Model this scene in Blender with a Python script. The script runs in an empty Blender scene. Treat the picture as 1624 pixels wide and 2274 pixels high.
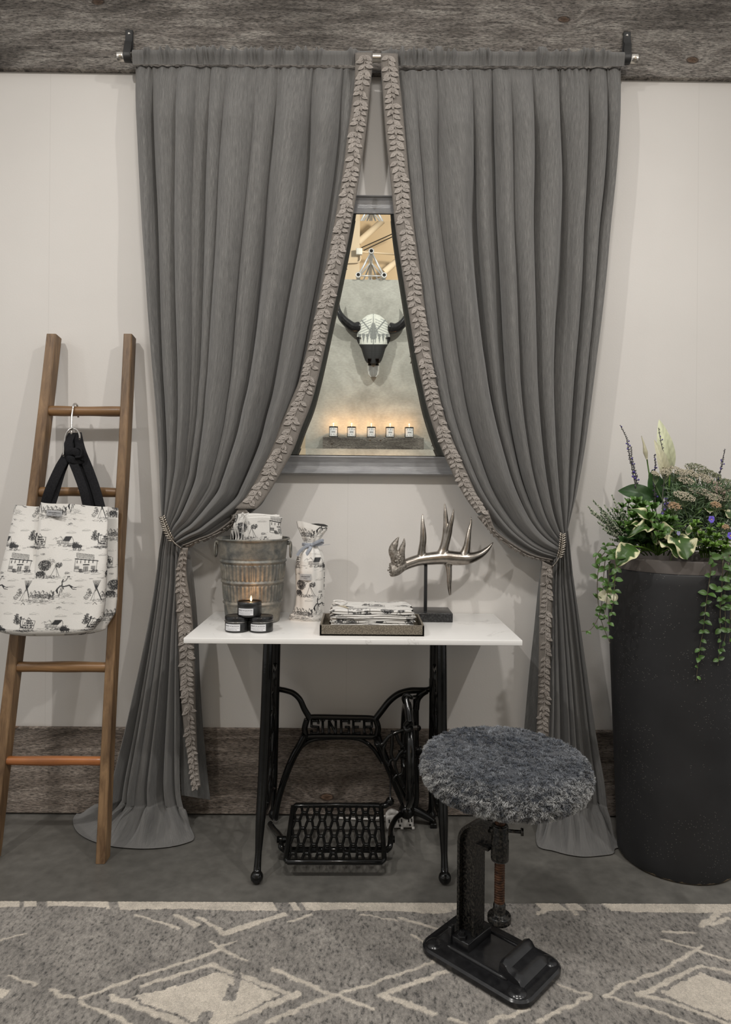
import bpy, math, random
import numpy as np
from mathutils import Vector, Matrix
R = random.Random(7)
rng = np.random.default_rng(11)
S = bpy.context.scene
PI = math.pi

# ------------------------------------------------------------------ camera
FPX, CAMY, CAMZ, HOR = 1516.0, -2.504, 1.186, 1090.0
YAW, ROLL = 0.0077, 0.0088
cF = np.array([math.sin(YAW), math.cos(YAW), 0.0])
cR0 = np.array([math.cos(YAW), -math.sin(YAW), 0.0])
cU0 = np.array([0.0, 0.0, 1.0])
cR = cR0 * math.cos(ROLL) + cU0 * math.sin(ROLL)
cU = cU0 * math.cos(ROLL) - cR0 * math.sin(ROLL)
cam_d = bpy.data.cameras.new('camera'); cam = bpy.data.objects.new('camera', cam_d)
S.collection.objects.link(cam); S.camera = cam
cam_d.sensor_fit = 'VERTICAL'; cam_d.sensor_height = 36.0; cam_d.lens = FPX / 2274.0 * 36.0
cam_d.shift_y = (HOR - 1137.0) / 2274.0
cam_d.clip_start = 0.05
M = Matrix.Identity(4)
for i in range(3):
    M[i][0] = cR[i]; M[i][1] = cU[i]; M[i][2] = -cF[i]
M[0][3], M[1][3], M[2][3] = 0.0, CAMY, CAMZ
cam.matrix_world = M

# ------------------------------------------------------------------ light and exposure
S.view_settings.view_transform = 'Standard'; S.view_settings.look = 'None'
S.view_settings.gamma = 1.0; S.view_settings.use_curve_mapping = False
S.view_settings.exposure = 0.0
W = bpy.data.worlds.new('hall_light'); S.world = W; W.use_nodes = True
W.node_tree.nodes['Background'].inputs[0].default_value = (0.95, 0.93, 0.90, 1)
W.node_tree.nodes['Background'].inputs[1].default_value = 0.62

def spot(name, loc, tgt, energy, size=70, blend=0.8, radius=0.05, col=(1, 0.93, 0.85)):
    d = bpy.data.lights.new(name, 'SPOT'); d.energy = energy; d.spot_size = math.radians(size)
    d.spot_blend = blend; d.shadow_soft_size = radius; d.color = col
    o = bpy.data.objects.new(name, d); S.collection.objects.link(o); o.location = loc
    o.rotation_euler = (Vector(tgt) - Vector(loc)).to_track_quat('-Z', 'Y').to_euler()
    return o
WARM = (1.0, 0.965, 0.92)
spot('track_or_fill_spot', (-1.62, -2.30, 3.35), (0.15, 0, 0.80), 108, 100, 1.0, 0.035, WARM)
spot('track_or_fill_spot', (1.62, -2.30, 3.35), (-0.15, 0, 0.80), 104, 100, 1.0, 0.035, WARM)
spot('track_or_fill_spot', (-3.5, -2.3, 3.25), (-0.5, 0, 1.0), 30, 75, 1.0, 0.05, WARM)
spot('track_or_fill_spot', (3.5, -2.3, 3.25), (0.5, 0, 1.0), 22, 75, 1.0, 0.05, WARM)
spot('track_or_fill_spot', (0.05, -2.35, 3.45), (0, -0.5, 0.7), 112, 100, 1.0, 0.12, WARM)
# unseen fill spots added to brighten the opposite display wall
spot('track_or_fill_spot', (-1.3, -1.6, 3.75), (0, -3.6, 2.1), 180, 75, 1.0, 0.06, (1, 0.97, 0.92))
spot('track_or_fill_spot', (1.3, -1.6, 3.75), (0, -3.6, 2.1), 180, 75, 1.0, 0.06, (1, 0.97, 0.92))
spot('hall_fill', (2.2, -6.0, 5.4), (0, -9, 3.8), 700, 110, 1.0, 0.3, (1, 0.90, 0.76))  # added fill, no fixture known: brightens the tan hall wall in the mirror

# ------------------------------------------------------------------ pixel helpers
def ray(px, py):
    u = (np.asarray(px, float) - 812.0) / FPX; v = (HOR - np.asarray(py, float)) / FPX
    return cF + u[..., None] * cR + v[..., None] * cU
C0 = np.array([0.0, CAMY, CAMZ])
def P(px, py, y):                       # the point of a sight line at depth y
    d = ray(px, py); y = np.asarray(y, float)
    t = (y - CAMY) / d[..., 1]
    return C0 + d * t[..., None]
def PZ(px, py, z):                      # ... at height z
    d = ray(px, py); t = (np.asarray(z, float) - CAMZ) / d[..., 2]
    return C0 + d * t[..., None]
def V3(a): return np.array(a, float)
def interp(tab, y):                     # piecewise smooth table (rows: key, values...)
    tab = np.array(tab, float); y = np.asarray(y, float)
    return [np.interp(y, tab[:, 0], tab[:, k]) for k in range(1, tab.shape[1])]
def spline(pts, n):                     # catmull-rom through points, n samples, even in arc length
    p = np.array(pts, float); q = np.vstack([2 * p[0] - p[1], p, 2 * p[-1] - p[-2]])
    out = []
    for i in range(len(p) - 1):
        a, b, c, d = q[i], q[i + 1], q[i + 2], q[i + 3]
        for t in np.linspace(0, 1, 24, endpoint=False):
            out.append(0.5 * ((2 * b) + (-a + c) * t + (2 * a - 5 * b + 4 * c - d) * t * t + (-a + 3 * b - 3 * c + d) * t ** 3))
    out.append(p[-1]); out = np.array(out)
    s = np.r_[0, np.cumsum(np.linalg.norm(np.diff(out, axis=0), axis=1))]
    ss = np.linspace(0, s[-1], n)
    return np.stack([np.interp(ss, s, out[:, k]) for k in range(out.shape[1])], 1)
def smooth(a, b, x):
    t = np.clip((np.asarray(x, float) - a) / (b - a), 0, 1); return t * t * (3 - 2 * t)

# ------------------------------------------------------------------ objects
ORG = {}
def put(o): S.collection.objects.link(o); return o
def thing(name, label, cat, loc=(0, 0, 0), group=None, rot=None):
    o = put(bpy.data.objects.new(name, None)); o.location = loc; o.empty_display_size = 0.05
    if rot is not None: o.rotation_euler = rot
    ORG[o.name] = V3(loc); tag(o, label, cat, group); return o
def tag(o, label, cat, group=None, kind=None):
    if label: o['label'] = label
    if cat: o['category'] = cat
    if group: o['group'] = group
    if kind: o['kind'] = kind
    return o
def copy_tree(o, parent=None):
    c = o.copy(); S.collection.objects.link(c)
    if parent is not None: c.parent = parent
    for ch in list(o.children): copy_tree(ch, c)
    return c

class MB:
    def __init__(s): s.v = []; s.f = []; s.n = 0; s.a = {}; s.st = []
    def add(s, v, f, col=None, st=None):
        v = np.asarray(v, float).reshape(-1, 3); k = len(v)
        s.v.append(v); s.f.extend([tuple(int(i) + s.n for i in q) for q in f]); s.n += k
        s.a.setdefault('c', []).append(np.ones((k, 3)) if col is None else np.broadcast_to(np.asarray(col, float), (k, 3)))
        s.st.append(np.zeros((k, 2)) if st is None else np.asarray(st, float).reshape(-1, 2))
        return s
    def grid(s, G, cu=False, cv=False, col=None, st=None, flip=False):
        G = np.asarray(G, float); nu, nv = G.shape[:2]
        I = np.arange(nu * nv).reshape(nu, nv)
        A = np.vstack([I, I[:1]]) if cu else I
        A = np.hstack([A, A[:, :1]]) if cv else A
        q = np.stack([A[:-1, :-1], A[1:, :-1], A[1:, 1:], A[:-1, 1:]], -1).reshape(-1, 4)
        if flip: q = q[:, ::-1]
        if col is not None: col = np.asarray(col, float); col = col.reshape(-1, 3) if col.ndim > 1 else col
        return s.add(G.reshape(-1, 3), q.tolist(), col, None if st is None else np.asarray(st).reshape(-1, 2))
    def box(s, a, b, bev=0.0, col=None, R3=None, o=None):
        a = V3(a); b = V3(b); lo = np.minimum(a, b); hi = np.maximum(a, b)
        if bev <= 0:
            v = [[(lo, hi)[i][0], (lo, hi)[j][1], (lo, hi)[k][2]] for i in (0, 1) for j in (0, 1) for k in (0, 1)]
            f = [(0, 1, 3, 2), (4, 6, 7, 5), (0, 4, 5, 1), (2, 3, 7, 6), (0, 2, 6, 4), (1, 5, 7, 3)]
            v = np.array(v)
        else:
            bm = __import__('bmesh').new(); bmesh = __import__('bmesh')
            bmesh.ops.create_cube(bm, size=1.0)
            for w in bm.verts: w.co = Vector([(lo[i] + hi[i]) / 2 + w.co[i] * (hi[i] - lo[i]) for i in range(3)])
            bmesh.ops.bevel(bm, geom=bm.edges[:], offset=min(bev, 0.49 * min(hi - lo)), segments=2, affect='EDGES', profile=0.5)
            bm.verts.index_update(); v = np.array([w.co[:] for w in bm.verts]); f = [[w.index for w in q.verts] for q in bm.faces]; bm.free()
        if R3 is not None:
            o = (lo + hi) / 2 if o is None else V3(o); v = (v - o) @ np.asarray(R3).T + o
        return s.add(v, f, col)
    def tube(s, pts, r, n=10, closed=False, flat=None, side=None, col=None, caps=True):
        p = np.array(pts, float); m = len(p); r = np.broadcast_to(np.asarray(r, float), (m,))
        if closed: t = np.roll(p, -1, 0) - np.roll(p, 1, 0)
        else: t = np.gradient(p, axis=0)
        t /= np.linalg.norm(t, axis=1)[:, None] + 1e-12
        if side is None:
            a = np.array([0, 0, 1.0]) if abs(t[0][2]) < 0.9 else np.array([1.0, 0, 0])
            N = []; nrm = np.cross(t[0], a)
            for i in range(m):
                nrm = nrm - t[i] * nrm.dot(t[i]); nrm /= np.linalg.norm(nrm) + 1e-12; N.append(nrm)
            N = np.array(N)
        else:
            N = np.broadcast_to(V3(side), (m, 3)).copy(); N -= t * (N * t).sum(1)[:, None]; N /= np.linalg.norm(N, axis=1)[:, None] + 1e-9
        B = np.cross(t, N); fl = 1.0 if flat is None else flat
        an = np.linspace(0, 2 * PI, n, endpoint=False)
        if flat is not None: ca = np.sign(np.cos(an)) * np.abs(np.cos(an)) ** 0.7; sa = np.sign(np.sin(an)) * np.abs(np.sin(an)) ** 0.7
        else: ca = np.cos(an); sa = np.sin(an)
        G = p[:, None] + r[:, None, None] * (N[:, None] * ca[None, :, None] + B[:, None] * sa[None, :, None] * fl)
        L = np.r_[0, np.cumsum(np.linalg.norm(np.diff(p, axis=0), axis=1))]
        st = np.stack([np.broadcast_to(an * 0.01, (m, n)), np.broadcast_to(L[:, None], (m, n))], -1)
        b = s.n; s.grid(G, cu=closed, cv=True, st=st, col=col)
        if caps and not closed:
            s.f.append(tuple(range(b + n - 1, b - 1, -1))); s.f.append(tuple(range(b + (m - 1) * n, b + m * n)))
        return s
    def lathe(s, prof, n=48, c=(0, 0, 0), cap=True, col=None, mod=None):
        prof = np.array(prof, float); an = np.linspace(0, 2 * PI, n, endpoint=False)
        r = prof[:, 0][:, None] * np.ones(n)[None]
        if mod is not None: r = r * mod(an[None, :], prof[:, 1][:, None])
        G = np.stack([c[0] + r * np.cos(an), c[1] + r * np.sin(an), c[2] + prof[:, 1][:, None] * np.ones(n)], -1)
        L = np.r_[0, np.cumsum(np.linalg.norm(np.diff(prof, axis=0), axis=1))]
        st = np.stack([an[None] * np.maximum(prof[:, 0].max(), 1e-4) * np.ones((len(prof), 1)), L[:, None] * np.ones(n)], -1)
        s.grid(G, cv=True, col=col, st=st, flip=True)
        if cap:
            b = s.n - len(prof) * n
            if prof[0, 0] > 1e-5: s.f.append(tuple(range(b, b + n)))
            if prof[-1, 0] > 1e-5: s.f.append(tuple(range(s.n - 1, s.n - n - 1, -1)))
        return s
    def ball(s, c, r, n=12, col=None):
        r3 = np.broadcast_to(np.asarray(r, float), (3,)); u = np.linspace(0, PI, n // 2 + 1)
        an = np.linspace(0, 2 * PI, n, endpoint=False)
        G = np.stack([np.sin(u)[:, None] * np.cos(an) * r3[0] + c[0], np.sin(u)[:, None] * np.sin(an) * r3[1] + c[1], np.cos(u)[:, None] * np.ones(n) * r3[2] + c[2]], -1)
        return s.grid(G, cv=True, col=col)
    def build(s, name, m, parent=None, org=None, smooth=True, sharp=None, label=None, world=True):
        v = np.vstack(s.v) if s.v else np.zeros((0, 3))
        o3 = V3((0, 0, 0))
        if parent is not None and world: o3 = ORG[parent.name]
        if org is not None: o3 = V3(org)
        me = bpy.data.meshes.new(name)
        me.from_pydata((v - o3).tolist(), [], s.f)
        ca = me.attributes.new('tint', 'FLOAT_COLOR', 'POINT')
        ca.data.foreach_set('color', np.hstack([np.vstack(s.a['c']), np.ones((len(v), 1))]).astype(np.float32).ravel())
        sa = me.attributes.new('st', 'FLOAT2', 'POINT')
        sa.data.foreach_set('vector', np.vstack(s.st).astype(np.float32).ravel())
        if smooth: me.polygons.foreach_set('use_smooth', np.ones(len(me.polygons), bool))
        me.update()
        if sharp is not None:
            try: me.set_sharp_from_angle(angle=math.radians(sharp))
            except Exception: pass
        if m is not None: me.materials.append(m)
        o = put(bpy.data.objects.new(name, me))
        if parent is not None:
            o.parent = parent; ORG[o.name] = o3
        else:
            o.location = o3; ORG[o.name] = o3
        if label: o['label'] = label
        return o

# ------------------------------------------------------------------ materials
class NT:
    def __init__(s, name):
        s.m = bpy.data.materials.new(name); s.m.use_nodes = True; s.t = s.m.node_tree
        s.b = s.t.nodes['Principled BSDF']
    def n(s, k, **kw):
        o = s.t.nodes.new(k)
        for a, b in kw.items():
            if a.startswith('i_'):
                key = a[2:]; key = int(key) if key.isdigit() else key
                o.inputs[key].default_value = b
            else: setattr(o, a, b)
        return o
    def l(s, a, b): s.t.links.new(a, b)
    def coord(s, scale=(1, 1, 1), kind='Object', attr=None, rot=(0, 0, 0)):
        mp = s.n('ShaderNodeMapping'); mp.inputs['Scale'].default_value = scale; mp.inputs['Rotation'].default_value = rot
        if attr: a = s.n('ShaderNodeAttribute', attribute_name=attr); s.l(a.outputs['Vector'], mp.inputs['Vector'])
        else: a = s.n('ShaderNodeTexCoord'); s.l(a.outputs[kind], mp.inputs['Vector'])
        return mp.outputs[0]
    def noise(s, vec, scale=5, detail=4, rough=0.55, dist=0.0):
        o = s.n('ShaderNodeTexNoise'); o.inputs['Scale'].default_value = scale; o.inputs['Detail'].default_value = detail
        o.inputs['Roughness'].default_value = rough; o.inputs['Distortion'].default_value = dist
        if vec is not None: s.l(vec, o.inputs['Vector'])
        return o.outputs['Fac']
    def ramp(s, fac, stops):
        o = s.n('ShaderNodeValToRGB'); e = o.color_ramp.elements
        while len(e) < len(stops): e.new(0.5)
        for k, (p, c) in enumerate(stops):
            e[k].position = p; e[k].color = tuple(c) + (1,) if len(c) == 3 else c
        s.l(fac, o.inputs[0]); return o.outputs[0]
    def mix(s, fac, a, b, mode='MIX'):
        o = s.n('ShaderNodeMix', data_type='RGBA', blend_type=mode)
        for idx, x in ((0, fac), (6, a), (7, b)):
            if hasattr(x, 'is_linked') or hasattr(x, 'links'): s.l(x, o.inputs[idx])
            else: o.inputs[idx].default_value = x if idx == 0 else (tuple(x) + (1,))[:4]
        return o.outputs[2]
    def math(s, op, a, b=0.0, c=None):
        o = s.n('ShaderNodeMath', operation=op)
        for k, x in enumerate((a, b) if c is None else (a, b, c)):
            if hasattr(x, 'links'): s.l(x, o.inputs[k])
            else: o.inputs[k].default_value = x
        return o.outputs[0]
    def bump(s, h, strength=0.3, dist=0.002, prev=None):
        o = s.n('ShaderNodeBump'); o.inputs['Strength'].default_value = strength; o.inputs['Distance'].default_value = dist
        s.l(h, o.inputs['Height'])
        if prev is not None: s.l(prev, o.inputs['Normal'])
        s.l(o.outputs[0], s.b.inputs['Normal']); return o.outputs[0]
    def set(s, color=None, rough=None, metal=None, **kw):
        for k, x in (('Base Color', color), ('Roughness', rough), ('Metallic', metal)):
            if x is None: continue
            if hasattr(x, 'links'): s.l(x, s.b.inputs[k])
            else: s.b.inputs[k].default_value = (tuple(x) + (1,))[:4] if k == 'Base Color' else x
        for k, x in kw.items():
            if k in s.b.inputs: s.b.inputs[k].default_value = x
        return s
def noisy(name, c1, c2, scale=8, rough=0.6, metal=0.0, stretch=(1, 1, 1), bump=0.0, bscale=None, bdist=0.002, detail=5, lo=0.35, hi=0.65, attr=None, **kw):
    n = NT(name); v = n.coord(stretch, attr=attr); f = n.noise(v, scale, detail)
    n.set(n.ramp(f, [(lo, c1), (hi, c2)]), rough, metal, **kw)
    if bump: n.bump(n.noise(v, bscale or scale * 4, 4), bump, bdist)
    return n.m
def tinted(name, rough=0.6, nz=0.12, scale=60, bump=0.0, metal=0, bscale=200, bdist=0.001, **kw):   # per-vertex own colour times a little noise
    n = NT(name); a = n.n('ShaderNodeAttribute', attribute_name='tint'); v = n.coord()
    f = n.noise(v, scale, 3); g = n.ramp(f, [(0.3, (1 - nz,) * 3), (0.7, (1 + nz,) * 3)])
    n.set(n.mix(1.0, a.outputs['Color'], g, 'MULTIPLY'), rough, metal, **kw)
    if bump: n.bump(n.noise(v, bscale, 3), bump, bdist)
    return n.m

MT = {}
MT['leaftrim'] = tinted('stitched_leaf_cloth', 0.7, 0.12, 200, 0.35, bscale=800, bdist=0.0005)
# painted wall
n = NT('wall_paint'); v = n.coord()
sx_ = n.n('ShaderNodeSeparateXYZ'); n.l(v, sx_.inputs[0])
seam = n.math('MINIMUM', n.math('MINIMUM', n.math('ABSOLUTE', n.math('SUBTRACT', sx_.outputs[0], -1.145)), n.math('ABSOLUTE', n.math('SUBTRACT', sx_.outputs[0], 1.235))), n.math('ABSOLUTE', n.math('SUBTRACT', sx_.outputs[0], -0.045)))
c = n.ramp(n.noise(v, 1.3, 3), [(0.3, (0.615, 0.59, 0.56)), (0.7, (0.665, 0.64, 0.61))])
c = n.mix(n.math('MULTIPLY', n.math('LESS_THAN', seam, 0.0011), 0.22), c, (0.40, 0.38, 0.35))
n.set(c, 0.62); b1 = n.bump(n.noise(n.coord((1, 1, 1)), 160, 3), 0.22, 0.0012)
n.bump(n.noise(v, 9, 2, 0.5), 0.25, 0.004, b1); MT['wall'] = n.m
n = NT('concrete'); v = n.coord()
c1 = n.ramp(n.noise(v, 1.7, 6, 0.6, 0.4), [(0.25, (0.085, 0.081, 0.072)), (0.5, (0.130, 0.125, 0.113)), (0.75, (0.205, 0.196, 0.177))])
c2 = n.ramp(n.noise(v, 26, 5), [(0.3, (0.8,) * 3), (0.7, (1.15,) * 3)])
n.set(n.mix(1, c1, c2, 'MULTIPLY'), n.math('MULTIPLY_ADD', n.noise(v, 5, 5), 0.35, 0.16)); n.bump(n.noise(v, 70, 3), 0.05, 0.001)
MT['floor'] = n.m
# weathered board: horizontal grain, saw fuzz, knots
def weathered(name, dark, mid, light, knots=1.6, gs=1.0, seed=0.0):
    n = NT(name); v = n.coord((1, 1, 1)); vg = n.coord((3.2 * gs, 3.2 * gs, 26 * gs)); vf = n.coord((26, 26, 150))
    vv = n.n('ShaderNodeVectorMath', operation='ADD'); vv.inputs[1].default_value = (seed, seed * 0.7, seed * 1.3); n.l(vg, vv.inputs[0])
    vk = n.coord((1.0, 0.001, 1.9), rot=(PI / 2, 0, 0)); vo = n.n('ShaderNodeTexVoronoi', feature='F1', voronoi_dimensions='2D'); vo.inputs['Scale'].default_value = knots
    ad = n.n('ShaderNodeVectorMath', operation='ADD'); ad.inputs[1].default_value = (seed, seed * 2.1, 0); n.l(vk, ad.inputs[0]); n.l(ad.outputs[0], vo.inputs['Vector'])
    d = vo.outputs['Distance']
    pull = n.math('MULTIPLY', n.math('POWER', n.math('SUBTRACT', 1.0, n.math('MINIMUM', n.math('MULTIPLY', d, 3.0), 1.0)), 2.0), 2.4)
    mv = n.n('ShaderNodeCombineXYZ'); n.l(pull, mv.inputs[2])
    a2 = n.n('ShaderNodeVectorMath', operation='ADD'); n.l(vv.outputs[0], a2.inputs[0]); n.l(mv.outputs[0], a2.inputs[1])
    g = n.noise(a2.outputs[0], 1.6, 8, 0.62, 0.6)
    f = n.noise(vf, 2.2, 5, 0.7, 0.5)
    base = n.ramp(g, [(0.28, dark), (0.46, mid), (0.62, light), (0.8, mid)])
    fz = n.ramp(f, [(0.38, (0.34,) * 3), (0.47, (0.90,) * 3), (0.60, (1.55,) * 3)])
    big = n.ramp(n.noise(n.coord((1.1, 1.1, 2.2)), 1.9, 4), [(0.33, (0.55, 0.54, 0.53)), (0.55, (1.05,) * 3)])
    c = n.mix(1, n.mix(1, base, fz, 'MULTIPLY'), big, 'MULTIPLY')
    kn = n.ramp(d, [(0.0, (0.30, 0.17, 0.10)), (0.028, (0.75, 0.55, 0.42)), (0.036, (0.25, 0.20, 0.17)), (0.045, (1, 1, 1))])
    c = n.mix(1, c, kn, 'MULTIPLY')
    n.set(c, 0.85); b = n.bump(f, 1.0, 0.006); n.bump(g, 0.7, 0.008, b)
    return n.m
MT['plank'] = weathered('weathered_board', (0.10, 0.088, 0.076), (0.19, 0.17, 0.152), (0.33, 0.305, 0.275), 1.7, 1.0, 3.1)
MT['base'] = weathered('weathered_skirting', (0.095, 0.074, 0.057), (0.20, 0.163, 0.134), (0.32, 0.27, 0.23), 1.5, 0.8, 8.3)
MT['shelfwood'] = weathered('shelf_board', (0.10, 0.085, 0.07), (0.17, 0.15, 0.13), (0.24, 0.22, 0.19), 4.0, 1.3, 5.0)
def timber(name, dark, light, axis=(14, 14, 1.2), rough=0.5, bump=0.3):
    n = NT(name); v = n.coord(axis); f = n.noise(v, 3.0, 8, 0.65, 0.7); g = n.noise(n.coord((2, 2, 2)), 2.0, 3)
    c = n.mix(1, n.ramp(f, [(0.3, dark), (0.7, light)]), n.ramp(g, [(0.3, (0.7,) * 3), (0.7, (1.2,) * 3)]), 'MULTIPLY')
    n.set(c, rough); n.bump(f, bump, 0.002); return n.m
MT['rail'] = timber('stained_rail_wood', (0.085, 0.045, 0.020), (0.27, 0.165, 0.082))
MT['rung'] = timber('rung_wood', (0.10, 0.052, 0.022), (0.30, 0.165, 0.070), (1.2, 14, 14), 0.38)
MT['rung2'] = timber('orange_rung_wood', (0.25, 0.085, 0.025), (0.45, 0.17, 0.055), (1.2, 14, 14), 0.28, 0.15)
# curtain cloth: heathered grey with thread streaks along the drop
def cloth(name, c1, c2, c3, rough=0.8):
    n = NT(name); v = n.coord((900, 28, 1), attr='st'); v2 = n.coord((260, 900, 1), attr='st'); v3 = n.coord((150, 5, 1), attr='st')
    f = n.noise(v, 1.0, 3, 0.6); w = n.noise(v2, 1.0, 2); h = n.noise(v3, 1.0, 3, 0.7)
    c = n.ramp(f, [(0.28, c1), (0.5, c2), (0.72, c3)])
    c = n.mix(1, c, n.ramp(h, [(0.3, (0.82,) * 3), (0.7, (1.16,) * 3)]), 'MULTIPLY')
    c = n.mix(1, c, n.ramp(w, [(0.3, (0.88,) * 3), (0.7, (1.1,) * 3)]), 'MULTIPLY')
    n.set(c, rough); n.b.inputs['Sheen Weight'].default_value = 0.25; n.b.inputs['Sheen Roughness'].default_value = 0.5
    n.b.inputs['Specular IOR Level'].default_value = 0.25
    n.bump(f, 0.35, 0.0008); return n.m
MT['curtain'] = cloth('heathered_grey_cloth', (0.090, 0.088, 0.085), (0.136, 0.133, 0.128), (0.200, 0.193, 0.184))
MT['lining'] = cloth('grey_lining_cloth', (0.085, 0.084, 0.082), (0.115, 0.114, 0.110), (0.15, 0.148, 0.143))
MT['band'] = noisy('trim_band_cloth', (0.155, 0.138, 0.122), (0.205, 0.184, 0.163), 300, 0.85, bump=0.4, bscale=900, bdist=0.0006)

MT['nickel'] = noisy('brushed_nickel', (0.55, 0.52, 0.47), (0.66, 0.62, 0.57), 40, 0.28, 1.0, (1, 30, 30), 0.05)
MT['leather'] = noisy('black_leather', (0.012, 0.012, 0.012), (0.02, 0.02, 0.02), 60, 0.5, bump=0.2, bscale=400, bdist=0.0005)
MT['steel'] = noisy('bright_steel', (0.5, 0.48, 0.46), (0.62, 0.6, 0.57), 40, 0.25, 1.0)
MT['pewter'] = noisy('aged_pewter', (0.24, 0.215, 0.185), (0.42, 0.385, 0.34), 60, 0.33, 1.0, bump=0.3, bscale=240, bdist=0.001)
MT['frame'] = noisy('silver_grey_frame', (0.24, 0.24, 0.245), (0.33, 0.33, 0.335), 14, 0.30, 0.0, (1, 4, 4), 0.35, 60, 0.0015, hi=0.7)
n = NT('mirror_glass'); n.set((0.86, 0.88, 0.85), 0.0, 1.0); MT['mirror'] = n.m
MT['iron'] = noisy('black_enamelled_iron', (0.0035, 0.0035, 0.0035), (0.006, 0.006, 0.0055), 50, 0.13, 0.0, bump=0.25, bscale=60, bdist=0.001, **{'Specular IOR Level': 0.36})
n = NT('hammered_black'); v = n.coord(); f = n.noise(v, 170, 3, 0.6)
n.set(n.ramp(f, [(0.45, (0.008, 0.008, 0.008)), (0.66, (0.060, 0.054, 0.046))]), n.ramp(f, [(0.35, (0.18,) * 3), (0.7, (0.42,) * 3)]), 0.35); n.bump(f, 0.35, 0.0012); MT['hammer'] = n.m
MT['gloss'] = noisy('glossy_black_paint', (0.008, 0.008, 0.009), (0.016, 0.016, 0.017), 40, 0.2, 0.0, bump=0.25, bscale=120, bdist=0.001)
MT['rust'] = noisy('rusty_screw_steel', (0.035, 0.017, 0.010), (0.115, 0.05, 0.024), 90, 0.6, 0.5, bump=0.4, bscale=300, bdist=0.001)
# quartz slab
n = NT('white_quartz'); v = n.coord(); w = n.noise(v, 3.2, 7, 0.6, 1.2)
ve = n.math('ABSOLUTE', n.math('SUBTRACT', w, 0.5)); mk = n.noise(n.coord((1, 1, 1)), 7.0, 3)
vein = n.ramp(ve, [(0.0, (0.52, 0.50, 0.48)), (0.006, (0.78, 0.76, 0.73)), (0.02, (0.80, 0.785, 0.76))])
n.set(n.mix(n.ramp(mk, [(0.5, (0, 0, 0)), (0.62, (1, 1, 1))]), (0.80, 0.785, 0.76), vein), 0.22); MT['quartz'] = n.m
# galvanised bucket
n = NT('galvanised_zinc'); v = n.coord(); f = n.noise(v, 16, 6, 0.65, 0.5); g = n.noise(v, 55, 4)
c = n.ramp(f, [(0.3, (0.085, 0.09, 0.092)), (0.44, (0.165, 0.165, 0.15)), (0.58, (0.27, 0.25, 0.21)), (0.75, (0.13, 0.12, 0.105))])
n.set(n.mix(1, c, n.ramp(g, [(0.3, (0.8,) * 3), (0.7, (1.2,) * 3)]), 'MULTIPLY'), 0.48, 0.4); n.bump(g, 0.15, 0.001); MT['zinc'] = n.m
# toile cloth: own colour from the printed ink
n = NT('printed_toile_cotton'); a = n.n('ShaderNodeAttribute', attribute_name='tint'); v = n.coord()
n.set(n.mix(1, a.outputs['Color'], n.ramp(n.noise(v, 500, 2), [(0.3, (0.94,) * 3), (0.7, (1.05,) * 3)]), 'MULTIPLY'), 0.6); n.bump(n.noise(v, 14, 3), 0.25, 0.006); MT['toile'] = n.m
MT['webbing'] = noisy('black_webbing', (0.008, 0.008, 0.009), (0.016, 0.016, 0.018), 300, 0.8, bump=0.5, bscale=700, bdist=0.0008, **{'Specular IOR Level': .12})
MT['tagcloth'] = noisy('grey_tag_cloth', (0.33, 0.335, 0.34), (0.42, 0.42, 0.43), 200, 0.6)
MT['ink'] = noisy('dark_ink', (0.02, 0.02, 0.022), (0.03, 0.03, 0.032), 50, 0.7)
MT['whitecord'] = noisy('white_cord', (0.6, 0.58, 0.55), (0.72, 0.70, 0.67), 200, 0.8)
MT['ribbon'] = noisy('blue_grey_ribbon', (0.24, 0.265, 0.31), (0.30, 0.325, 0.37), 200, 0.45)
# shagreen tray
n = NT('shagreen_leather'); v = n.coord(); vo = n.n('ShaderNodeTexVoronoi', feature='F1'); vo.inputs['Scale'].default_value = 420; n.l(v, vo.inputs['Vector'])
n.set(n.ramp(vo.outputs['Distance'], [(0.15, (0.30, 0.26, 0.20)), (0.55, (0.105, 0.088, 0.066))]), 0.42); n.bump(vo.outputs['Distance'], -0.4, 0.001); MT['shagreen'] = n.m
MT['granite'] = noisy('black_granite', (0.012, 0.012, 0.013), (0.055, 0.055, 0.056), 160, 0.25, lo=0.45, hi=0.75)
n = NT('antique_silver'); v = n.coord((6, 6, 6)); f = n.noise(v, 4, 6, 0.6, 0.8); g = n.noise(n.coord(), 110, 5, 0.7)
n.set(n.ramp(f, [(0.3, (0.20, 0.175, 0.15)), (0.7, (0.42, 0.385, 0.345))]), 0.27, 1.0); n.bump(g, 0.3, 0.0015); MT['silver'] = n.m
n = NT('rough_antique_silver'); f = n.noise(n.coord(), 110, 6, 0.7)
n.set(n.ramp(f, [(0.35, (0.14, 0.12, 0.10)), (0.65, (0.55, 0.51, 0.46))]), 0.3, 1.0); n.bump(f, 0.9, 0.004); MT['silver2'] = n.m
MT['tin'] = noisy('matte_black_tin', (0.012, 0.012, 0.012), (0.018, 0.018, 0.018), 60, 0.32)
MT['whitepaper'] = noisy('white_label_paper', (0.74, 0.74, 0.73), (0.80, 0.80, 0.79), 80, 0.6)
MT['paper'] = noisy('pale_label_paper', (0.66, 0.66, 0.68), (0.72, 0.72, 0.74), 80, 0.6)
n = NT('candle_wax'); n.set((0.75, 0.62, 0.48), 0.45); n.b.inputs['Subsurface Weight'].default_value = 0.3; n.b.inputs['Subsurface Radius'].default_value = (0.02, 0.01, 0.005); MT['wax'] = n.m
n = NT('candle_flame'); n.set((0, 0, 0), 1.0); n.b.inputs['Emission Color'].default_value = (1.0, 0.50, 0.16, 1); n.b.inputs['Emission Strength'].default_value = 16; MT['flame'] = n.m
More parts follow.
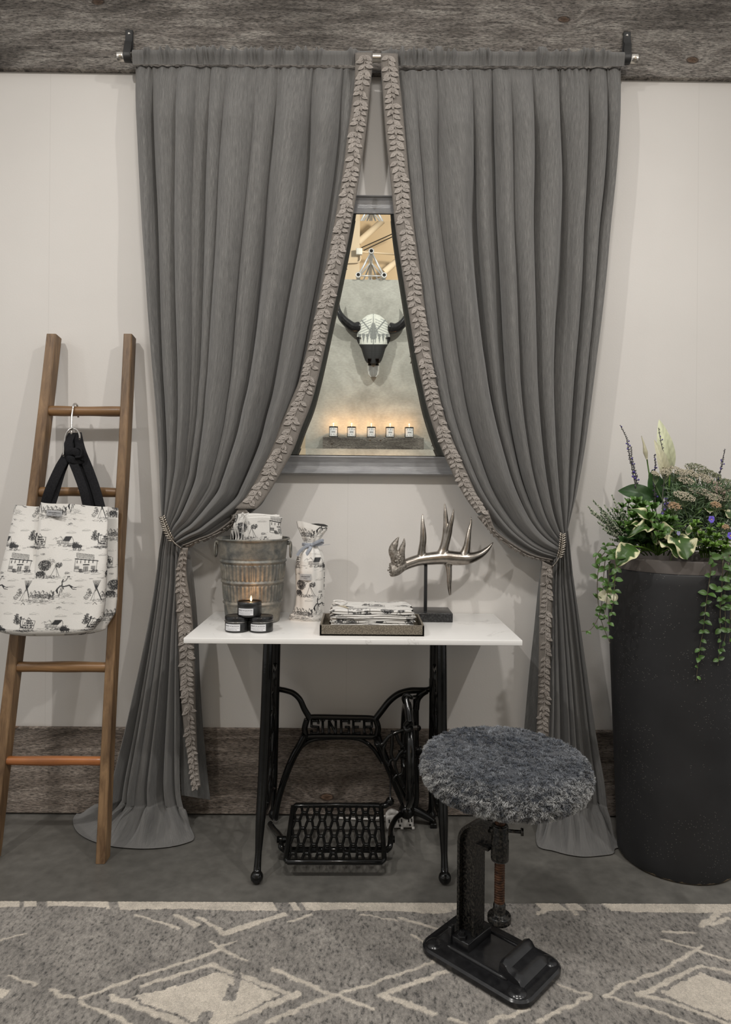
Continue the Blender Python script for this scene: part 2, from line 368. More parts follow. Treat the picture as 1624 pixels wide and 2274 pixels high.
n = NT('fur'); a = n.n('ShaderNodeAttribute', attribute_name='tint'); n.set(a.outputs['Color'], 0.6); n.b.inputs['Sheen Weight'].default_value = 0.3; MT['fur'] = n.m
# planter
n = NT('charcoal_cast_stone'); v = n.coord(); f = n.noise(v, 6, 5)
vo = n.n('ShaderNodeTexVoronoi', feature='F1'); vo.inputs['Scale'].default_value = 105; n.l(n.coord((1, 1, 1.6)), vo.inputs['Vector'])
pm = n.math('MULTIPLY', n.math('LESS_THAN', vo.outputs['Distance'], 0.15), n.math('GREATER_THAN', n.noise(v, 9, 3), 0.50))
c = n.ramp(f, [(0.3, (0.010, 0.010, 0.011)), (0.7, (0.019, 0.019, 0.0205))])
sz_ = n.n('ShaderNodeSeparateXYZ'); n.l(v, sz_.inputs[0]); chip = n.math('MULTIPLY', n.math('LESS_THAN', sz_.outputs[2], n.math('MULTIPLY_ADD', n.noise(v, 40, 3), 0.030, -0.009)), 0.8)
n.set(n.mix(chip, n.mix(n.math('MULTIPLY', pm, 0.7), c, (0.16, 0.15, 0.14)), (0.20, 0.15, 0.095)), 0.55); n.bump(pm, -0.6, 0.002, None); MT['planter'] = n.m
MT['rim'] = noisy('brown_grey_rim', (0.085, 0.072, 0.064), (0.125, 0.108, 0.098), 7, 0.6, bump=0.1)
MT['soil'] = noisy('dark_soil', (0.012, 0.009, 0.006), (0.03, 0.022, 0.015), 60, 0.95, bump=1.0, bscale=80, bdist=0.01)
MT['leaf'] = tinted('plant_leaf', 0.42, 0.22, 40, 0.2, bscale=90); MT['petal'] = tinted('petal', 0.5, 0.08, 60)
MT['plastic'] = noisy('white_plastic', (0.55, 0.53, 0.50), (0.60, 0.58, 0.55), 30, 0.4)
MT['black'] = noisy('flat_black', (0.006, 0.006, 0.006), (0.009, 0.009, 0.009), 30, 0.7)
MT['white'] = noisy('white_paint', (0.66, 0.66, 0.62), (0.71, 0.71, 0.67), 6, 0.6)
MT['tan'] = noisy('tan_hall_paint', (0.44, 0.34, 0.22), (0.50, 0.39, 0.26), 0.8, 0.8)
MT['tan2'] = noisy('pale_tan_paint', (0.56, 0.46, 0.33), (0.60, 0.50, 0.37), 0.8, 0.8)
MT['alu'] = noisy('aluminium', (0.75, 0.74, 0.72), (0.82, 0.81, 0.79), 20, 0.35, 0.7)
# mottled plaster of the opposite display wall
n = NT('mottled_plaster'); v = n.coord((1, 1, 1)); f = n.noise(v, 3.4, 6, 0.6, 0.5); g = n.noise(n.coord((4, 4, 9)), 9, 4)
c = n.ramp(f, [(0.3, (0.25, 0.245, 0.215)), (0.5, (0.36, 0.355, 0.315)), (0.7, (0.46, 0.455, 0.41))])
n.set(n.mix(1, c, n.ramp(g, [(0.3, (0.9,) * 3), (0.7, (1.1,) * 3)]), 'MULTIPLY'), 0.65); n.bump(g, 0.1, 0.002); MT['plaster'] = n.m
# rug
n = NT('woven_rug'); a = n.n('ShaderNodeAttribute', attribute_name='tint'); v = n.coord((1.0, 1.0, 1))
f1 = n.noise(n.coord((1.8, 1, 1), rot=(0, 0, 0.35)), 68, 5, 0.65); f2 = n.noise(v, 420, 3, 0.7); f3 = n.noise(n.coord((1, 1, 1)), 6, 3)
sp = n.ramp(f1, [(0.34, (0.22,) * 3), (0.44, (0.85,) * 3), (0.64, (1.4,) * 3)])
sr = n.n('ShaderNodeSeparateColor'); n.l(a.outputs['Color'], sr.inputs[0]); pf_ = n.ramp(sr.outputs[0], [(0.28, (1, 1, 1)), (0.45, (0.22,) * 3)])
c = n.mix(pf_, a.outputs['Color'], n.mix(1, a.outputs['Color'], sp, 'MULTIPLY')); c = n.mix(1, c, n.ramp(f2, [(0.3, (0.7,) * 3), (0.7, (1.3,) * 3)]), 'MULTIPLY')
c = n.mix(1, c, n.ramp(f3, [(0.3, (0.9,) * 3), (0.7, (1.1,) * 3)]), 'MULTIPLY')
n.set(c, 0.95); n.b.inputs['Sheen Weight'].default_value = 0.2; b = n.bump(f2, 0.7, 0.003); n.bump(f1, 0.4, 0.004, b); MT['rug'] = n.m
# ================================================================== STRUCTURE
def struct(name, mb, m, label=None, smooth=False):
    o = mb.build(name, m, None, smooth=smooth); tag(o, label, None, None, 'structure'); return o
struct('floor', MB().box((-4.5, -9.2, -0.05), (4.5, 0.1, 0.0)), MT['floor'], 'dark polished concrete floor')
struct('wall_back', MB().box((-3.2, 0.0, 0.0), (3.2, 0.08, 3.6)), MT['wall'], 'off-white painted wall behind the curtains')
# two long weathered boards on the wall; slightly undulating sawn lower edge
def board(x0, x1, z0, z1, y0, y1, wav, seed, ztop=None):
    rr = np.random.default_rng(seed); nx = 90; xs = np.linspace(x0, x1, nx)
    e = np.interp(xs, np.linspace(x0, x1, 26), rr.normal(0, wav, 26)); e2 = np.interp(xs, np.linspace(x0, x1, 22), rr.normal(0, wav, 22))
    prof = [(y1, 0, 0), (y0 + .003, 0, 0), (y0, .003, 0), (y0, 0.5, 0), (y0, 1, -.003), (y0 + .003, 1, 0), (y1, 1, 0)]
    G = np.zeros((nx, len(prof), 3))
    for j, (yy, k, dz) in enumerate(prof):
        lo = z0 + e; hi = z1 + e2
        G[:, j, 0] = xs; G[:, j, 1] = yy; G[:, j, 2] = lo + (hi - lo) * min(k, 1) if k in (0, 1, .5) else lo + k
        if k == .003: G[:, j, 2] = lo + .003
        G[:, j, 2] += dz
    mb = MB().grid(G, flip=True); m = len(prof)
    mb.f.append(tuple(range(m))); mb.f.append(tuple(range((nx - 1) * m + m - 1, (nx - 1) * m - 1, -1)))
    return mb
zt = float(P(700, 161, -0.022)[2])
struct('trim_1', board(-3.2, 3.2, zt, 3.30, -0.022, 0.0, 0.0012, 1), MT['plank'], 'weathered grey board high on the wall behind the curtain rod')
zb = float(P(540, 1620, -0.02)[2])
struct('baseboard_back', board(-3.2, 3.2, 0.006, zb, -0.02, 0.0, 0.0008, 2), MT['base'], 'weathered brown-grey skirting board along the floor')
# ---- opposite side of the space, seen in the mirror
MY = -0.030                                # mirror plane
def Pm(px, py, y):                         # a point at real depth y seen by way of the mirror
    p = P(px, py, 2 * MY - y); p[..., 1] = y; return p
PY = -3.64
pl = Pm(680, 800, PY)[0]; pr = Pm(976, 800, PY)[0]; pt = float(Pm(829, 621, PY)[2])
struct('wall_front', MB().box((pl, PY - 0.10, 0), (pr, PY, pt)), MT['plaster'], 'mottled grey-green plaster display wall opposite, seen in the mirror')
struct('wall_left', MB().box((pl - 0.9, PY - 0.22, 0), (pl - 0.085, PY - 0.12, pt - .9), ), MT['white'], 'white wall beside the display wall')
struct('wall_right', MB().box((pr + 0.0, PY - 0.22, 0), (pr + 0.9, PY - 0.12, pt - .9), ), MT['white'], 'white wall on the other side of the display wall')
FY = -9.0
struct('wall_far', MB().box((-4.5, FY - 0.1, 0), (4.5, FY, 6.6)), MT['tan'], 'tan wall of the hall behind')
ca = Pm(799, 560, FY + 0.5)
struct('trim_2', MB().box((ca[0] - 1.4, FY, 0), (ca[0], FY + 0.5, 6.6)), MT['tan2'], 'pale tan column in the hall behind')
def hallbar(name, label, a, b, r, m, cat='pipe', y=FY + 0.3, flat=None):
    q0 = Pm(*a, y); q1 = Pm(*b, y)
    o = MB().tube([q0, q1], r, 10).build(name, m, None, org=(q0 + q1) / 2); tag(o, label, cat)
hallbar('roof_brace', 'upper pale diagonal brace high in the tan hall, seen in the mirror', (796, 538), (850, 490), 0.05, MT['tan2'], 'beam')
hallbar('roof_brace', 'lower pale diagonal brace behind the truss, seen in the mirror', (853, 604), (893, 570), 0.05, MT['tan2'], 'beam')
hallbar('cable', 'upper of two thin dark cables crossing the tan hall, seen in the mirror', (803, 550), (884, 514), 0.008, MT['soil'], 'cable')
hallbar('cable', 'lower of two thin dark cables crossing the tan hall, seen in the mirror', (808, 556), (884, 520), 0.008, MT['soil'], 'cable')
hallbar('pipe', 'thin horizontal pipe across the tan hall, seen in the mirror', (799, 559), (892, 566), 0.014, MT['tan2'])
q = Pm(798, 559, FY + 0.56); t = MB().box(q - V3((.05, .03, .05)), q + V3((.05, .03, .05)), 0.008).build('junction_box', MT['white'], None, org=q); tag(t, 'small pale electrical box on the tan column, seen in the mirror', 'electrical box')
cp = [Pm(*c, FY + 0.53) for c in ((800, 566), (801, 574), (798, 581), (790, 583), (766, 584))]
o = MB().tube(spline(cp, 24), 0.012, 8).build('conduit', MT['tan2'], None, org=cp[0]); tag(o, 'curved conduit below the small electrical box, seen in the mirror', 'pipe')

# ---- triangular truss resting on the display wall, its open tube ends towards us
ty0 = PY + 0.05; tops = [Pm(825, 557, ty0), Pm(796, 607.5, ty0), Pm(853.5, 609, ty0)]
tr = thing('lighting_truss', 'triangular silver truss resting on top of the display wall', 'truss', (float(tops[0][0]), ty0, pt))
L = 1.9; dirv = V3((0, -1, 0)); ch = []
tops[1][2] = tops[2][2] = pt + 0.027
for k, c in enumerate(tops):
    mb = MB().tube([c, c + dirv * L], 0.019, 16, caps=False); mb.tube([c - dirv * 0.002, c + dirv * 0.03], 0.024, 16, caps=False)
    an = np.linspace(0, 2 * PI, 24, endpoint=False)
    ring = np.stack([c + 0.024 * np.cos(an)[:, None] * V3((1, 0, 0)) + 0.024 * np.sin(an)[:, None] * V3((0, 0, 1)), c + 0.015 * np.cos(an)[:, None] * V3((1, 0, 0)) + 0.015 * np.sin(an)[:, None] * V3((0, 0, 1))], 0)
    mb.grid(ring, cv=True, flip=True); ch.append(mb.build('chord', MT['alu'], tr))
    p = MB(); p.lathe([(0.0151, 0), (0.015, 0.02)], 20, cap=True); v = p.v[0].copy(); p.v[0] = np.stack([v[:, 0] + c[0], c[1] - 0.012 + v[:, 2] * 0.5, v[:, 1] + c[2]], 1)
    p.build('end_hole', MT['black'], tr)
for a, b in ((0, 1), (0, 2), (1, 2)):
    mb = MB().tube([tops[a] + dirv * .03, tops[b] + dirv * .03], 0.009 if a == 0 else 0.006, 8)
    for k in range(8):
        y0 = .08 + k * .225; p, q = (a, b) if k % 2 else (b, a)
        mb.tube([tops[p] + dirv * y0, tops[q] + dirv * (y0 + .225)], 0.007, 8)
    mb.build('bracing', MT['alu'], tr)

# ---- floating shelf and five candles on the display wall
s0 = Pm(718, 985, PY + 0.1)[0]; s1 = Pm(940, 985, PY + 0.1)[0]; sz1 = float(Pm(829, 971, PY + .17)[2]); sz0 = float(Pm(829, 1000, PY + .17)[2])
sh = MB().box((s0, PY, sz0), (s1, PY + 0.17, sz1), 0.004).build('floating_shelf', MT['shelfwood'], None, org=((s0 + s1) / 2, PY + .08, sz0), smooth=False)
tag(sh, 'thick weathered wooden shelf below the horned skull on the display wall', 'shelf')
names = ['at the left end of the shelf', 'second from the left on the shelf', 'in the middle of the shelf under the skull', 'second from the right on the shelf', 'at the right end of the shelf']
for k, cx in enumerate((741, 781, 825, 866.5, 909)):
    y = PY + 0.10; q = Pm(cx, 960, y)
    if k == 0:
        c0 = thing('jar_candle', 'x', 'candle', (q[0], y, sz1 - .0005), 'burning candles on the far shelf')
        o3 = ORG[c0.name]
        MB().lathe([(0.036, 0), (0.0395, 0.003), (0.0395, 0.096), (0.0365, 0.096), (0.0365, 0.082), (0.0, 0.082)], 32, cap=True).build('jar', MT['gloss'], c0, world=False)
        MB().lathe([(0.0364, 0.083), (0.0, 0.0832)], 24, cap=False).build('wax', MT['wax'], c0, world=False)
        an = np.linspace(PI / 2 - 0.98, PI / 2 + 0.98, 18)
        G = np.stack([np.stack([0.0401 * np.cos(an), 0.0401 * np.sin(an), np.full(18, z)], 1) for z in (0.010, 0.084)], 1)
        lb = MB().grid(G, flip=True).build('paper_label', MT['whitepaper'], c0, world=False)
        mb = MB()
        for z in (0.022, 0.072):
            for a in (-0.6, -.1, .5):
                for r in range(5):
                    th = PI / 2 + a + R.uniform(-.14, .14); zz = z + R.uniform(-.006, .006); p = V3((0.0402 * math.cos(th), 0.0402 * math.sin(th), zz))
                    mb.ball(p, (0.0022, 0.0008, 0.0016), 6)
        mb.box((-0.015, .0396, .045), (.015, .0404, .049)); mb.build('print', MT['ink'], lb, org=(0, 0, 0), world=False)
        f = MB().lathe([(0.0, 0.083), (0.0028, 0.090), (0.0034, 0.097), (0.0020, 0.108), (0.0, 0.118)], 14, cap=False).build('flame', MT['flame'], c0, world=False)
        o = c0
    else:
        o = copy_tree(c0); o.location = (q[0], y, sz1 - .0005)
    o['label'] = 'small burning candle in a black jar ' + names[k]
    d = bpy.data.lights.new('candle_light', 'POINT'); d.energy = 0.75; d.color = (1, 0.55, 0.25); d.shadow_soft_size = 0.002
    lo = put(bpy.data.objects.new('candle_light', d)); lo.location = (q[0], y, sz1 + 0.122)

# ---- bison skull
sc_ = Pm(829, 765, PY + 0.12); kx, kz = float(sc_[0]), 0.0
def SK(px, py, y): return Pm(px, py, y)
sk = thing('bison_skull', 'horned bison skull wrapped in patterned grey wool on the display wall', 'skull', (kx, PY, float(sc_[2])))
rows = [  # py, half width px, front depth above wall
 (697, 4, .06), (700, 14, .10), (706, 22, .13), (714, 30, .15), (724, 35, .16), (734, 36, .165), (742, 37, .17), (752, 37.5, .175), (760, 35, .18), (766, 32, .185), (774, 27, .19), (782, 24.5, .19), (792, 21.5, .19), (800, 18.5, .185), (807, 14, .175), (815, 13.3, .16), (824, 13, .15), (832, 11.5, .14), (837, 6, .13)]
rt = np.array(rows, float); py = np.linspace(697, 837, 170); hw = np.interp(py, rt[:, 0], rt[:, 1]); fd = np.interp(py, rt[:, 0], rt[:, 2])
nn = 160; an = np.linspace(0, 2 * PI, nn, endpoint=False); G = np.zeros((170, nn, 3)); Cc = np.zeros((170, nn, 3))
lightw, darkw, blk, bone = V3((.62, .63, .57)), V3((.20, .21, .20)), V3((.012, .012, .012)), V3((.50, .50, .47))
for i in range(170):
    for j in range(nn):
        sx = math.cos(an[j]); sy = math.sin(an[j]); x = math.copysign(abs(sx) ** .8, sx) * hw[i]
        yy = PY + 0.055 + (math.copysign(abs(sy) ** .8, sy)) * (fd[i] * .5 if sy > 0 else .05)
        ax = abs(x)
        if sy > 0:
            if 750 < py[i] < 766 and ax > 27: yy -= .03
            if 797 < py[i] < 812 and 5 < ax < 12: yy -= .035
            if py[i] >= 808: yy -= .045 * (1 - (ax / max(hw[i], 1)) ** 4) * smooth(806, 814, py[i])
            yy += .012 * math.exp(-(x / 4) ** 2)
        G[i, j] = Pm(829.5 + x, py[i], yy)
        c = lightw
        if py[i] < 764.5:
            v = (py[i] - 741) / 22.0
            if py[i] > 741: c = darkw if ((ax * 0.115 - v * .55) % 1.0) < (1 - v) * .98 else lightw
            else:
                if abs(ax - (742 - py[i]) * 0.85) < 2.0: c = darkw
                elif (((py[i] - ax * .45) * .17) % 1.0) < .34 and ax > 4: c = darkw * 1.5
                elif ax < 13 and py[i] > 716 and ax < (py[i] - 712) * .42: c = darkw
            if py[i] < 708: c = lightw
            if ax < .8: c = darkw
            if 748 < py[i] < 764 and ax > 31: c = blk
        elif py[i] < 806 + 0: c = blk * 1.6 if int(py[i] / 2) % 2 else blk
        else: c = bone if ax > hw[i] * .72 else (bone * .45 if py[i] > 812 else blk)
        if 764 <= py[i] and 800 < py[i] < 812 and ax < (812 - py[i]) * .5: c = blk * 1.5
        Cc[i, j] = c
mb = MB().grid(G, cv=True, col=Cc, flip=False); mb.f.append(tuple(range(nn))); mb.f.append(tuple(range(170 * nn - 1, 169 * nn - 1, -1)))
MT['skull'] = tinted('skull_wool', 0.75, 0.12, 120, 0.3)
skull = mb.build('skull', MT['skull'], sk)
for sgn, pts in ((-1, [(798, 727), (785, 727), (772, 718), (760, 706), (752, 690), (751, 675), (753, 662)]), (1, [(866, 729), (880, 729), (892, 721), (901, 709), (906, 695), (906, 680), (901, 668)])):
    yy = [.075, .085, .095, .105, .11, .11, .10]
    P3 = spline([Pm(a, b, PY + c) for (a, b), c in zip(pts, yy)], 26); s_ = np.linspace(0, 1, 26)
    rr = np.interp(s_, [0, .02, .1, .5, .85, 1], [.049, .052, .046, .033, .014, .002])
    MB().tube(P3, rr, 16).build('horn', MT['gloss'], sk)

# ================================================================== MIRROR
OX0, OX1 = P(556, 1000, -0.02)[0], P(1086, 1000, -0.02)[0]
fz1 = float(P(834, 433, -0.035)[2]); fz0 = float(P(812, 1054, -0.035)[2]); iz1 = float(P(834, 475.5, -0.030)[2]); iz0 = float(P(812, 1012.5, -0.030)[2])
fw = fz1 - iz1; IX0, IX1 = OX0 + fw, OX1 - fw
mr = thing('wall_mirror', 'wall mirror in a silver-grey scooped frame between the curtains', 'mirror', ((OX0 + OX1) / 2, -0.001, fz0))
prof = [(0, 0.0), (0, -0.034), (.06, -0.040), (.10, -0.038), (.13, -0.033), (.25, -0.027), (.45, -0.024), (.65, -0.026), (.85, -0.033), (.93, -0.037), (1, -0.036), (1, -0.026)]
G = []
for k, y in prof:
    a = k * fw; G.append([(OX0 + a, y, fz0 + a), (OX1 - a, y, fz0 + a), (OX1 - a, y, fz1 - a), (OX0 + a, y, fz1 - a)])
MB().grid(np.array(G), cv=True).build('frame', MT['frame'], mr, smooth=False)
bw = 0.023; th = 0.056
a = [(IX0 + .002, IX1 - .002, iz0 + .002, iz1 - .002)]; x0, x1, z0, z1 = a[0]
mb = MB(); mb.add([(x0 + bw, MY, z0 + bw), (x1 - bw, MY, z0 + bw), (x1 - bw, MY, z1 - bw), (x0 + bw, MY, z1 - bw)], [(0, 1, 2, 3)])
yb = MY - bw * math.tan(th)
V = [(x0, yb, z0), (x1, yb, z0), (x1, yb, z1), (x0, yb, z1), (x0 + bw, MY, z0 + bw), (x1 - bw, MY, z0 + bw), (x1 - bw, MY, z1 - bw), (x0 + bw, MY, z1 - bw)]
for i in range(4):
    j = (i + 1) % 4; mb.add([V[i], V[j], V[j + 4], V[i + 4]], [(0, 1, 2, 3)])
mb.build('mirror_glass', MT['mirror'], mr, smooth=False)
MB().box((x0 - .004, -0.012, z0 - .004), (x1 + .004, -0.020, z1 + .004)).build('backing_board', MT['black'], mr)

# ================================================================== CURTAIN ROD
ry = -0.085; ra = P(264, 126, ry); rb = P(1413, 131, ry); rz = (ra[2] + rb[2]) / 2; rr_ = 0.0145
def RX(px): return float(P(px, 128, ry)[0])
ra = V3((ra[0], ry, ra[2])); rb = V3((rb[0], ry, rb[2]))
def rodz(x): return ra[2] + (rb[2] - ra[2]) * (x - ra[0]) / (rb[0] - ra[0])
rod = thing('curtain_rod', 'brushed nickel curtain rod holding both grey curtains', 'curtain rod', (0, ry, rodz(0)))
MB().tube([ra, rb], rr_, 28).build('rod', MT['nickel'], rod)
MB().tube([ra - V3((.003, 0, 0)), ra + V3((.03, 0, 0))], rr_ + .0016, 28).build('end_cap', MT['nickel'], rod)
MB().tube([rb - V3((.03, 0, 0)), rb + V3((.003, 0, 0))], rr_ + .0016, 28).build('end_cap', MT['nickel'], rod)
for px, py0, lab in ((285, 68, 'black leather strap hanger with a screw at the left end of the curtain rod'), (1391, 72, 'black leather strap hanger with a screw at the right end of the curtain rod')):
    tp = P(px, py0, -0.026); x = float(P(px, 120, ry)[0]); zr = rodz(x)
    st = thing('strap_hanger', lab, 'bracket', (x, -0.024, tp[2] - .05)); r = rr_ + .0035
    pts = [(x, -.0245, tp[2]), (x, -.0255, tp[2] - .03), (x, -.034, zr + .055), (x, -.052, zr + .028)]
    for a in np.linspace(PI * .80, -PI * .62, 22): pts.append((x, ry + math.cos(a) * r, zr + math.sin(a) * r) if False else (x, ry - math.cos(a) * -r, zr + math.sin(a) * r))
    xt = float(P(px + 2, py0, -.0285)[0]); xm_ = (x + xt) / 2
    pts = [(xt, -.0245, tp[2]), (xt, -.0255, tp[2] - .03), (xm_, -.045, zr + .040)]
    for a in np.linspace(.35, -PI - .35, 26): pts.append((x, ry + math.cos(a) * r, zr + math.sin(a) * r))
    pts += [(x * .7 + xt * .3, -.080, zr + .035), (xt, -.038, tp[2] - .050), (xt, -.0300, tp[2] - .034), (xt, -.0285, tp[2])]
    MB().tube(spline(pts, 120), .0135, 12, flat=.12, side=(1, 0, 0)).build('strap', MT['leather'], st)
    m_ = MB().lathe([(.0048, 0), (.0045, .0018), (.0028, .003), (0, .0033)], 16); v = m_.v[0].copy()
    m_.v[0] = np.stack([v[:, 0] + xt, -.0298 - v[:, 2], v[:, 1] + tp[2] - .013], 1); m_.build('screw', MT['steel'], st)

# ================================================================== CURTAINS
NF = 10
def fold_warp(side):
    rr = np.random.default_rng(5 + side); w = rr.uniform(0.35, 1.7, NF * 2); c = np.r_[0, np.cumsum(w)]; c /= c[-1]
    amp = rr.uniform(.45, 1.45, NF + 2); skew = rr.uniform(-.35, .35, NF + 2)
    return c, amp, skew
def folded(G, u, A, side, t, N, k=1.0):   # displace cloth points G[nu,nv] by folds across u; A depth amplitude [nu,nv]; N extra drift
    c, amp, skew = fold_warp(side)
    ph = k * np.interp(u, c, np.linspace(0, NF, len(c)))[:, None] + N
    am = np.interp(ph, np.arange(NF + 2), amp); sk = np.interp(ph, np.arange(NF + 2), skew)
    th = 2 * PI * ph + sk * 2.2 * np.sin(2 * PI * ph)
    dep = .80 * np.cos(th) + .30 * (2 * np.abs(np.cos(th / 2)) ** .75 - 1) + .14 * np.cos(2 * th + 1.0)
    return am * dep, np.sin(th) * am
O_L = [(138, 297), (200, 298), (300, 303), (400, 308), (500, 314), (600, 321), (700, 328), (800, 336), (900, 345), (1000, 352), (1090, 357), (1140, 361), (1168, 366)]
T_L = [(118, 789, 828), (146, 789, 827), (200, 786, 822), (300, 772, 812), (400, 759, 797), (500, 742, 780), (600, 722, 760), (700, 700, 738), (800, 676, 716), (850, 663, 704), (900, 642, 690), (950, 620, 670), (1000, 597, 651), (1050, 572, 624), (1100, 545, 594), (1130, 522, 570)]
TAIL_L = [(500, 1170, .8), (470, 1188, .25), (440, 1199, .2), (418, 1208, .2), (404, 1213, .2)]
O_R = [(142, 1384), (200, 1383), (300, 1378), (400, 1370), (500, 1359), (600, 1350), (700, 1339), (800, 1326), (900, 1313), (1000, 1299), (1090, 1281), (1140, 1267), (1172, 1258)]
T_R = [(120, 846, 884), (150, 847, 885), (200, 850, 890), (300, 857, 900), (400, 868, 909), (500, 878, 919), (600, 893, 933), (700, 909, 946), (800, 926, 960), (850, 937, 969), (900, 948, 981), (950, 963, 995), (1000, 982, 1015), (1050, 1005, 1037), (1100, 1031, 1060), (1140, 1060, 1084)]
TAIL_R = [(1100, 1182, .5), (1135, 1208, .3), (1165, 1226, .25), (1195, 1238, .2), (1228, 1245, .2)]

def leaf_strip(CL, WV, NV, width, seed, name, parent, cover=1.0):
    """rows of stitched leaves along centre line CL with width vectors WV and normals NV"""
    rr = random.Random(seed); mb = MB(); LT = V3([[.25, .222, .198], [.43, .39, .355], [.27, .242, .218], [.29, .26, .235], [.42, .38, .345]])
    s = np.r_[0, np.cumsum(np.linalg.norm(np.diff(CL, axis=0), axis=1))]; L_ = s[-1]; pos = 0.012
    def at(x):
        f = lambda A: np.array([np.interp(x, s, A[:, k]) for k in range(3)])
        c = f(CL); c2 = f(CL) if x + .004 > L_ else np.array([np.interp(min(x + .006, L_), s, CL[:, k]) for k in range(3)])
        t = c2 - c; t = t / (np.linalg.norm(t) + 1e-9) if np.linalg.norm(t) > 1e-6 else V3((0, 0, -1))
        w = f(WV); wl = np.linalg.norm(w); n_ = f(NV); n_ /= np.linalg.norm(n_); return c, t, w / (wl + 1e-9), n_, wl
    npts = 14
    a = np.linspace(0, 2 * PI, npts, endpoint=False); ox = 0.5 - 0.5 * np.cos(a)
    oy = np.sin(a) * (np.sin(ox * PI) ** .55 * .92 + .05); oy *= (1 - .25 * ox)
    stem = []
    k = 0
    while pos < L_ - .008:
        c, t, w, nn_, wl = at(pos); off = math.sin(pos * 38) * wl * .10
        base = c + w * off; stem.append(base + nn_ * .0022)
        for sg in ((-1, 1) if rr.random() < .85 else (rr.choice((-1, 1)),)):
            ang = rr.uniform(.65, 1.25) * sg; Ln = rr.uniform(.028, .034) * min(1, wl / .027); wd = Ln * rr.uniform(.46, .56)
            d = t * math.cos(ang) + w * math.sin(ang); sd = np.cross(nn_, d); lift = rr.uniform(0, .0016)
            rings = []
            for sc, h in ((1, 0), (1.02, .0022), (.80, .0008), (.42, .0012), (.12, .0026)):
                X = (ox - .5) * sc + .5; Y = oy * sc
                rings.append(base + d * (X * Ln)[:, None] + sd * (Y * wd * .55)[:, None] + nn_ * (h + lift * 1.0 + ox * .0015)[:, None] if False else
                             base + np.outer(X * Ln, d) + np.outer(Y * wd * .55, sd) + np.outer(h + lift + ox * .002, nn_))
            mb.grid(np.array(rings), cv=True, flip=True, col=np.repeat(LT * rr.uniform(.9, 1.08), npts, 0).reshape(len(rings), npts, 3)[:len(rings)] if len(rings) == 5 else LT[0])
        if rr.random() < .3:
            ang = rr.uniform(-.3, .3); Ln = .021; d = t * math.cos(ang) + w * math.sin(ang); sd = np.cross(nn_, d)
            rings = [base + np.outer(((ox - .5) * sc + .5) * Ln, d) + np.outer(oy * sc * .006, sd) + np.outer(h + .003 + ox * .003, nn_) for sc, h in ((1, 0), (1.02, .003), (.75, .0014), (.1, .0034))]
            mb.grid(np.array(rings), cv=True, flip=True, col=np.repeat(LT * rr.uniform(.9, 1.08), npts, 0).reshape(len(rings), npts, 3)[:len(rings)] if len(rings) == 5 else LT[0])
        pos += rr.uniform(.0160, .0205); k += 1
    if len(stem) > 3: mb.tube(spline(stem, len(stem) * 3), .0014, 6, col=V3((.34, .305, .275)))
    return mb.build(name, MT['leaftrim'], parent)

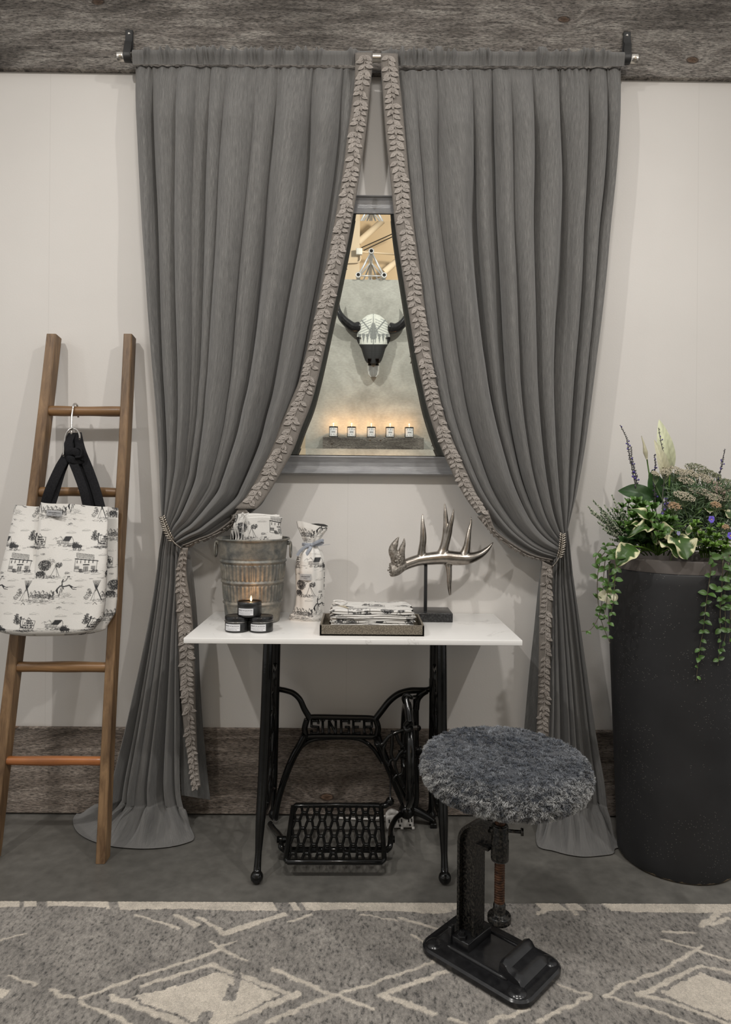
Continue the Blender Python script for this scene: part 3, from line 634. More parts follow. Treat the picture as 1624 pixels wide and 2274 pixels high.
def curtain(side, label):
    O, T, TL = ((O_L, T_L, TAIL_L), (O_R, T_R, TAIL_R))[side]; sg = (1, -1)[side]
    root = thing('curtain', label, 'curtain', ((-.72, ry, 0), (.70, ry, 0))[side], 'pair of tied-back grey curtains')
    nu, nv = 460, 250
    oy = np.array([o[0] for o in O], float); op = spline([(o[1], o[0]) for o in O], nv)
    tt = [t for t in T if t[0] >= O[0][0]]
    inner_edge = [(t[2] if side == 0 else t[1], t[0]) for t in tt] + [(a, b) for a, b, _ in TL]
    ip = spline(inner_edge, nv)
    t = np.linspace(0, 1, nv); u = np.linspace(0, 1, nu)
    # keep both edges level at the top third, then let them converge
    px = op[None, :, 0] + (ip[None, :, 0] - op[None, :, 0]) * u[:, None]; pyy = op[None, :, 1] + (ip[None, :, 1] - op[None, :, 1]) * u[:, None]
    # sag of swags: threads near the inner edge hang a little lower
    pyy += 26 * np.sin(PI * u[:, None]) ** 1.0 * smooth(.55, .9, t)[None] * (1 - smooth(.9, 1, t)[None]) * .6
    B = P(px, pyy, -0.105)
    base = np.interp(t, [0, .1, .5, .85, 1], [-.082, -.094, -.098, -.104, -.120])[None, :] * np.ones((nu, 1))
    A = np.interp(t, [0, .03, .12, .5, .8, .93, 1], [.003, .016, .038, .046, .040, .026, .015])[None, :] * np.ones((nu, 1))
    edge = smooth(1.0, .82, u)[:, None] * smooth(0, .02, u)[:, None]
    drift = (.35 * np.sin(t * 2.3 + 1)[None] * np.sin(u * 5 + side)[:, None] + .12 * np.sin(t * 9 + 20 * u[:, None])) * smooth(0, .3, t)[None] * .5
    dep, lat = folded(B, u, A, side, t, drift)
    wd = np.linalg.norm(B[-1] - B[0], axis=1)[None, :]; cell = wd / NF
    G = B.copy()
    # big broad undulation plus folds
    broad = np.sin(u * 9 + side)[:, None] * .010 * smooth(0.02, .3, t)[None] * (1 - smooth(.85, 1, t))[None]
    G[..., 1] = base - (A * dep) * edge + broad * edge
    e = (B[-1] - B[0]); e = e / (np.linalg.norm(e, axis=1)[:, None] + 1e-9)
    G += (lat * edge * cell * .27)[..., None] * e[None]
    G[..., 1] = np.minimum(G[..., 1], -.049 - .004 * np.sin(u * 50)[:, None])
    # fine gather crinkles close to the rod
    G[..., 1] += .0040 * np.sin(u * 260 + np.sin(u * 37) * 3)[:, None] * (1 - smooth(0, .06, t))[None]
    mids = np.linalg.norm(np.diff(G[:, nv // 3], axis=0), axis=1); us = np.r_[0, np.cumsum(mids)]
    vs = np.r_[0, np.cumsum(np.linalg.norm(np.diff(B[nu // 2], axis=0), axis=1))]
    st = np.stack([np.broadcast_to(us[:, None] * 1.0, (nu, nv)), np.broadcast_to(vs[None], (nu, nv))], -1)
    mb = MB().grid(G, st=st, flip=(side == 1))
    # ---- below the tie: the drop, then the puddle on the floor
    if side == 0:
        lo_o = [(366, 1168), (352, 1235), (336, 1340), (317, 1440), (293, 1550), (270, 1650), (251, 1730), (240, 1785)]
        lo_i = [(404, 1213), (402, 1300), (398, 1400), (399, 1500), (400, 1600), (400, 1700), (402, 1760), (408, 1792)]
        hem = [(176, 1800), (162, 1822), (172, 1848), (205, 1868), (250, 1880), (310, 1885), (370, 1882), (415, 1872), (431, 1862), (424, 1838)]
    else:
        lo_o = [(1258, 1172), (1270, 1250), (1285, 1350), (1299, 1450), (1313, 1550), (1327, 1650), (1340, 1730), (1348, 1790)]
        lo_i = [(1228, 1245), (1226, 1300), (1224, 1400), (1222, 1500), (1220, 1600), (1216, 1700), (1212, 1770), (1206, 1800)]
        hem = [(1366, 1862), (1376, 1880), (1366, 1886), (1362, 1896), (1340, 1900), (1300, 1903), (1265, 1899), (1230, 1890), (1196, 1880), (1190, 1850)]
    nl = 130; s = np.linspace(0, 1, nl); a = spline(lo_o, nl); b = spline(lo_i, nl)
    px = a[None, :, 0] + (b[None, :, 0] - a[None, :, 0]) * u[:, None]; pyy = a[None, :, 1] + (b[None, :, 1] - a[None, :, 1]) * u[:, None]
    B2 = P(px, pyy, -0.11); A2 = np.interp(s, [0, .1, .5, .9, 1], [.010, .014, .024, .026, .018])[None]
    dep, lat = folded(B2, u, A2, side, s, drift[:, -1:] + .10 * np.sin(s * 4 + u[:, None] * 7) * smooth(0, .3, s)[None], .62)
    e2 = B2[-1] - B2[0]; wd2 = np.linalg.norm(e2, axis=1); e2 = e2 / wd2[:, None]
    G2 = B2.copy(); ed = smooth(1.0, .95, u)[:, None] * smooth(0, .02, u)[:, None]
    G2[..., 1] = np.interp(s, [0, .15, 1], [-.125, -.100, -.105])[None] - A2 * dep * ed + .012 * np.sin(u * 11)[:, None] * smooth(.1, .5, s)[None]
    G2 += (lat * ed * (wd2 / NF)[None] * .22)[..., None] * e2[None]
    npd = 46; q = np.linspace(0, 1, npd)[1:]; H = spline(hem, nu); Hf = PZ(H[:, 0], H[:, 1], 0.004)
    bot = G2[:, -1]; G3 = np.zeros((nu, len(q), 3)); dr = (np.cos(2 * PI * np.interp(u, fold_warp(side)[0], np.linspace(0, NF, NF * 2 + 1)) * .5) * .5 + .5)
    for k, w in enumerate(q):
        m_ = w; hz = bot[:, 2] * (1 - m_) ** 2.6
        xy = bot[:, :2] + (Hf[:, :2] - bot[:, :2]) * (m_ ** 1.15)
        G3[:, k, :2] = xy; G3[:, k, 2] = .005 + hz + (.052 * dr * np.sin(PI * min(w * 1.05, 1)) ** 1.3 * (1 - w * .3)) + .010 * np.sin(PI * w) * np.sin(u * 31 + 4)
    G3[:, :, 2] = np.maximum(G3[:, :, 2], .004)
    GL = np.concatenate([G2, G3], 1); m2 = GL.shape[1]
    uw = np.r_[0, np.cumsum(np.linalg.norm(np.diff(G2[:, nl * 2 // 3], axis=0), axis=1))]
    vw = vs[-1] + np.r_[0, np.cumsum(np.linalg.norm(np.diff(GL[nu // 2], axis=0), axis=1))]
    st = np.stack([np.broadcast_to(us[:, None], (nu, m2)), np.broadcast_to(vw[None], (nu, m2))], -1)
    mb.grid(GL, st=st, flip=(side == 1))
    pan = mb.build('cloth_panel', MT['curtain'], root)
    so = pan.modifiers.new('thickness', 'SOLIDIFY'); so.thickness = .0012; so.offset = 0
    # ---- rod pocket with gathers
    x0 = float(P(op[0, 0], 130, ry)[0]); x1 = float(P(ip[0, 0] - sg * 0, 130, ry)[0]); nx = 520; xs = np.linspace(x0, x1, nx); uu = np.linspace(0, 1, nx)
    rg = np.random.default_rng(40 + side); nk = 42; kk = np.sort(rg.uniform(0.01, .985, nk)); kw = rg.uniform(.004, .011, nk); ka = rg.uniform(.006, .016, nk); kd = rg.uniform(-1.2, 1.2, nk)
    rim = np.linspace(0, 1, 30); Gp = np.zeros((nx, 30, 3))
    for j, w in enumerate(rim):
        a_ = PI * .60 - w * PI * 1.02       # from behind the top of the rod over the front and down to the stitch line
        r = rr_ + .006; drop = smooth(.72, 1, w)
        cr = sum(ka[i] * np.exp(-((uu - kk[i] - kd[i] * .012 * (w - .3)) / (kw[i] * (1 - .45 * w))) ** 2) for i in range(nk))
        cr = np.minimum(cr, .018) * (np.sin(PI * min(max(w, .05), .97)) ** .5) * smooth(1, .96, uu) * smooth(0, .02, uu)
        rr2 = r + cr - .003 * (1 - np.exp(-cr * 300)) * 0
        yv = ry - rr2 * math.cos(a_ - 0.0) if False else ry - rr2 * math.sin(PI * (.04 + .70 * w))
        zv = rodz(xs) + rr2 * math.cos(PI * (.04 + .70 * w)) - .020 * drop - .003 * np.sin(uu * 90) * drop * 0
        if w > .72: yv = yv * (1 - drop) + (ry - .013 - cr * .6) * drop
        Gp[:, j] = np.stack([xs, yv, zv], 1)
    so_z = G[:, 0, 2]
    st = np.stack([np.broadcast_to(uu[:, None] * us[-1], (nx, 30)), np.broadcast_to(rim[None] * .05, (nx, 30))], -1)
    pk = MB().grid(Gp, st=st, flip=(side == 1)).build('rod_pocket', MT['curtain'], root)
    # ---- trim band with stitched leaves down the inner edge
    def band(cl_a, cl_b, yv, nm, seed, twist=None):
        n_ = len(cl_a); A_ = P(cl_a[:, 0], cl_a[:, 1], yv); B_ = P(cl_b[:, 0], cl_b[:, 1], yv)
        if twist is not None:      # the band turns edge-on: its width runs back in depth
            wv = B_ - A_; ww = np.linalg.norm(wv, axis=1)[:, None]; tw = np.asarray(twist)[:, None]
            B_ = A_ + wv * (1 - tw * .0) ; B_[:, 1] += tw[:, 0] * .045
        C_ = (A_ + B_) / 2; Wv = B_ - A_
        tn = np.gradient(C_, axis=0); nn_ = np.cross(tn, Wv); nn_ /= np.linalg.norm(nn_, axis=1)[:, None] + 1e-9
        nn_[nn_[:, 1] > 0] *= -1
        off = np.linspace(-.5, .5, 7)
        Gb = C_[:, None] + Wv[:, None] * off[None, :, None] + nn_[:, None] * .003 * (1 - (2 * np.abs(off)) ** 4)[None, :, None]
        bd = MB().grid(Gb, flip=False).build('trim_band', MT['band'], root)
        sm = bd.modifiers.new('t', 'SOLIDIFY'); sm.thickness = .0025; sm.offset = 0
        leaf_strip(C_ + nn_ * .004, Wv * .5, nn_, 1, seed, 'leaf_trim', bd)
    n_ = 130
    ta = spline([(r[1], r[0]) for r in T], n_); tb = spline([(r[2], r[0]) for r in T], n_)
    if side == 1: ta, tb = tb, ta
    sfr = np.linspace(0, 1, n_); yv = np.interp(sfr, [0, .02, .05, .5, .9, 1], [ry - .030, ry - .031, ry - .026, -.118, -.130, -.144])
    band(ta, tb, yv, 'upper', 90 + side)
    # the tail where the band turns under, seen almost edge-on
    last_a, last_b = ta[-1], tb[-1]
    tl = spline([((last_a[0] + last_b[0]) / 2, last_b[1])] + [(a_, b_) for a_, b_, _ in TL], 40)
    hw_ = np.interp(np.linspace(0, 1, 40), [0, .25, 1], [14, 3.5, 2.0])
    dv = np.gradient(tl, axis=0); dv /= np.linalg.norm(dv, axis=1)[:, None]; nv_ = np.stack([-dv[:, 1], dv[:, 0]], 1) * sg
    band(tl + nv_ * hw_[:, None] * sg * 0 + nv_ * hw_[:, None], tl - nv_ * hw_[:, None], np.interp(np.linspace(0, 1, 40), [0, 1], [-.140, -.135]), 'tail', 70 + side, np.interp(np.linspace(0, 1, 40), [0, .4, 1], [0, 1, .8]))
    # ---- front flap below the tie with its own band, and the pale lining behind it
    if side == 0:
        fa = [(402, 1214), (394, 1300), (394, 1400), (397, 1500), (398, 1600), (400, 1700), (403, 1766)]; fb = [(420, 1214), (432, 1300), (440, 1400), (444, 1500), (450, 1600), (459, 1700), (467, 1776)]
        ba = [(402, 1216), (391, 1270), (391, 1340), (396, 1420), (399, 1500), (407, 1600), (418, 1690), (428, 1757)]; bb = [(418, 1216), (414, 1270), (424, 1340), (431, 1420), (433, 1500), (436, 1600), (440, 1690), (446, 1746)]
    else:
        fa = [(1230, 1246), (1233, 1300), (1232, 1400), (1230, 1500), (1228, 1600), (1226, 1700), (1222, 1790)]; fb = [(1205, 1236), (1196, 1300), (1186, 1400), (1175, 1500), (1166, 1600), (1158, 1700), (1152, 1780)]
        ba = [(1229, 1258), (1227, 1300), (1226, 1380), (1223, 1450), (1222, 1540), (1219, 1640), (1216, 1700), (1214, 1760)]; bb = [(1205, 1246), (1200, 1300), (1198, 1380), (1197, 1450), (1195, 1540), (1191, 1640), (1189, 1700), (1187, 1760)]
    nf = 90; A_ = spline(fa, nf); B_ = spline(fb, nf); w = np.linspace(0, 1, 26); sfr = np.linspace(0, 1, nf)
    px = A_[None, :, 0] + (B_[None, :, 0] - A_[None, :, 0]) * w[:, None]; pyy = A_[None, :, 1] + (B_[None, :, 1] - A_[None, :, 1]) * w[:, None]
    yy = -.092 - .012 * np.sin(w * PI * .9)[:, None] * np.ones(nf)[None] + .030 * smooth(.5, 1, w)[:, None] * smooth(.1, .5, sfr)[None]
    yy = np.where(np.arange(nf)[None] < 4, -.115, yy)
    Gf = P(px, pyy, yy); st = np.stack([np.broadcast_to(w[:, None] * .06, px.shape), np.broadcast_to(sfr[None], px.shape)], -1)
    fl = MB().grid(Gf, st=st, flip=(side == 1)).build('lining', MT['lining'], root)
    band(spline(ba, nf), spline(bb, nf), np.interp(sfr, [0, .1, 1], [-.142, -.126, -.128]), 'lower', 50 + side)
    return root
cl = curtain(0, 'left grey curtain with beige leaf trim, tied back and puddling behind the ladder')
cr_ = curtain(1, 'right grey curtain with beige leaf trim, tied back beside the tall planter')

# ---- metal branch holdbacks
def holdback(pts, depth, label, hook, seed, leaves=11):
    p3 = spline([P(a, b, d) for (a, b), d in zip(pts, depth)], 60); rt_ = thing('curtain_holdback', label, 'curtain tieback', tuple(p3[30]))
    MB().tube(p3, np.interp(np.linspace(0, 1, 60), [0, 1], [.0018, .0032]), 8).build('stem', MT['pewter'], rt_)
    rr = random.Random(seed); mb = MB()
    for k in range(leaves):
        i = int(2 + k * (42 / leaves) + 2); c = p3[i]; t = p3[i + 1] - p3[i]; t /= np.linalg.norm(t); nn_ = V3((0, -1, 0)); w = np.cross(nn_, t); w /= np.linalg.norm(w)
        for sg in (-1, 1):
            d = -t * math.cos(.85) + w * sg * math.sin(.85); d /= np.linalg.norm(d); sd = np.cross(nn_, d); Ln = .017 - .004 * abs(k / leaves - .5)
            tt = np.linspace(0, 1, 8); ww = np.sin(tt * PI) ** .7 * .0042
            G = np.array([[c + d * a * Ln + sd * b * ww[i2] + nn_ * (.004 * math.sin(a * PI) * (1 - abs(b)) + .003 * a + rr.uniform(0, .0002)) for b in (-1, -.5, 0, .5, 1)] for i2, a in enumerate(tt)])
            mb.grid(G)
    lo = mb.build('leaves', MT['pewter'], rt_); sm = lo.modifiers.new('t', 'SOLIDIFY'); sm.thickness = .0015
    h3 = spline([p3[-1]] + [V3(h) for h in hook], 40)
    MB().tube(h3, .0042, 10, flat=.5, side=(0, 0, 1)).build('wall_arm', MT['pewter'], rt_)
e = P(410, 1216, -.13); e1 = P(424, 1212, -.07)
holdback([(360, 1146), (366, 1166), (376, 1190), (388, 1206), (402, 1217)], [-.150, -.158, -.162, -.160, -.152], 'metal leaf branch tieback gathering the left curtain', [P(410, 1220, -.12), P(416, 1214, -.07), P(412, 1206, -.004)], 3)
holdback([(1250, 1184), (1249, 1206), (1246, 1226), (1239, 1244), (1229, 1257)], [-.150, -.158, -.162, -.160, -.152], 'metal leaf branch tieback gathering the right curtain', [P(1220, 1262, -.12), P(1212, 1254, -.07), P(1216, 1240, -.004)], 4)
# ================================================================== PRINTED TOILE (scenes drawn as ink strokes on a repeat, 218 x 265 mm)
TW, TH_, SCL = 436, 530, 2.0       # half-millimetre cells
_pts = []
def stroke(x0, y0, x1, y1, w=0.9, a=.9):
    n_ = max(2, int(math.hypot(x1 - x0, y1 - y0) * 1.5)); t = np.linspace(0, 1, n_)
    _pts.append(np.stack([x0 + (x1 - x0) * t, y0 + (y1 - y0) * t, np.full(n_, w), np.full(n_, a)], 1))
def poly(pts, w=.9, a=.9):
    for p, q in zip(pts[:-1], pts[1:]): stroke(*p, *q, w, a)
def scrib(cx, cy, rx, ry_, n_, w=.9, a=.85, L=5, tri=False, d=None):
    for _ in range(int(n_ * 1.35)):
        th = R.uniform(0, 2 * PI); r = math.sqrt(R.random()); x = cx + rx * r * math.cos(th); y = cy + ry_ * r * math.sin(th)
        if tri: y = cy + ry_ * R.uniform(-1, 1); x = cx + rx * R.uniform(-1, 1) * (y - cy + ry_) / (2 * ry_)
        an = R.uniform(0, PI) if d is None else d + R.uniform(-.3, .3); l = R.uniform(.4, 1) * L
        stroke(x, y, x + l * math.cos(an), y + l * math.sin(an), w, a * R.uniform(.6, 1))
def ground(cx, cy, hw, n_=26, a=.5):
    for _ in range(n_):
        x = cx + R.gauss(0, hw * .5); y = cy + R.gauss(0, 3.5); l = R.uniform(4, 16); stroke(x, y, x + l, y + R.uniform(-1, 1), .7, a * R.uniform(.4, 1))
def fir(cx, by, h, w): scrib(cx, by - h / 2, w, h / 2, int(h * w * .16) + 10, .9, .9, 4, tri=True)
def hills(x0, x1, by, h, n_=7, a=.7):
    xs = np.linspace(x0, x1, n_ * 2 + 1); ys = [by - (h * R.uniform(.5, 1) if k % 2 else h * R.uniform(.1, .45)) for k in range(len(xs))]
    poly(list(zip(xs, ys)), .8, a)
    for k in range(1, len(xs), 2):
        for _ in range(7): stroke(xs[k] + R.uniform(0, 3), ys[k] + R.uniform(0, 3), xs[k] + R.uniform(2, 11), ys[k] + R.uniform(4, 14), .6, a * .8)
def cloud(cx, cy, w):
    poly([(cx - w, cy), (cx - w * .6, cy - 3), (cx - w * .3, cy - 8), (cx + w * .05, cy - 10), (cx + w * .3, cy - 5), (cx + w * .6, cy - 4), (cx + w, cy)], .6, .35)
    for k in range(4): stroke(cx - w * 1.1, cy + k * 1.5, cx + w * R.uniform(.3, 1.2), cy + k * 1.5, .5, .3)
F5 = {'A': '010101111101101', 'C': '011100100100011', 'D': '110101101101110', 'E': '111100110100111', 'F': '111100110100100', 'G': '011100101101011', 'H': '101101111101101', 'I': '111010010010111', 'J': '001001001101010', 'K': '101101110101101', 'L': '100100100100111', 'N': '111101101101101', 'O': '111101101101111', 'R': '110101110101101', 'S': '011100010001110', 'T': '111010010010010', 'W': '101101101111101', 'Y': '101101010010010', ' ': '0' * 15}
def micro(txt, cx, y, px=1.25, a=1.0):
    w = len(txt) * 4 * px; x0 = cx - w / 2
    for k, chh in enumerate(txt):
        g = F5.get(chh, '0' * 15)
        for i in range(15):
            if g[i] == '1':
                x = x0 + (k * 4 + i % 3) * px; yy = y + (i // 3) * px; stroke(x, yy, x + px * .6, yy, 1.0, a)
def sign(cx, cy):
    for k in range(26): scrib(cx - 42, cy - 34 + k, 14, 4, 5, .9, .85, 5)
    scrib(cx - 42, cy - 40, 9, 12, 40, .9, .9, 5)
    poly([(cx - 24, cy - 34), (cx - 26, cy - 10), (cx - 20, cy + 8)], 3.5, 1); stroke(cx - 24, cy - 26, cx - 8, cy - 30, 1.8, 1); scrib(cx - 24, cy - 34, 4, 5, 20, 1, 1, 3)
    poly([(cx - 14, cy - 26), (cx + 44, cy - 20), (cx + 44, cy + 14), (cx - 16, cy + 10), (cx - 14, cy - 26)], .9, .8)
    poly([(cx + 8, cy - 25), (cx + 16, cy - 34), (cx + 26, cy - 24)], 1.2, .9)
    micro('HOWDY', cx + 16, cy - 22, 1.5); micro('STRANGER', cx + 15, cy - 13, 1.4); micro('JACKSON HOLE', cx + 15, cy - 3, 1.15)
    stroke(cx - 26, cy + 12, cx + 42, cy + 16, 1.1, .9); micro('THE LAST OF THE', cx + 10, cy + 6, .9)
    ground(cx, cy + 26, 70, 46, .85); scrib(cx + 5, cy + 24, 46, 7, 70, .9, .8, 5)
def teepee(cx, cy):
    for k in range(-3, 4): stroke(cx + k * .8, cy - 20, cx + k * 4.5, cy - 52, 1.1, .9)
    poly([(cx - 2, cy - 20), (cx - 17, cy + 26)], 1, .8); poly([(cx + 2, cy - 20), (cx + 22, cy + 27)], 2.6, .95)
    poly([(cx - 4, cy - 8), (cx - 6, cy + 26)], .6, .5); scrib(cx, cy - 17, 4, 6, 16, 1, .9, 4)
    scrib(cx - 25, cy - 6, 10, 16, 60, .9, .8, 4); scrib(cx - 34, cy + 12, 9, 10, 30, .9, .7, 4)
    hills(cx + 14, cx + 110, cy + 8, 26, 6); scrib(cx + 62, cy + 8, 50, 9, 170, .8, .75, 7, d=.25); fir(cx + 112, cy + 20, 32, 10); fir(cx + 100, cy + 18, 20, 8)
    ground(cx + 50, cy + 34, 120, 60, .6); scrib(cx + 40, cy + 26, 60, 6, 60, .8, .6, 10, d=.05); poly([(cx - 8, cy + 42), (cx - 2, cy + 34), (cx + 6, cy + 42)], 1.2, .8)
def barn(cx, cy):
    for k in range(16): stroke(cx - 22 + k * 2.2, cy - 4 + k * .1, cx - 10 + k * 2.0, cy - 24, 1.6, .95)
    poly([(cx + 12, cy - 4), (cx + 22, cy - 24), (cx + 34, cy - 4), (cx + 34, cy + 10)], .9, .9)
    for k in range(12): stroke(cx - 46 + k * 5, cy - 2 - k * .3, cx - 46 + k * 5, cy + 9, 1, .85)
    poly([(cx - 52, cy - 2), (cx - 22, cy - 8)], 1, .9); stroke(cx - 50, cy + 9, cx + 34, cy + 11, .9, .8)
    hills(cx - 70, cx + 20, cy - 2, 30, 4, .5); scrib(cx + 46, cy + 8, 16, 8, 50, .9, .75, 5); ground(cx, cy + 18, 80, 50, .7); scrib(cx + 20, cy + 20, 40, 6, 50, .9, .7, 5)
def hotel(cx, cy):
    poly([(cx - 46, cy - 14), (cx - 46, cy + 34), (cx + 46, cy + 34), (cx + 48, cy - 12), (cx - 46, cy - 22), (cx - 46, cy - 14)], 1, .85)
    stroke(cx - 48, cy - 20, cx + 52, cy - 10, 2.2, .95)
    poly([(cx - 44, cy - 46), (cx + 32, cy - 36), (cx + 34, cy - 18), (cx - 42, cy - 28), (cx - 44, cy - 46)], 1, .9)
    for k in range(12): stroke(cx - 40 + k * 6, cy - 42 + k * .7, cx - 38 + k * 6, cy - 36 + k * .7, 1.5, .95); stroke(cx - 38 + k * 6, cy - 34 + k * .7, cx - 36 + k * 6, cy - 30 + k * .7, 1.3, .9)
    for x in (-38, -22, -4, 12, 30): stroke(cx + x, cy - 12, cx + x, cy - 2, 2.4, .95)
    for x in (-36, 32): 
        for k in range(6): stroke(cx + x - 8, cy + 12 + k * 2.6, cx + x + 9, cy + 12 + k * 2.6, .9, .9)
    for k in range(5): stroke(cx - 6 + k * 4, cy + 14, cx - 6 + k * 4, cy + 33, 1.5, .9)
    stroke(cx - 10, cy + 6, cx + 14, cy + 6, 3, .9); scrib(cx - 18, cy + 30, 8, 8, 40, .9, .9, 4); scrib(cx + 38, cy + 32, 14, 6, 40, .9, .85, 5); ground(cx, cy + 38, 80, 34, .6)
def bronco(cx, cy):
    poly([(cx - 22, cy + 24), (cx - 26, cy + 4), (cx - 14, cy - 10), (cx + 6, cy - 8), (cx + 28, cy - 14), (cx + 40, cy - 4)], 4.2, .85)
    poly([(cx - 22, cy + 22), (cx - 30, cy + 12), (cx - 26, cy + 2)], 3, .8); poly([(cx - 8, cy - 4), (cx - 12, cy + 22), (cx - 16, cy + 38)], 1.8, .85); poly([(cx - 2, cy - 4), (cx - 4, cy + 20)], 1.8, .85)
    poly([(cx + 32, cy - 8), (cx + 44, cy + 4), (cx + 60, cy + 6)], 1.8, .9); poly([(cx + 34, cy - 12), (cx + 48, cy - 4), (cx + 60, cy - 3)], 1.8, .9)
    poly([(cx - 6, cy - 10), (cx - 8, cy - 30), (cx - 4, cy - 40)], 4, .8); poly([(cx - 6, cy - 28), (cx + 10, cy - 36), (cx + 16, cy - 50)], 1.8, .85); scrib(cx + 20, cy - 55, 5, 3, 16, 1, .9, 4)
    poly([(cx - 4, cy - 10), (cx + 4, cy + 4)], 2.4, .85); scrib(cx + 10, cy + 30, 30, 10, 60, .7, .4, 5); ground(cx, cy + 42, 60, 24, .5)
def camp(cx, cy):
    scrib(cx - 18, cy - 14, 24, 20, 330, .9, .9, 5); scrib(cx - 2, cy - 28, 22, 12, 90, .8, .5, 5); scrib(cx + 36, cy - 16, 14, 9, 60, .9, .9, 6)
    poly([(cx + 10, cy + 28), (cx + 24, cy - 10), (cx + 42, cy + 28)], 1, .9); poly([(cx + 24, cy - 10), (cx + 34, cy + 28)], .8, .6)
    scrib(cx - 30, cy + 18, 19, 10, 140, 1, .95, 5); stroke(cx - 44, cy + 20, cx - 44, cy + 36, 2.4, .9); stroke(cx - 18, cy + 20, cx - 16, cy + 36, 2.4, .9); ground(cx, cy + 34, 90, 50, .7); scrib(cx, cy + 30, 40, 6, 60, .9, .8, 4)
def buffalo(cx, cy):
    scrib(cx - 10, cy - 4, 18, 14, 190, 1, .95, 5); scrib(cx + 14, cy, 18, 9, 110, 1, .85, 5)
    for x in (-18, -8, 14, 26): stroke(cx + x, cy + 6, cx + x + 1, cy + 22, 2, .9)
    ground(cx, cy + 22, 60, 30, .6)
def moon(cx, cy): poly([(cx + 7 * math.cos(a), cy + 7 * math.sin(a)) for a in np.linspace(.9, 5.2, 12)], .6, .4)
def vig(fn, cx, cy, k):
    i0 = len(_pts); fn(cx, cy)
    for i in range(i0, len(_pts)):
        p = _pts[i].copy(); p[:, 0] = cx + (p[:, 0] - cx) * k; p[:, 1] = cy + (p[:, 1] - cy) * k; p[:, 2] *= 1.5; _pts[i] = p
vig(bronco, 225, 28, 1.35); vig(teepee, 425, 66, 1.62); vig(sign, 12, 262, 1.45); vig(barn, 208, 262, 1.3); vig(buffalo, 278, 292, 1.1); vig(hotel, 348, 402, 1.45); vig(camp, 118, 436, 1.65)
moon(118, 372); moon(300, 330); scrib(215, 150, 16, 6, 26, .9, .7, 6); ground(215, 158, 40, 10, .5); scrib(236, 460, 16, 6, 26, .9, .7, 6); ground(236, 470, 40, 10, .5); scrib(70, 340, 14, 5, 20, .9, .6, 6)
for cxx, cyy, w in ((70, 190, 30), (230, 205, 34), (330, 190, 26), (20, 350, 30), (420, 470, 30), (230, 380, 30), (330, 510, 32), (150, 520, 26), (330, 20, 22)): cloud(cxx, cyy, w)
TP = np.vstack(_pts); INK = np.zeros((TH_, TW), np.float32)
for dx in range(-3, 4):
    for dy in range(-3, 4):
        ix = np.round(TP[:, 0]).astype(int) + dx; iy = np.round(TP[:, 1]).astype(int) + dy
        d = np.hypot(ix - TP[:, 0], iy - TP[:, 1]); v_ = np.clip(1.0 - (d - TP[:, 2] * .62) / .8, 0, 1) * TP[:, 3]
        ok = v_ > .02; np.maximum.at(INK, (iy[ok] % TH_, ix[ok] % TW), v_[ok].astype(np.float32))
def ink(x, z, ox=0.0, oz=0.0, sc=1.0):       # metres right, metres up
    fx = ((x - ox) / sc * 1000 * SCL) % TW; fy = ((oz - z) / sc * 1000 * SCL) % TH_
    x0 = np.floor(fx).astype(int) % TW; y0 = np.floor(fy).astype(int) % TH_; ax = fx - np.floor(fx); ay = fy - np.floor(fy); x1 = (x0 + 1) % TW; y1 = (y0 + 1) % TH_
    v = INK[y0, x0] * (1 - ax) * (1 - ay) + INK[y0, x1] * ax * (1 - ay) + INK[y1, x0] * (1 - ax) * ay + INK[y1, x1] * ax * ay
    v = np.clip(v * 1.5, 0, 1)[..., None]
    return V3((.68, .66, .625)) * (1 - v) + V3((.022, .022, .024)) * v

def text_mesh(txt, height, width=None, ext=0.0004, shear=0.0, res=3):
    cu = bpy.data.curves.new('t', 'FONT'); cu.body = txt; cu.size = 1.0; cu.resolution_u = res; cu.extrude = 0; cu.align_x = 'CENTER'; cu.shear = shear
    o = put(bpy.data.objects.new('t', cu)); dg = bpy.context.evaluated_depsgraph_get(); me = o.evaluated_get(dg).to_mesh()
    v = np.array([w.co[:] for w in me.vertices]); f = [tuple(p.vertices) for p in me.polygons]
    o.evaluated_get(dg).to_mesh_clear(); bpy.data.objects.remove(o); bpy.data.curves.remove(cu)
    h = v[:, 1].max() - v[:, 1].min(); w = v[:, 0].max() - v[:, 0].min(); cx = (v[:, 0].max() + v[:, 0].min()) / 2; cy = (v[:, 1].max() + v[:, 1].min()) / 2
    v[:, 1] = (v[:, 1] - cy) / h * height; v[:, 0] = (v[:, 0] - cx) / w * (width if width else w / h * height)
    return v, f

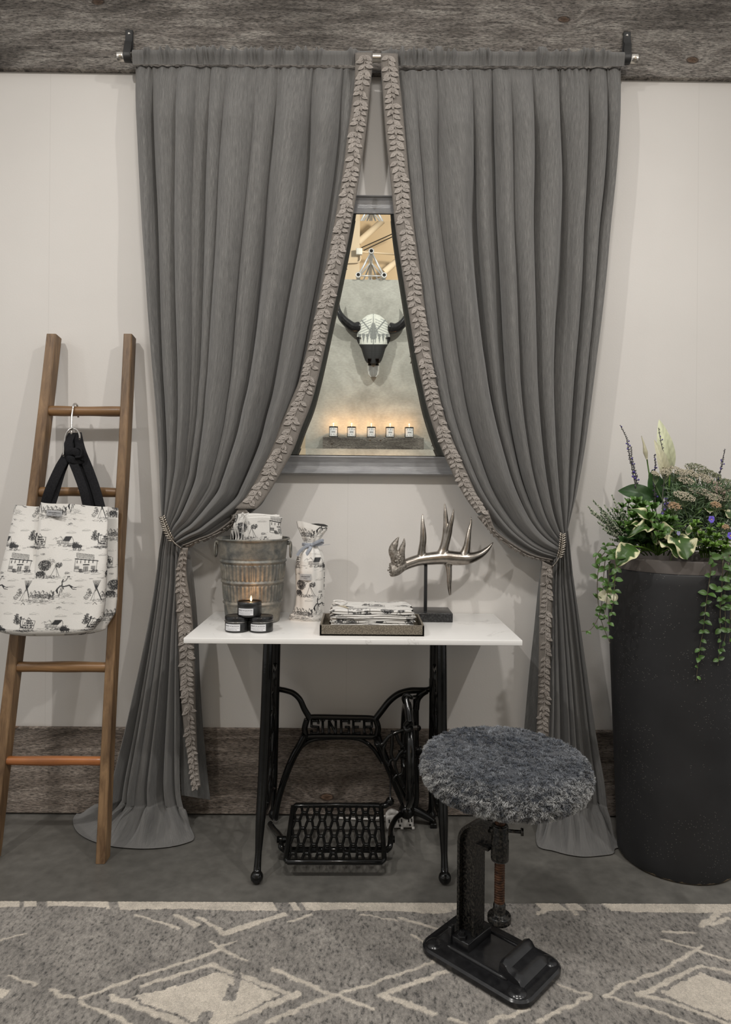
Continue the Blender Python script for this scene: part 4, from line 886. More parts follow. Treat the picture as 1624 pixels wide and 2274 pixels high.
# ================================================================== LADDER
yb_, zt_ = -.343, 1.764
def LY(z): return yb_ * (1 - z / zt_) - .062 * z / zt_       # front face of the rails
def PL(px, py):       # sight line meets the ladder's leaning front plane
    y = -.2
    for _ in range(12): p = P(px, py, y); y = LY(p[2])
    return P(px, py, y)
ld = thing('wooden_ladder', 'rustic brown wooden ladder leaning on the wall beside the left curtain', 'ladder', (-1.02, -.2, 0))
lean = V3((0, 0, 0)); nrm = V3((0, -1, (-(LY(1) - LY(0))) * 1.0)); nrm = V3((0, -1, LY(1) - LY(0))); nrm /= np.linalg.norm(nrm); back = -nrm
def rail(pt, pb, w, d, nm='side_rail'):
    t = spline([pt, pt * .66 + pb * .34, pt * .33 + pb * .67, pb], 40); t = np.array(t); t[:, 0] += np.sin(np.linspace(0, 7, 40)) * .0022
    prof = [(-w / 2, 0), (w / 2, 0), (w / 2, d), (-w / 2, d)]; c = .003; pr = []
    for (x, y) in prof:
        sx = -1 if x < 0 else 1; sy = 1 if y == 0 else -1
        pr += [(x, y + sy * c), (x - sx * c, y)] if (sx, sy) in ((-1, 1), (1, -1)) else [(x - sx * c, y), (x, y + sy * c)]
    G = np.array([[q + V3((x, 0, 0)) + back * y for x, y in pr] for q in t])
    G[-1, :, 2] = np.maximum(G[-1, :, 2], 0); G[-1, :, 2] = 0.001
    mb = MB().grid(G, cv=True, flip=True); k = len(pr); mb.f.append(tuple(range(k))); mb.f.append(tuple(range(40 * k - 1, 39 * k - 1, -1)))
    return mb.build(nm, MT['rail'], ld, smooth=False)
rw = .030
tpr, bpr = PL(283.5, 741), PL(221, 1921); tpl, bpl = PL(113.5, 741), PL(-26, 1900); bpl = tpl + (bpl - tpl) * ((tpl[2] - bpr[2]) / (tpl[2] - bpl[2]))
rail(tpr, bpr, rw, .050); rail(tpl, bpl, rw + .004, .050)
def on(pt, pb, z): t = (pt[2] - z) / (pt[2] - pb[2]); return pt + (pb - pt) * t
for k, (py, r) in enumerate(((909, .0175), (1091, .0165), (1287, .0175), (1483, .0175), (1693, .0150))):
    z = PL(160, py)[2]; a = on(tpl, bpl, z) + back * .022; b = on(tpr, bpr, z) + back * .022
    a[0] += rw / 2 - .004; b[0] -= rw / 2 - .004
    pts = spline([a, a * .66 + b * .34 + V3((0, 0, R.uniform(-.002, .002))), a * .33 + b * .67 + V3((0, 0, R.uniform(-.002, .002))), b], 30)
    rr = r * (1 + .05 * np.sin(np.linspace(0, 9, 30) + k)); rr[0] *= .85; rr[-1] *= .85
    o = MB().tube(pts, rr, 18).build('rung', MT['rung2'] if k == 4 else MT['rung'], ld)
    if k == 4: o['label'] = 'orange varnished lowest rung'

# ---- hook, ring and tote bags
z1 = PL(165, 909)[2]; rc = (on(tpl, bpl, z1) + on(tpr, bpr, z1)) / 2 + back * .022; ry1 = rc[1]
hy = ry1 - .030
rc_x = P(166, 909, ry1)[0]
hk = thing('s_hook', 'long bright metal hook hung over the top ladder rung', 'hook', (rc_x, ry1, z1))
pts = [(rc_x + .004, ry1 + .021, z1 - .024), (rc_x + .004, ry1 + .0225, z1)]
for a in np.linspace(0, PI, 12): pts.append((rc_x + .003, ry1 + .0225 * math.cos(a), z1 + .0225 * math.sin(a)))
bz = P(162, 962, hy)
for f_ in (.3, .7, 1.0): pts.append((rc_x + (bz[0] - rc_x) * f_, ry1 - .0225 + (hy - .012 - ry1 + .0225) * f_, z1 + (bz[2] - z1) * f_))
for a in np.linspace(0, PI, 8)[1:]: pts.append((bz[0], hy - .012 * math.cos(a), bz[2] - .012 * math.sin(a)))
pts.append((bz[0], hy + .012, bz[2] + .018))
MB().tube(spline(pts, 80), .0033, 10).build('wire', MT['steel'], hk)
rgp = [(141, 1012), (142, 990), (146, 966), (152, 955), (160, 951), (166, 952), (172, 956), (177, 966), (177, 975)]
ring = thing('carrying_ring', 'bent steel ring holding the black bag straps under the hook', 'ring', tuple(P(160, 975, hy - .016)))
MB().tube(spline([P(a, b, hy - .016 + (b - 951) / 61 * (-.212 - hy + .016)) for a, b in rgp], 50), .0034, 10).build('wire', MT['steel'], ring)

def tote(name, label, L, Rr, top, y0, seed, ox, oz, crease=None, dens=1.0, dep=.040):
    """L, Rr: outline tables (py, px); cloth body lofted from flattened rings"""
    zs_px = np.linspace(top, 1392, int(300 * dens)); nfr, nbk = int(310 * dens), 40
    t = (zs_px - top) / (1392 - top); lx = np.interp(zs_px, *zip(*L)); rx = np.interp(zs_px, *zip(*Rr))
    ycen = np.interp(t, [0, 1], [y0[0], y0[1]])
    pL = P(lx, zs_px, ycen); pR = P(rx, zs_px, ycen); b = dep * (.22 + .78 * smooth(0, .7, t))
    w = np.linspace(0, 1, nfr); G = np.zeros((len(t), nfr + nbk, 3))
    c = (pL + pR) / 2; a = (pR - pL) / 2
    ang = PI + w * PI; cx_ = np.cos(ang); sx_ = np.sin(ang)
    X = 1 - 2 * w; xx = -np.sign(X) * (1 - (1 - np.abs(X)) ** 1.35); yy = -(1 - np.abs(X) ** 4.5) ** .5
    for k in range(nfr): G[:, k] = c + a * (xx[k]); 
    G[:, :nfr, 1] += (b[:, None] * yy[None])
    ww = np.linspace(0, 1, nbk + 2)[1:-1]; X2 = 1 - 2 * ww
    for k in range(nbk): G[:, nfr + k] = c + a * X2[k]; 
    G[:, nfr:, 1] += b[:, None] * .35 * (1 - np.abs(X2) ** 4)[None]
    if crease is not None:
        xc = P(np.interp(zs_px, *zip(*crease[:2][0])), zs_px, ycen)[:, 0]
        dx = G[:, :nfr, 0] - xc[:, None]; amp = crease[1] * (1 - smooth(.25, .62, t))
        G[:, :nfr, 1] -= amp[:, None] * (smooth(-.004, .003, dx)[..., :] * np.exp(-np.maximum(dx, 0) / .06)) - amp[:, None] * .35 * np.exp(-(dx / .01) ** 2)
        G[:, :nfr, 2] += amp[:, None] * .55 * smooth(-.004, .003, dx) * np.exp(-np.maximum(dx, 0) / .05) * (1 - smooth(0, .3, t))[:, None]
    rg = np.random.default_rng(seed)
    G[:, :nfr, 1] += .004 * np.sin(t[:, None] * 7 + G[:, :nfr, 0] * 26) * t[:, None] + .003 * np.sin(G[:, :nfr, 0] * 60 + 3) * (1 - t[:, None])
    G[:, :, 2] += .0035 * np.sin(G[:, :, 0] * 30 + seed) * (1 - smooth(0, .2, t))[:, None]
    vs = np.r_[0, np.cumsum(np.linalg.norm(np.diff(c, axis=0), axis=1))]; us = np.r_[0, np.cumsum(np.linalg.norm(np.diff(G[len(t) // 2, :nfr], axis=0), axis=1))]
    uu = np.r_[us, us[-1] + np.linspace(0, .3, nbk)]
    # rounded underside
    nb = int(44 * dens); lastr = G[-1]; cc = lastr.mean(0); cc[1] = ycen[-1]; rings = []
    for k in range(1, nb + 1):
        th = k / nb * PI / 2; r = math.cos(th) ** .75 if k < nb else 0.02; q = cc + (lastr - cc) * V3((max(r, .0) * .12 + .88 if False else (1 - (1 - r) * .30), max(r, .05), 0)); q[:, 2] = lastr[:, 2] - .028 * math.sin(th) * (1 - .45 * np.abs((lastr[:, 0] - cc[0]) / (np.abs(lastr[:, 0] - cc[0]).max())) ** 3)
        rings.append(q)
    G = np.concatenate([G, np.array(rings)], 0); vv = np.r_[vs, vs[-1] + np.linspace(.001, .055, nb)]
    col = ink(uu[None, :] + 0 * vv[:, None], -vv[:, None] + 0 * uu[None, :], ox, oz)
    root = thing(name, label, 'bag', (float(c[0][0]), float(ycen[0]), float(G[:, :, 2].min())), None)
    mb = MB().grid(G, cv=True, col=col); nr = nfr + nbk; mb.f.append(tuple(range((G.shape[0] - 1) * nr, G.shape[0] * nr)))
    body = mb.build('bag_body', MT['toile'], root)
    # inner lining lip at the mouth
    rim = G[0]; inn = rim * 1; inn[:, 1] = rim[:, 1] * .4 + .6 * ycen[0]; inn[:, 2] -= .03
    MB().grid(np.array([rim - V3((0, 0, .001)), inn]), cv=True, flip=True, col=V3((.6, .58, .55))).build('bag_lining', MT['toile'], root)
    return root, G, nfr
def strap(pts, w, root, d=None, name='strap'):
    d = [(-.0)] * len(pts) if d is None else d
    p3 = spline([P(a, b, y) for a, b, y in pts], 40)
    return MB().tube(p3, w / 2, 12, flat=.11, side=(1, .25, 0.1)).build(name, MT['webbing'], root)
bagB, GB, _ = tote('tote_bag', 'printed canvas tote hanging behind the other tote, showing at its right edge', [(1105, 60), (1392, 30)], [(1105, 252), (1130, 264), (1250, 262), (1330, 261), (1360, 258), (1392, 238)], 1127, (-.185, -.235), 3, .07, -.05, None, .62, .026)
bagA, GA, nfA = tote('tote_bag', 'large front canvas tote with black western print and knotted black straps', [(1110, 36), (1290, 0), (1340, -14), (1392, -8)], [(1110, 241), (1250, 239), (1340, 234), (1375, 228), (1392, 214)], 1123, (-.235, -.300), 5, .131, .014, ([(1100, 98), (1290, 88), (1392, 84)], .032), 1.0, .040)
for pts, w in (([(98, 1130, -.238), (112, 1085, -.236), (132, 1040, -.215), (148, 1010, -.19), (160, 965, hy - .004)], .032), ([(112, 1128, -.236), (124, 1090, -.222), (136, 1050, -.20), (150, 1015, -.175)], .026),
               ([(196, 1136, -.236), (186, 1090, -.236), (172, 1050, -.22), (158, 1015, -.20), (152, 985, -.18), (160, 962, hy - .002)], .028)):
    strap(pts, w, bagA)
for pts, w in (([(226, 1136, -.215), (212, 1085, -.20), (196, 1040, -.19), (180, 1000, -.17), (171, 962, hy - .004)], .030), ([(207, 1134, -.210), (196, 1090, -.20), (184, 1050, -.19), (172, 1015, -.175), (167, 962, hy)], .026)):
    strap(pts, w, bagB)
kn = MB(); kn.tube(spline([P(a, b, y) for a, b, y in ((144, 1012, -.185), (152, 1005, -.205), (164, 1003, -.212), (176, 1009, -.205), (182, 1020, -.19), (170, 1024, -.205), (156, 1020, -.21), (146, 1016, -.19))], 50), .013, 12, flat=.45, side=(0, 0, 1))
kn.tube(spline([P(a, b, y) for a, b, y in ((168, 1002, -.20), (172, 995, -.20), (182, 999, -.20), (180, 1014, -.205), (166, 1016, -.215))], 30), .011, 12, flat=.4, side=(0, 1, 0)); kn.build('strap_knot', MT['webbing'], bagA)
def cloth_tag(px0, py0, px1, py1, y, root, lines=('HENDERSON', 'DESIGN'), tilt=0.0):
    a = P(px0, py0, y); b = P(px1, py1, y); w = b[0] - a[0]; h = a[2] - b[2]; c = (a + b) / 2
    R3 = np.array(Matrix.Rotation(tilt, 3, 'Y'))
    o = MB().box(a, b + V3((0, .0012, 0)), .0004, R3=R3).build('tag', MT['tagcloth'], root)
    mb = MB()
    for txt, ww, hh, dz in ((lines[0], .80, .22, .12), (lines[1], .27, .13, -.18)):
        v, f = text_mesh(txt, h * hh, w * ww); q = np.stack([v[:, 0], np.full(len(v), -.0006), v[:, 1] + dz * h], 1) @ R3.T + V3((c[0], a[1], c[2])); mb.add(q, f)
    mb.build('lettering', MT['ink'], o, org=ORG[root.name], smooth=False); return o
def bag_y(px, py):
    p = P(px, py, -.27); d = np.abs(GA[:, :nfA, 0] - p[0]) + np.abs(GA[:, :nfA, 2] - p[2]); i = np.unravel_index(d.argmin(), d.shape); return GA[i][1]
cloth_tag(103.5, 1133.5, 137.5, 1146.5, min(bag_y(104, 1140), bag_y(137, 1140), bag_y(120, 1140)) - .003, bagA, tilt=.06)

# ================================================================== TABLE
TZ = 0.740; fy = -.453; TX0 = float(P(407.5, 1418, fy)[0]); TX1 = float(P(1161, 1422, fy)[0])
tb = thing('treadle_table', 'white quartz-topped console table on a black cast-iron sewing machine base', 'table', ((TX0 + TX1) / 2, -.23, 0))
top = MB().box((TX0, fy, TZ - .0165), (TX1, -.004, TZ), .0015).build('table_top', MT['quartz'], tb); top['label'] = 'thin white quartz slab'
IR = MT['iron']
# side frames (each lies in a plane running front to back)
def sideframe(sx):
    X = lambda z: -.012 - .006 * max(0.0, 1 - z / .71) + sx * (.274 + .010 * max(0.0, 1 - z / .71))
    def T(pts, r, n=9, f=None, mb=None):
        p = spline([(X(z), y, z) for y, z in pts], 40); (mb or main).tube(p, r, n, flat=f, side=(0, 1, 0) if f else None)
    main = MB()
    s_ = np.linspace(0, 1, 40)
    T([(-.335, .722), (-.345, .6), (-.352, .45), (-.37, .30), (-.405, .15), (-.440, .03)], np.interp(s_, [0, .5, .8, .93, 1], [.017, .017, .015, .010, .012]))
    T([(-.135, .722), (-.128, .6), (-.118, .45), (-.10, .30), (-.072, .15), (-.045, .03)], np.interp(s_, [0, .5, .8, .93, 1], [.016, .016, .014, .010, .012]))
    for y in (-.444, -.041): main.ball((X(0.02), y, .020), .0195, 16)
    main.tube([(X(.72), -.36, .715), (X(.72), -.11, .715)], .011, 8)
    main.tube(spline([(X(.60), y, z) for y, z in ((-.345, .585), (-.30, .575), (-.24, .60), (-.18, .575), (-.13, .585))], 30), .0075, 8)
    main.tube(spline([(X(.12), y, z) for y, z in ((-.412, .125), (-.33, .15), (-.24, .135), (-.15, .15), (-.068, .125))], 30), .009, 8)
    o = main.build('side_frame', IR, tb)
    lat = MB(); rr = random.Random(4 + int(sx))
    for k in range(6):                                        # wavy lattice bars between the legs
        z0, z1 = .15, .58; ys = -.345 + .040 * k + .012
        pts = [(X(z), ys + .020 * math.sin((z - .1) * 30 + (k % 2) * PI) + (ys + .24) * (.58 - z) * .75, z) for z in np.linspace(z0, z1, 14)]
        lat.tube(spline(pts, 60), .0055, 7)
    for z in (.22, .29, .365, .44, .51):
        lat.tube([(X(z), -.352 - (.58 - z) * .09, z), (X(z), -.118 + (.58 - z) * .08, z)], .0048, 7)
    lat.build('lattice', IR, o, org=ORG[tb.name])
    # lugs that bolt the frame to the slab and to the cross brace
    lug = MB(); lug.box((sx * .274 - .024, -.352, .708), (sx * .274, -.322, .7235), .003); lug.lathe([(.008, .702), (.008, .709)], 6, (sx * .262 - .012, -.337, 0)); lug.build('lug', IR, tb)
sideframe(-1); sideframe(1)
# cross brace with cut-out lettering
BY = -.085
def B(px, py, y=BY): return P(px, py, y)
br = MB()
def curve(pts, r, n=9, y=BY, mb=None, m=40): (mb or br).tube(spline([B(a, b, y) for a, b in pts], m), np.asarray(r) * 1.15, n)
s_ = np.linspace(0, 1, 40)
curve([(612, 1523), (619, 1530), (633, 1533), (651, 1539), (666, 1553), (677, 1576), (690, 1597)], np.interp(s_, [0, .3, 1], [.0085, .0085, .010]))
curve([(960, 1527), (950, 1532), (932, 1533), (910, 1534), (886, 1541), (866, 1556), (849, 1577), (833, 1598)], np.interp(s_, [0, .3, 1], [.0085, .010, .010]))
curve([(948, 1533), (936, 1541), (927, 1554), (924, 1575)], .011)
curve([(924, 1545), (924, 1640), (924, 1720), (924, 1780), (914, 1798)], .0095)
curve([(684, 1594), (700, 1592), (760, 1593), (815, 1594), (832, 1596)], .0085)
curve([(680, 1636), (700, 1635), (760, 1635), (815, 1636), (838, 1636)], .0085)
curve([(682, 1597), (677, 1616), (679, 1634)], .0095); curve([(835, 1598), (840, 1616), (837, 1636)], .0095)
curve([(679, 1630), (668, 1652), (652, 1680), (634, 1724), (618, 1778), (611, 1820)], np.interp(s_, [0, .2, 1], [.013, .012, .009]))
curve([(836, 1632), (846, 1660), (862, 1700), (880, 1745), (894, 1778), (903, 1797)], np.interp(s_, [0, .2, 1], [.014, .013, .010]))
curve([(650, 1690), (662, 1668), (680, 1650), (704, 1641), (750, 1638), (790, 1640), (812, 1648), (830, 1664), (850, 1694)], .006)
for a, b in ((615, 1515), (959, 1517)): q = B(a, b); br.box(q - V3((.009, .010, .016)), q + V3((.009, .010, .016)), .003)
q = B(903, 1797); br.ball(q + V3((0, -.012, 0)), (.0285, .03, .0285), 20)
curve([(915, 1797), (934, 1805), (952, 1815), (962, 1822)], np.interp(s_, [0, 1], [.016, .009]))
q = B(962, 1830); br.box(q - V3((.012, .02, .010)), q + V3((.012, .02, .010)), .003)
brace = br.build('cross_brace', IR, tb)
# lettering S I N G E R, strokes between the two bars
L5 = {'S': [[(1, .82), (1, 1), (0, 1), (0, .55), (1, .5), (1, 0), (0, 0), (0, .2)]], 'I': [[(.5, 0), (.5, 1)]], 'N': [[(0, 0), (0, 1), (1, 0), (1, 1)]],
      'G': [[(1, .8), (1, 1), (0, 1), (0, 0), (1, 0), (1, .5), (.55, .5)]], 'E': [[(1, 1), (0, 1), (0, 0), (1, 0)], [(0, .5), (.75, .5)]], 'R': [[(0, 0), (0, 1), (1, 1), (1, .52), (0, .5)], [(.8, .5), (1, 0)]]}
lt = MB(); y1_, y0_ = 1601, 1628
for chh, x0, x1 in (('S', 692, 707), ('I', 712, 722), ('N', 731, 746), ('G', 758, 775), ('E', 785, 800), ('R', 809, 826)):
    for pl_ in L5[chh]:
        for a, b in zip(pl_[:-1], pl_[1:]):
            pa = B(x0 + (x1 - x0) * a[0], y0_ + (y1_ - y0_) * a[1]); pb = B(x0 + (x1 - x0) * b[0], y0_ + (y1_ - y0_) * b[1])
            d = (pb - pa) / np.linalg.norm(pb - pa) * .0022; lt.tube([pa - d, pb + d], .0036, 4, side=(1, 0, 1)) if False else lt.tube([pa - d, pb + d], .0047, 8)
    xm = (x0 + x1) / 2
    for e in (-.32, .32):
        xe = xm + (x1 - x0) * e
        lt.tube([B(xe, y1_), B(xe, 1594)], .0045, 6); lt.tube([B(xe, y0_), B(xe, 1636)], .0045, 6)
lt.build('lettering', IR, brace, org=ORG[tb.name])
# treadle, its bar and arms
zf, zk = .052, .132
def TR(px, py):                    # sight line meets the tilted plane of the treadle
    d = ray(px, py); k = .245 / (zk - zf)
    t = (-.432 + k * (CAMZ - zf) - CAMY) / (d[1] - k * d[2]); return C0 + d * t
tr_ = MB(); c_ = [TR(652, 1788), TR(846, 1788), TR(854, 1914), TR(634, 1914)]
cc = []
for i in range(4):
    a, b = c_[i], c_[(i + 1) % 4]; d = (b - a) / np.linalg.norm(b - a); cc += [a + d * .008, (a + b) / 2, b - d * .008]
fr_ = np.array(cc); tr_.tube(np.vstack([fr_, fr_[:1]])[:-1], .0085, 8, closed=True)
def UV(u, v): a = c_[0] * (1 - u) + c_[1] * u; b = c_[3] * (1 - u) + c_[2] * u; return a * (1 - v) + b * v
tread = tr_.build('treadle', IR, tb); gr_ = MB()
for row in range(7):
    ph = (row % 2) * PI; vv = (row + .5) / 7
    for half in (1,):
        xs_ = np.linspace(0.0, 1.0, 128); P_ = [UV(u, min(max(vv + (1 / 13.2) * math.tanh(2.2 * math.cos(u * 2 * PI * 7.3 + ph)) / math.tanh(2.2), .0), 1.0)) for u in xs_]
        gr_.tube(P_, .0047, 7)
gr_.build('grille', IR, tread, org=ORG[tb.name])
ear = TR(852, 1782); e_ = MB().tube(spline([TR(846, 1790), TR(856, 1788), P(864, 1781, ear[1])], 12), .010, 8); e_.ball(P(866, 1780, ear[1]), .0145, 16); e_.build('treadle_ear', IR, tb)
MB().tube([P(630, 1887, -.33), P(862, 1887, -.33)], .0088, 12).build('pivot_bar', IR, tb)
for nm, pts in (('bar_arm', [(600, 1829, -.10), (609, 1842, -.15), (620, 1853, -.22), (627, 1866, -.29), (624, 1880, -.33), (634, 1888, -.33)]), ('bar_arm', [(893, 1806, -.10), (878, 1820, -.15), (869, 1840, -.22), (868, 1862, -.30), (866, 1880, -.33), (858, 1888, -.33)])):
    MB().tube(spline([P(*q) for q in pts], 40), .0095, 9).build(nm, IR, tb)
for px in (624, 870): q = P(px, 1864, -.30); MB().tube([q - V3((.012, 0, 0)), q + V3((.018 if px < 700 else .010, 0, 0))], .0105, 12).build('pivot_bolt', IR, tb)
# flywheel seen almost edge-on, with its belt guard, pitman and dress guard
wc = P(905, 1672, -.215); WR = .158
w_ = MB(); an = np.linspace(0, 2 * PI, 72, endpoint=False)
w_.tube([wc + V3((0, WR * math.cos(a), WR * math.sin(a))) for a in an], .0135, 12, closed=True)
for k in range(5):
    a = 2 * PI * k / 5 + .3; pts = [wc + V3((.0, r * math.cos(a + b), r * math.sin(a + b))) for r, b in ((.02, 0), (.07, .18), (.11, .1), (.152, 0))]; w_.tube(spline(pts, 16), .0065, 8)
w_.tube([wc - V3((.024, 0, 0)), wc + V3((.026, 0, 0))], .021, 16); w_.tube([wc - V3((.03, 0, 0)), wc + V3((.055, 0, 0))], .008, 10)
w_.build('flywheel', IR, tb)
q = P(931, 1654, -.19); MB().tube([wc + V3((.03, 0, .01)), V3((q[0], wc[1], wc[2] + .012))], .0075, 10).tube([V3((q[0] - .003, wc[1], wc[2] + .012)), V3((q[0] + .006, wc[1], wc[2] + .012))], .012, 10).build('axle_bolt', IR, tb)
bg = MB(); bg.tube(spline([P(x, y, d) for x, y, d in ((899, 1560, -.30), (896, 1550, -.32), (901, 1543, -.335), (908, 1545, -.34), (915, 1549, -.31), (924, 1547, -.10))], 30), .0065, 8)
bg.tube(spline([P(x, y, d) for x, y, d in ((903, 1551, -.335), (908, 1580, -.36), (911, 1604, -.375))], 20), .0085, 8)
bg.tube(spline([P(x, y, d) for x, y, d in ((910, 1600, -.372), (900, 1612, -.36), (904, 1622, -.37), (914, 1618, -.372))], 20), .008, 8)
bg.tube([P(912, 1616, -.36), P(930, 1617, -.14)], .0085, 10); bg.ball(P(929, 1617, -.16), .0105, 12); bg.build('belt_guard', IR, tb)
MB().tube([P(868, 1676, -.20), P(867, 1776, -.20)], .0032, 8).build('pitman_rod', IR, tb)
dg = MB()
for pts, r in (([(838, 1651), (849, 1653), (857, 1644), (865, 1635), (880, 1627), (897, 1621)], .0062), ([(857, 1650), (852, 1665), (856, 1687), (864, 1699)], .005), ([(872, 1622), (871, 1640), (871, 1655), (869, 1672), (873, 1685), (880, 1687), (887, 1675), (897, 1665)], .0058),
               ([(864, 1699), (867, 1690), (873, 1685)], .005), ([(878, 1687), (878, 1702), (884, 1720), (890, 1729), (897, 1748)], .005), ([(884, 1720), (876, 1727), (876, 1733)], .005), ([(884, 1722), (893, 1717), (896, 1704)], .005), ([(880, 1630), (887, 1648), (894, 1656)], .006)):
    dg.tube(spline([P(a, b, -.235) for a, b in pts], 30), r, 8)
q = P(838, 1651, -.20); dg.tube([P(838, 1651, -.085), P(838, 1651, -.24)], .011, 12); dg.build('dress_guard', IR, tb)
dgl = MB(); dgl.tube([P(866, 1700, -.21), P(899, 1765, -.21), P(902, 1786, -.14)], .007, 8); dgl.build('guard_stay', IR, tb)

# ---- white power strip lying on the floor behind the treadle
ps = thing('power_strip', 'white multi-outlet power strip on the floor behind the treadle', 'power strip', tuple(PZ(888, 1844, 0.0)))
a = P(856, 1828, -.10); b = P(918, 1815, -.10); psc = (a + b) / 2; ang = math.atan2(b[2] - a[2], b[0] - a[0]) - .0
R3 = np.array(Matrix.Rotation(-.05, 3, 'Y')); pz = .002
A_ = P(857, 1850, -.115)[0]; B_ = P(919, 1850, -.115)[0]; zt2 = .050
mb = MB().box((A_, -.115, .004), (B_, -.080, zt2), .007, R3=R3); mb.build('housing', MT['plastic'], ps)
mb = MB(); mb.tube(spline([(A_ + .006, -.098, .045), (A_ + .020, -.10, .058), (A_ + .04, -.10, .050)], 16), .009, 10); mb.tube(spline([(A_ + .022, -.09, .05), (A_ - .02, -.07, .02), (A_ - .09, -.05, .006), (A_ - .17, -.04, .005)], 30), .004, 8); mb.build('plug_and_cord', MT['plastic'], ps)
mb = MB()
for xx in (.10, .44, .80):
    x = A_ + (B_ - A_) * xx
    for dx in (-.0, .0105): mb.box((x + dx, -.1162, .026), (x + dx + .0042, -.1140, .038))
    mb.box((x + .003, -.1162, .012), (x + .010, -.1140, .019))
v = mb.v; o_ = V3(((A_ + B_) / 2, -.0975, .027)); mb.v = [(w - o_) @ R3.T + o_ for w in v]; mb.build('socket_slots', MT['black'], ps, smooth=False)
for xx in (.0, .5, .9): MB().box((A_ + (B_ - A_) * xx + .003, -.117, .0015), (A_ + (B_ - A_) * xx + .013, -.108, .010), .002).build('mounting_lug', MT['plastic'], ps)

# ================================================================== THINGS ON THE TABLE
# galvanised bucket
bc = P(562, 1300, -.165); bx, by_ = float(bc[0]), -.165
bk = thing('metal_bucket', 'weathered galvanised bucket with ribbed bands and side rings', 'bucket', (bx, by_, TZ))
H = float(P(563, 1200, by_ - .10)[2]) - TZ; r0, r1 = .0915, .118
def rad(z): return r0 + (r1 - r0) * z / H
ribs = lambda a, z: 1 + .012 * np.sign(np.cos(a * 46)) * np.abs(np.cos(a * 46)) ** .6 * (((z > .075) & (z < .128)) | ((z > .145) & (z < .198)))
prof = [(r0 - .004, 0), (r0, .002)] + [(rad(z) + .0035 * sum(math.exp(-((z - b) / .0035) ** 2) for b in (.066, .137, .206)) - .0015 * sum(math.exp(-((z - b) / .002) ** 2) for b in (.058, .074, .129, .145, .198, .214)), z) for z in np.linspace(.004, H - .006, 150)]
prof += [(r1 + .002, H - .005), (r1 + .006, H - .003), (r1 + .007, H), (r1 + .005, H + .003), (r1 + .001, H + .002), (r1 - .002, H - .004)] + [(rad(z) - .002, z) for z in (H * .7, H * .4, .01)] + [(0, .008)]
MB().lathe(prof, 368, mod=lambda a, z: ribs(a, z)).build('bucket_body', MT['zinc'], bk, world=False)
for sg in (-1, 1):
    hx = sg * (r1 + .012); an = np.linspace(0, 2 * PI, 40, endpoint=False)
    pts = [(hx - sg * .002, -.0 + .020 * math.cos(a), H - .038 + .024 * math.sin(a) * 1.05) for a in an]
    MB().tube(pts, .0032, 10, closed=True).build('ring_handle', MT['zinc'], bk, world=False)
    MB().box((sg * (r1 - .004), -.008, H - .022), (sg * (r1 + .011), .008, H - .008), .003).build('handle_lug', MT['zinc'], bk, world=False)

# folded printed cloths: a soft folded packet with its fold edges at the front
def packet(w, d, h, layers, seed, ox, oz, n=(150, 100)):
    """local packet lying flat: x width, y depth (front at -d/2), z thickness"""
    rg = np.random.default_rng(seed); nx, ns = n; xs = np.linspace(-1, 1, nx)
    prof = []
    lay = h / layers
    for k in range(layers):                       # scalloped front edge: rounded folds one above another
        for a in np.linspace(-PI / 2, PI / 2, 12): prof.append((-d / 2 + .004 - .0045 * math.cos(a) - rg.uniform(0, .0006), k * lay + lay / 2 + math.sin(a) * lay * .48))
    topy = np.linspace(-d / 2 + .008, d / 2 - .005, ns); prof += [(y, h) for y in topy]
    for a in np.linspace(PI / 2, -PI / 2, 14): prof.append((d / 2 - .004 + .004 * math.cos(a), h / 2 + math.sin(a) * h / 2))
    prof += [(y, 0) for y in np.linspace(d / 2 - .005, -d / 2 + .005, 8)]
    prof = np.array(prof); L_ = np.r_[0, np.cumsum(np.linalg.norm(np.diff(prof, axis=0), axis=1))]
    e = 1 - np.abs(xs) ** 14 * .9; X = xs * w / 2
    G = np.zeros((nx, len(prof), 3)); G[..., 0] = X[:, None]; G[..., 1] = prof[None, :, 0] + .0022 * np.sin(X * 40 + seed)[:, None]
    mid = h / 2; G[..., 2] = mid + (prof[None, :, 1] - mid) * e[:, None] + .0012 * np.sin(X * 55 + seed * 2)[:, None] * (prof[None, :, 1] > mid) + .0007 * np.sin(prof[None, :, 0] * 60 + X[:, None] * 30)
    G[..., 0] += .004 * np.sin(L_ * 90 + seed)[None] * np.abs(xs[:, None]) ** 4
    col = ink(X[:, None] + 0 * L_[None], L_[None] + 0 * X[:, None], ox, oz)
    mb = MB().grid(G, cv=True, col=col); m = len(prof); mb.f.append(tuple(range(m - 1, -1, -1))); mb.f.append(tuple(range((nx - 1) * m, nx * m)))
    return mb
# shagreen tray
ta_ = P(710, 1412, fy + .045); tbx = P(942.5, 1413, fy + .045); ty1 = fy + .045; ty2 = ty1 + .205; tx0, tx1 = float(ta_[0]), float(tbx[0]); th_ = .0335; wl = .0065
tray = thing('tray', 'taupe shagreen tray with the stacked folded cloths on the table', 'tray', ((tx0 + tx1) / 2, (ty1 + ty2) / 2, TZ))
mb = MB().box((tx0, ty1, TZ), (tx1, ty2, TZ + .006), .001)
mb.box((tx0, ty1, TZ), (tx1, ty1 + wl, TZ + th_), .0012); mb.box((tx0, ty2 - wl, TZ), (tx1, ty2, TZ + th_), .0012); mb.box((tx0, ty1, TZ), (tx0 + wl, ty2, TZ + th_), .0012); mb.box((tx1 - wl, ty1, TZ), (tx1, ty2, TZ + th_), .0012)
mb.build('tray_body', MT['shagreen'], tray)
tcx = float((P(731, 1380, ty1 + .03)[0] + P(922, 1380, ty1 + .03)[0]) / 2); tw = .262; tz = TZ + .0065
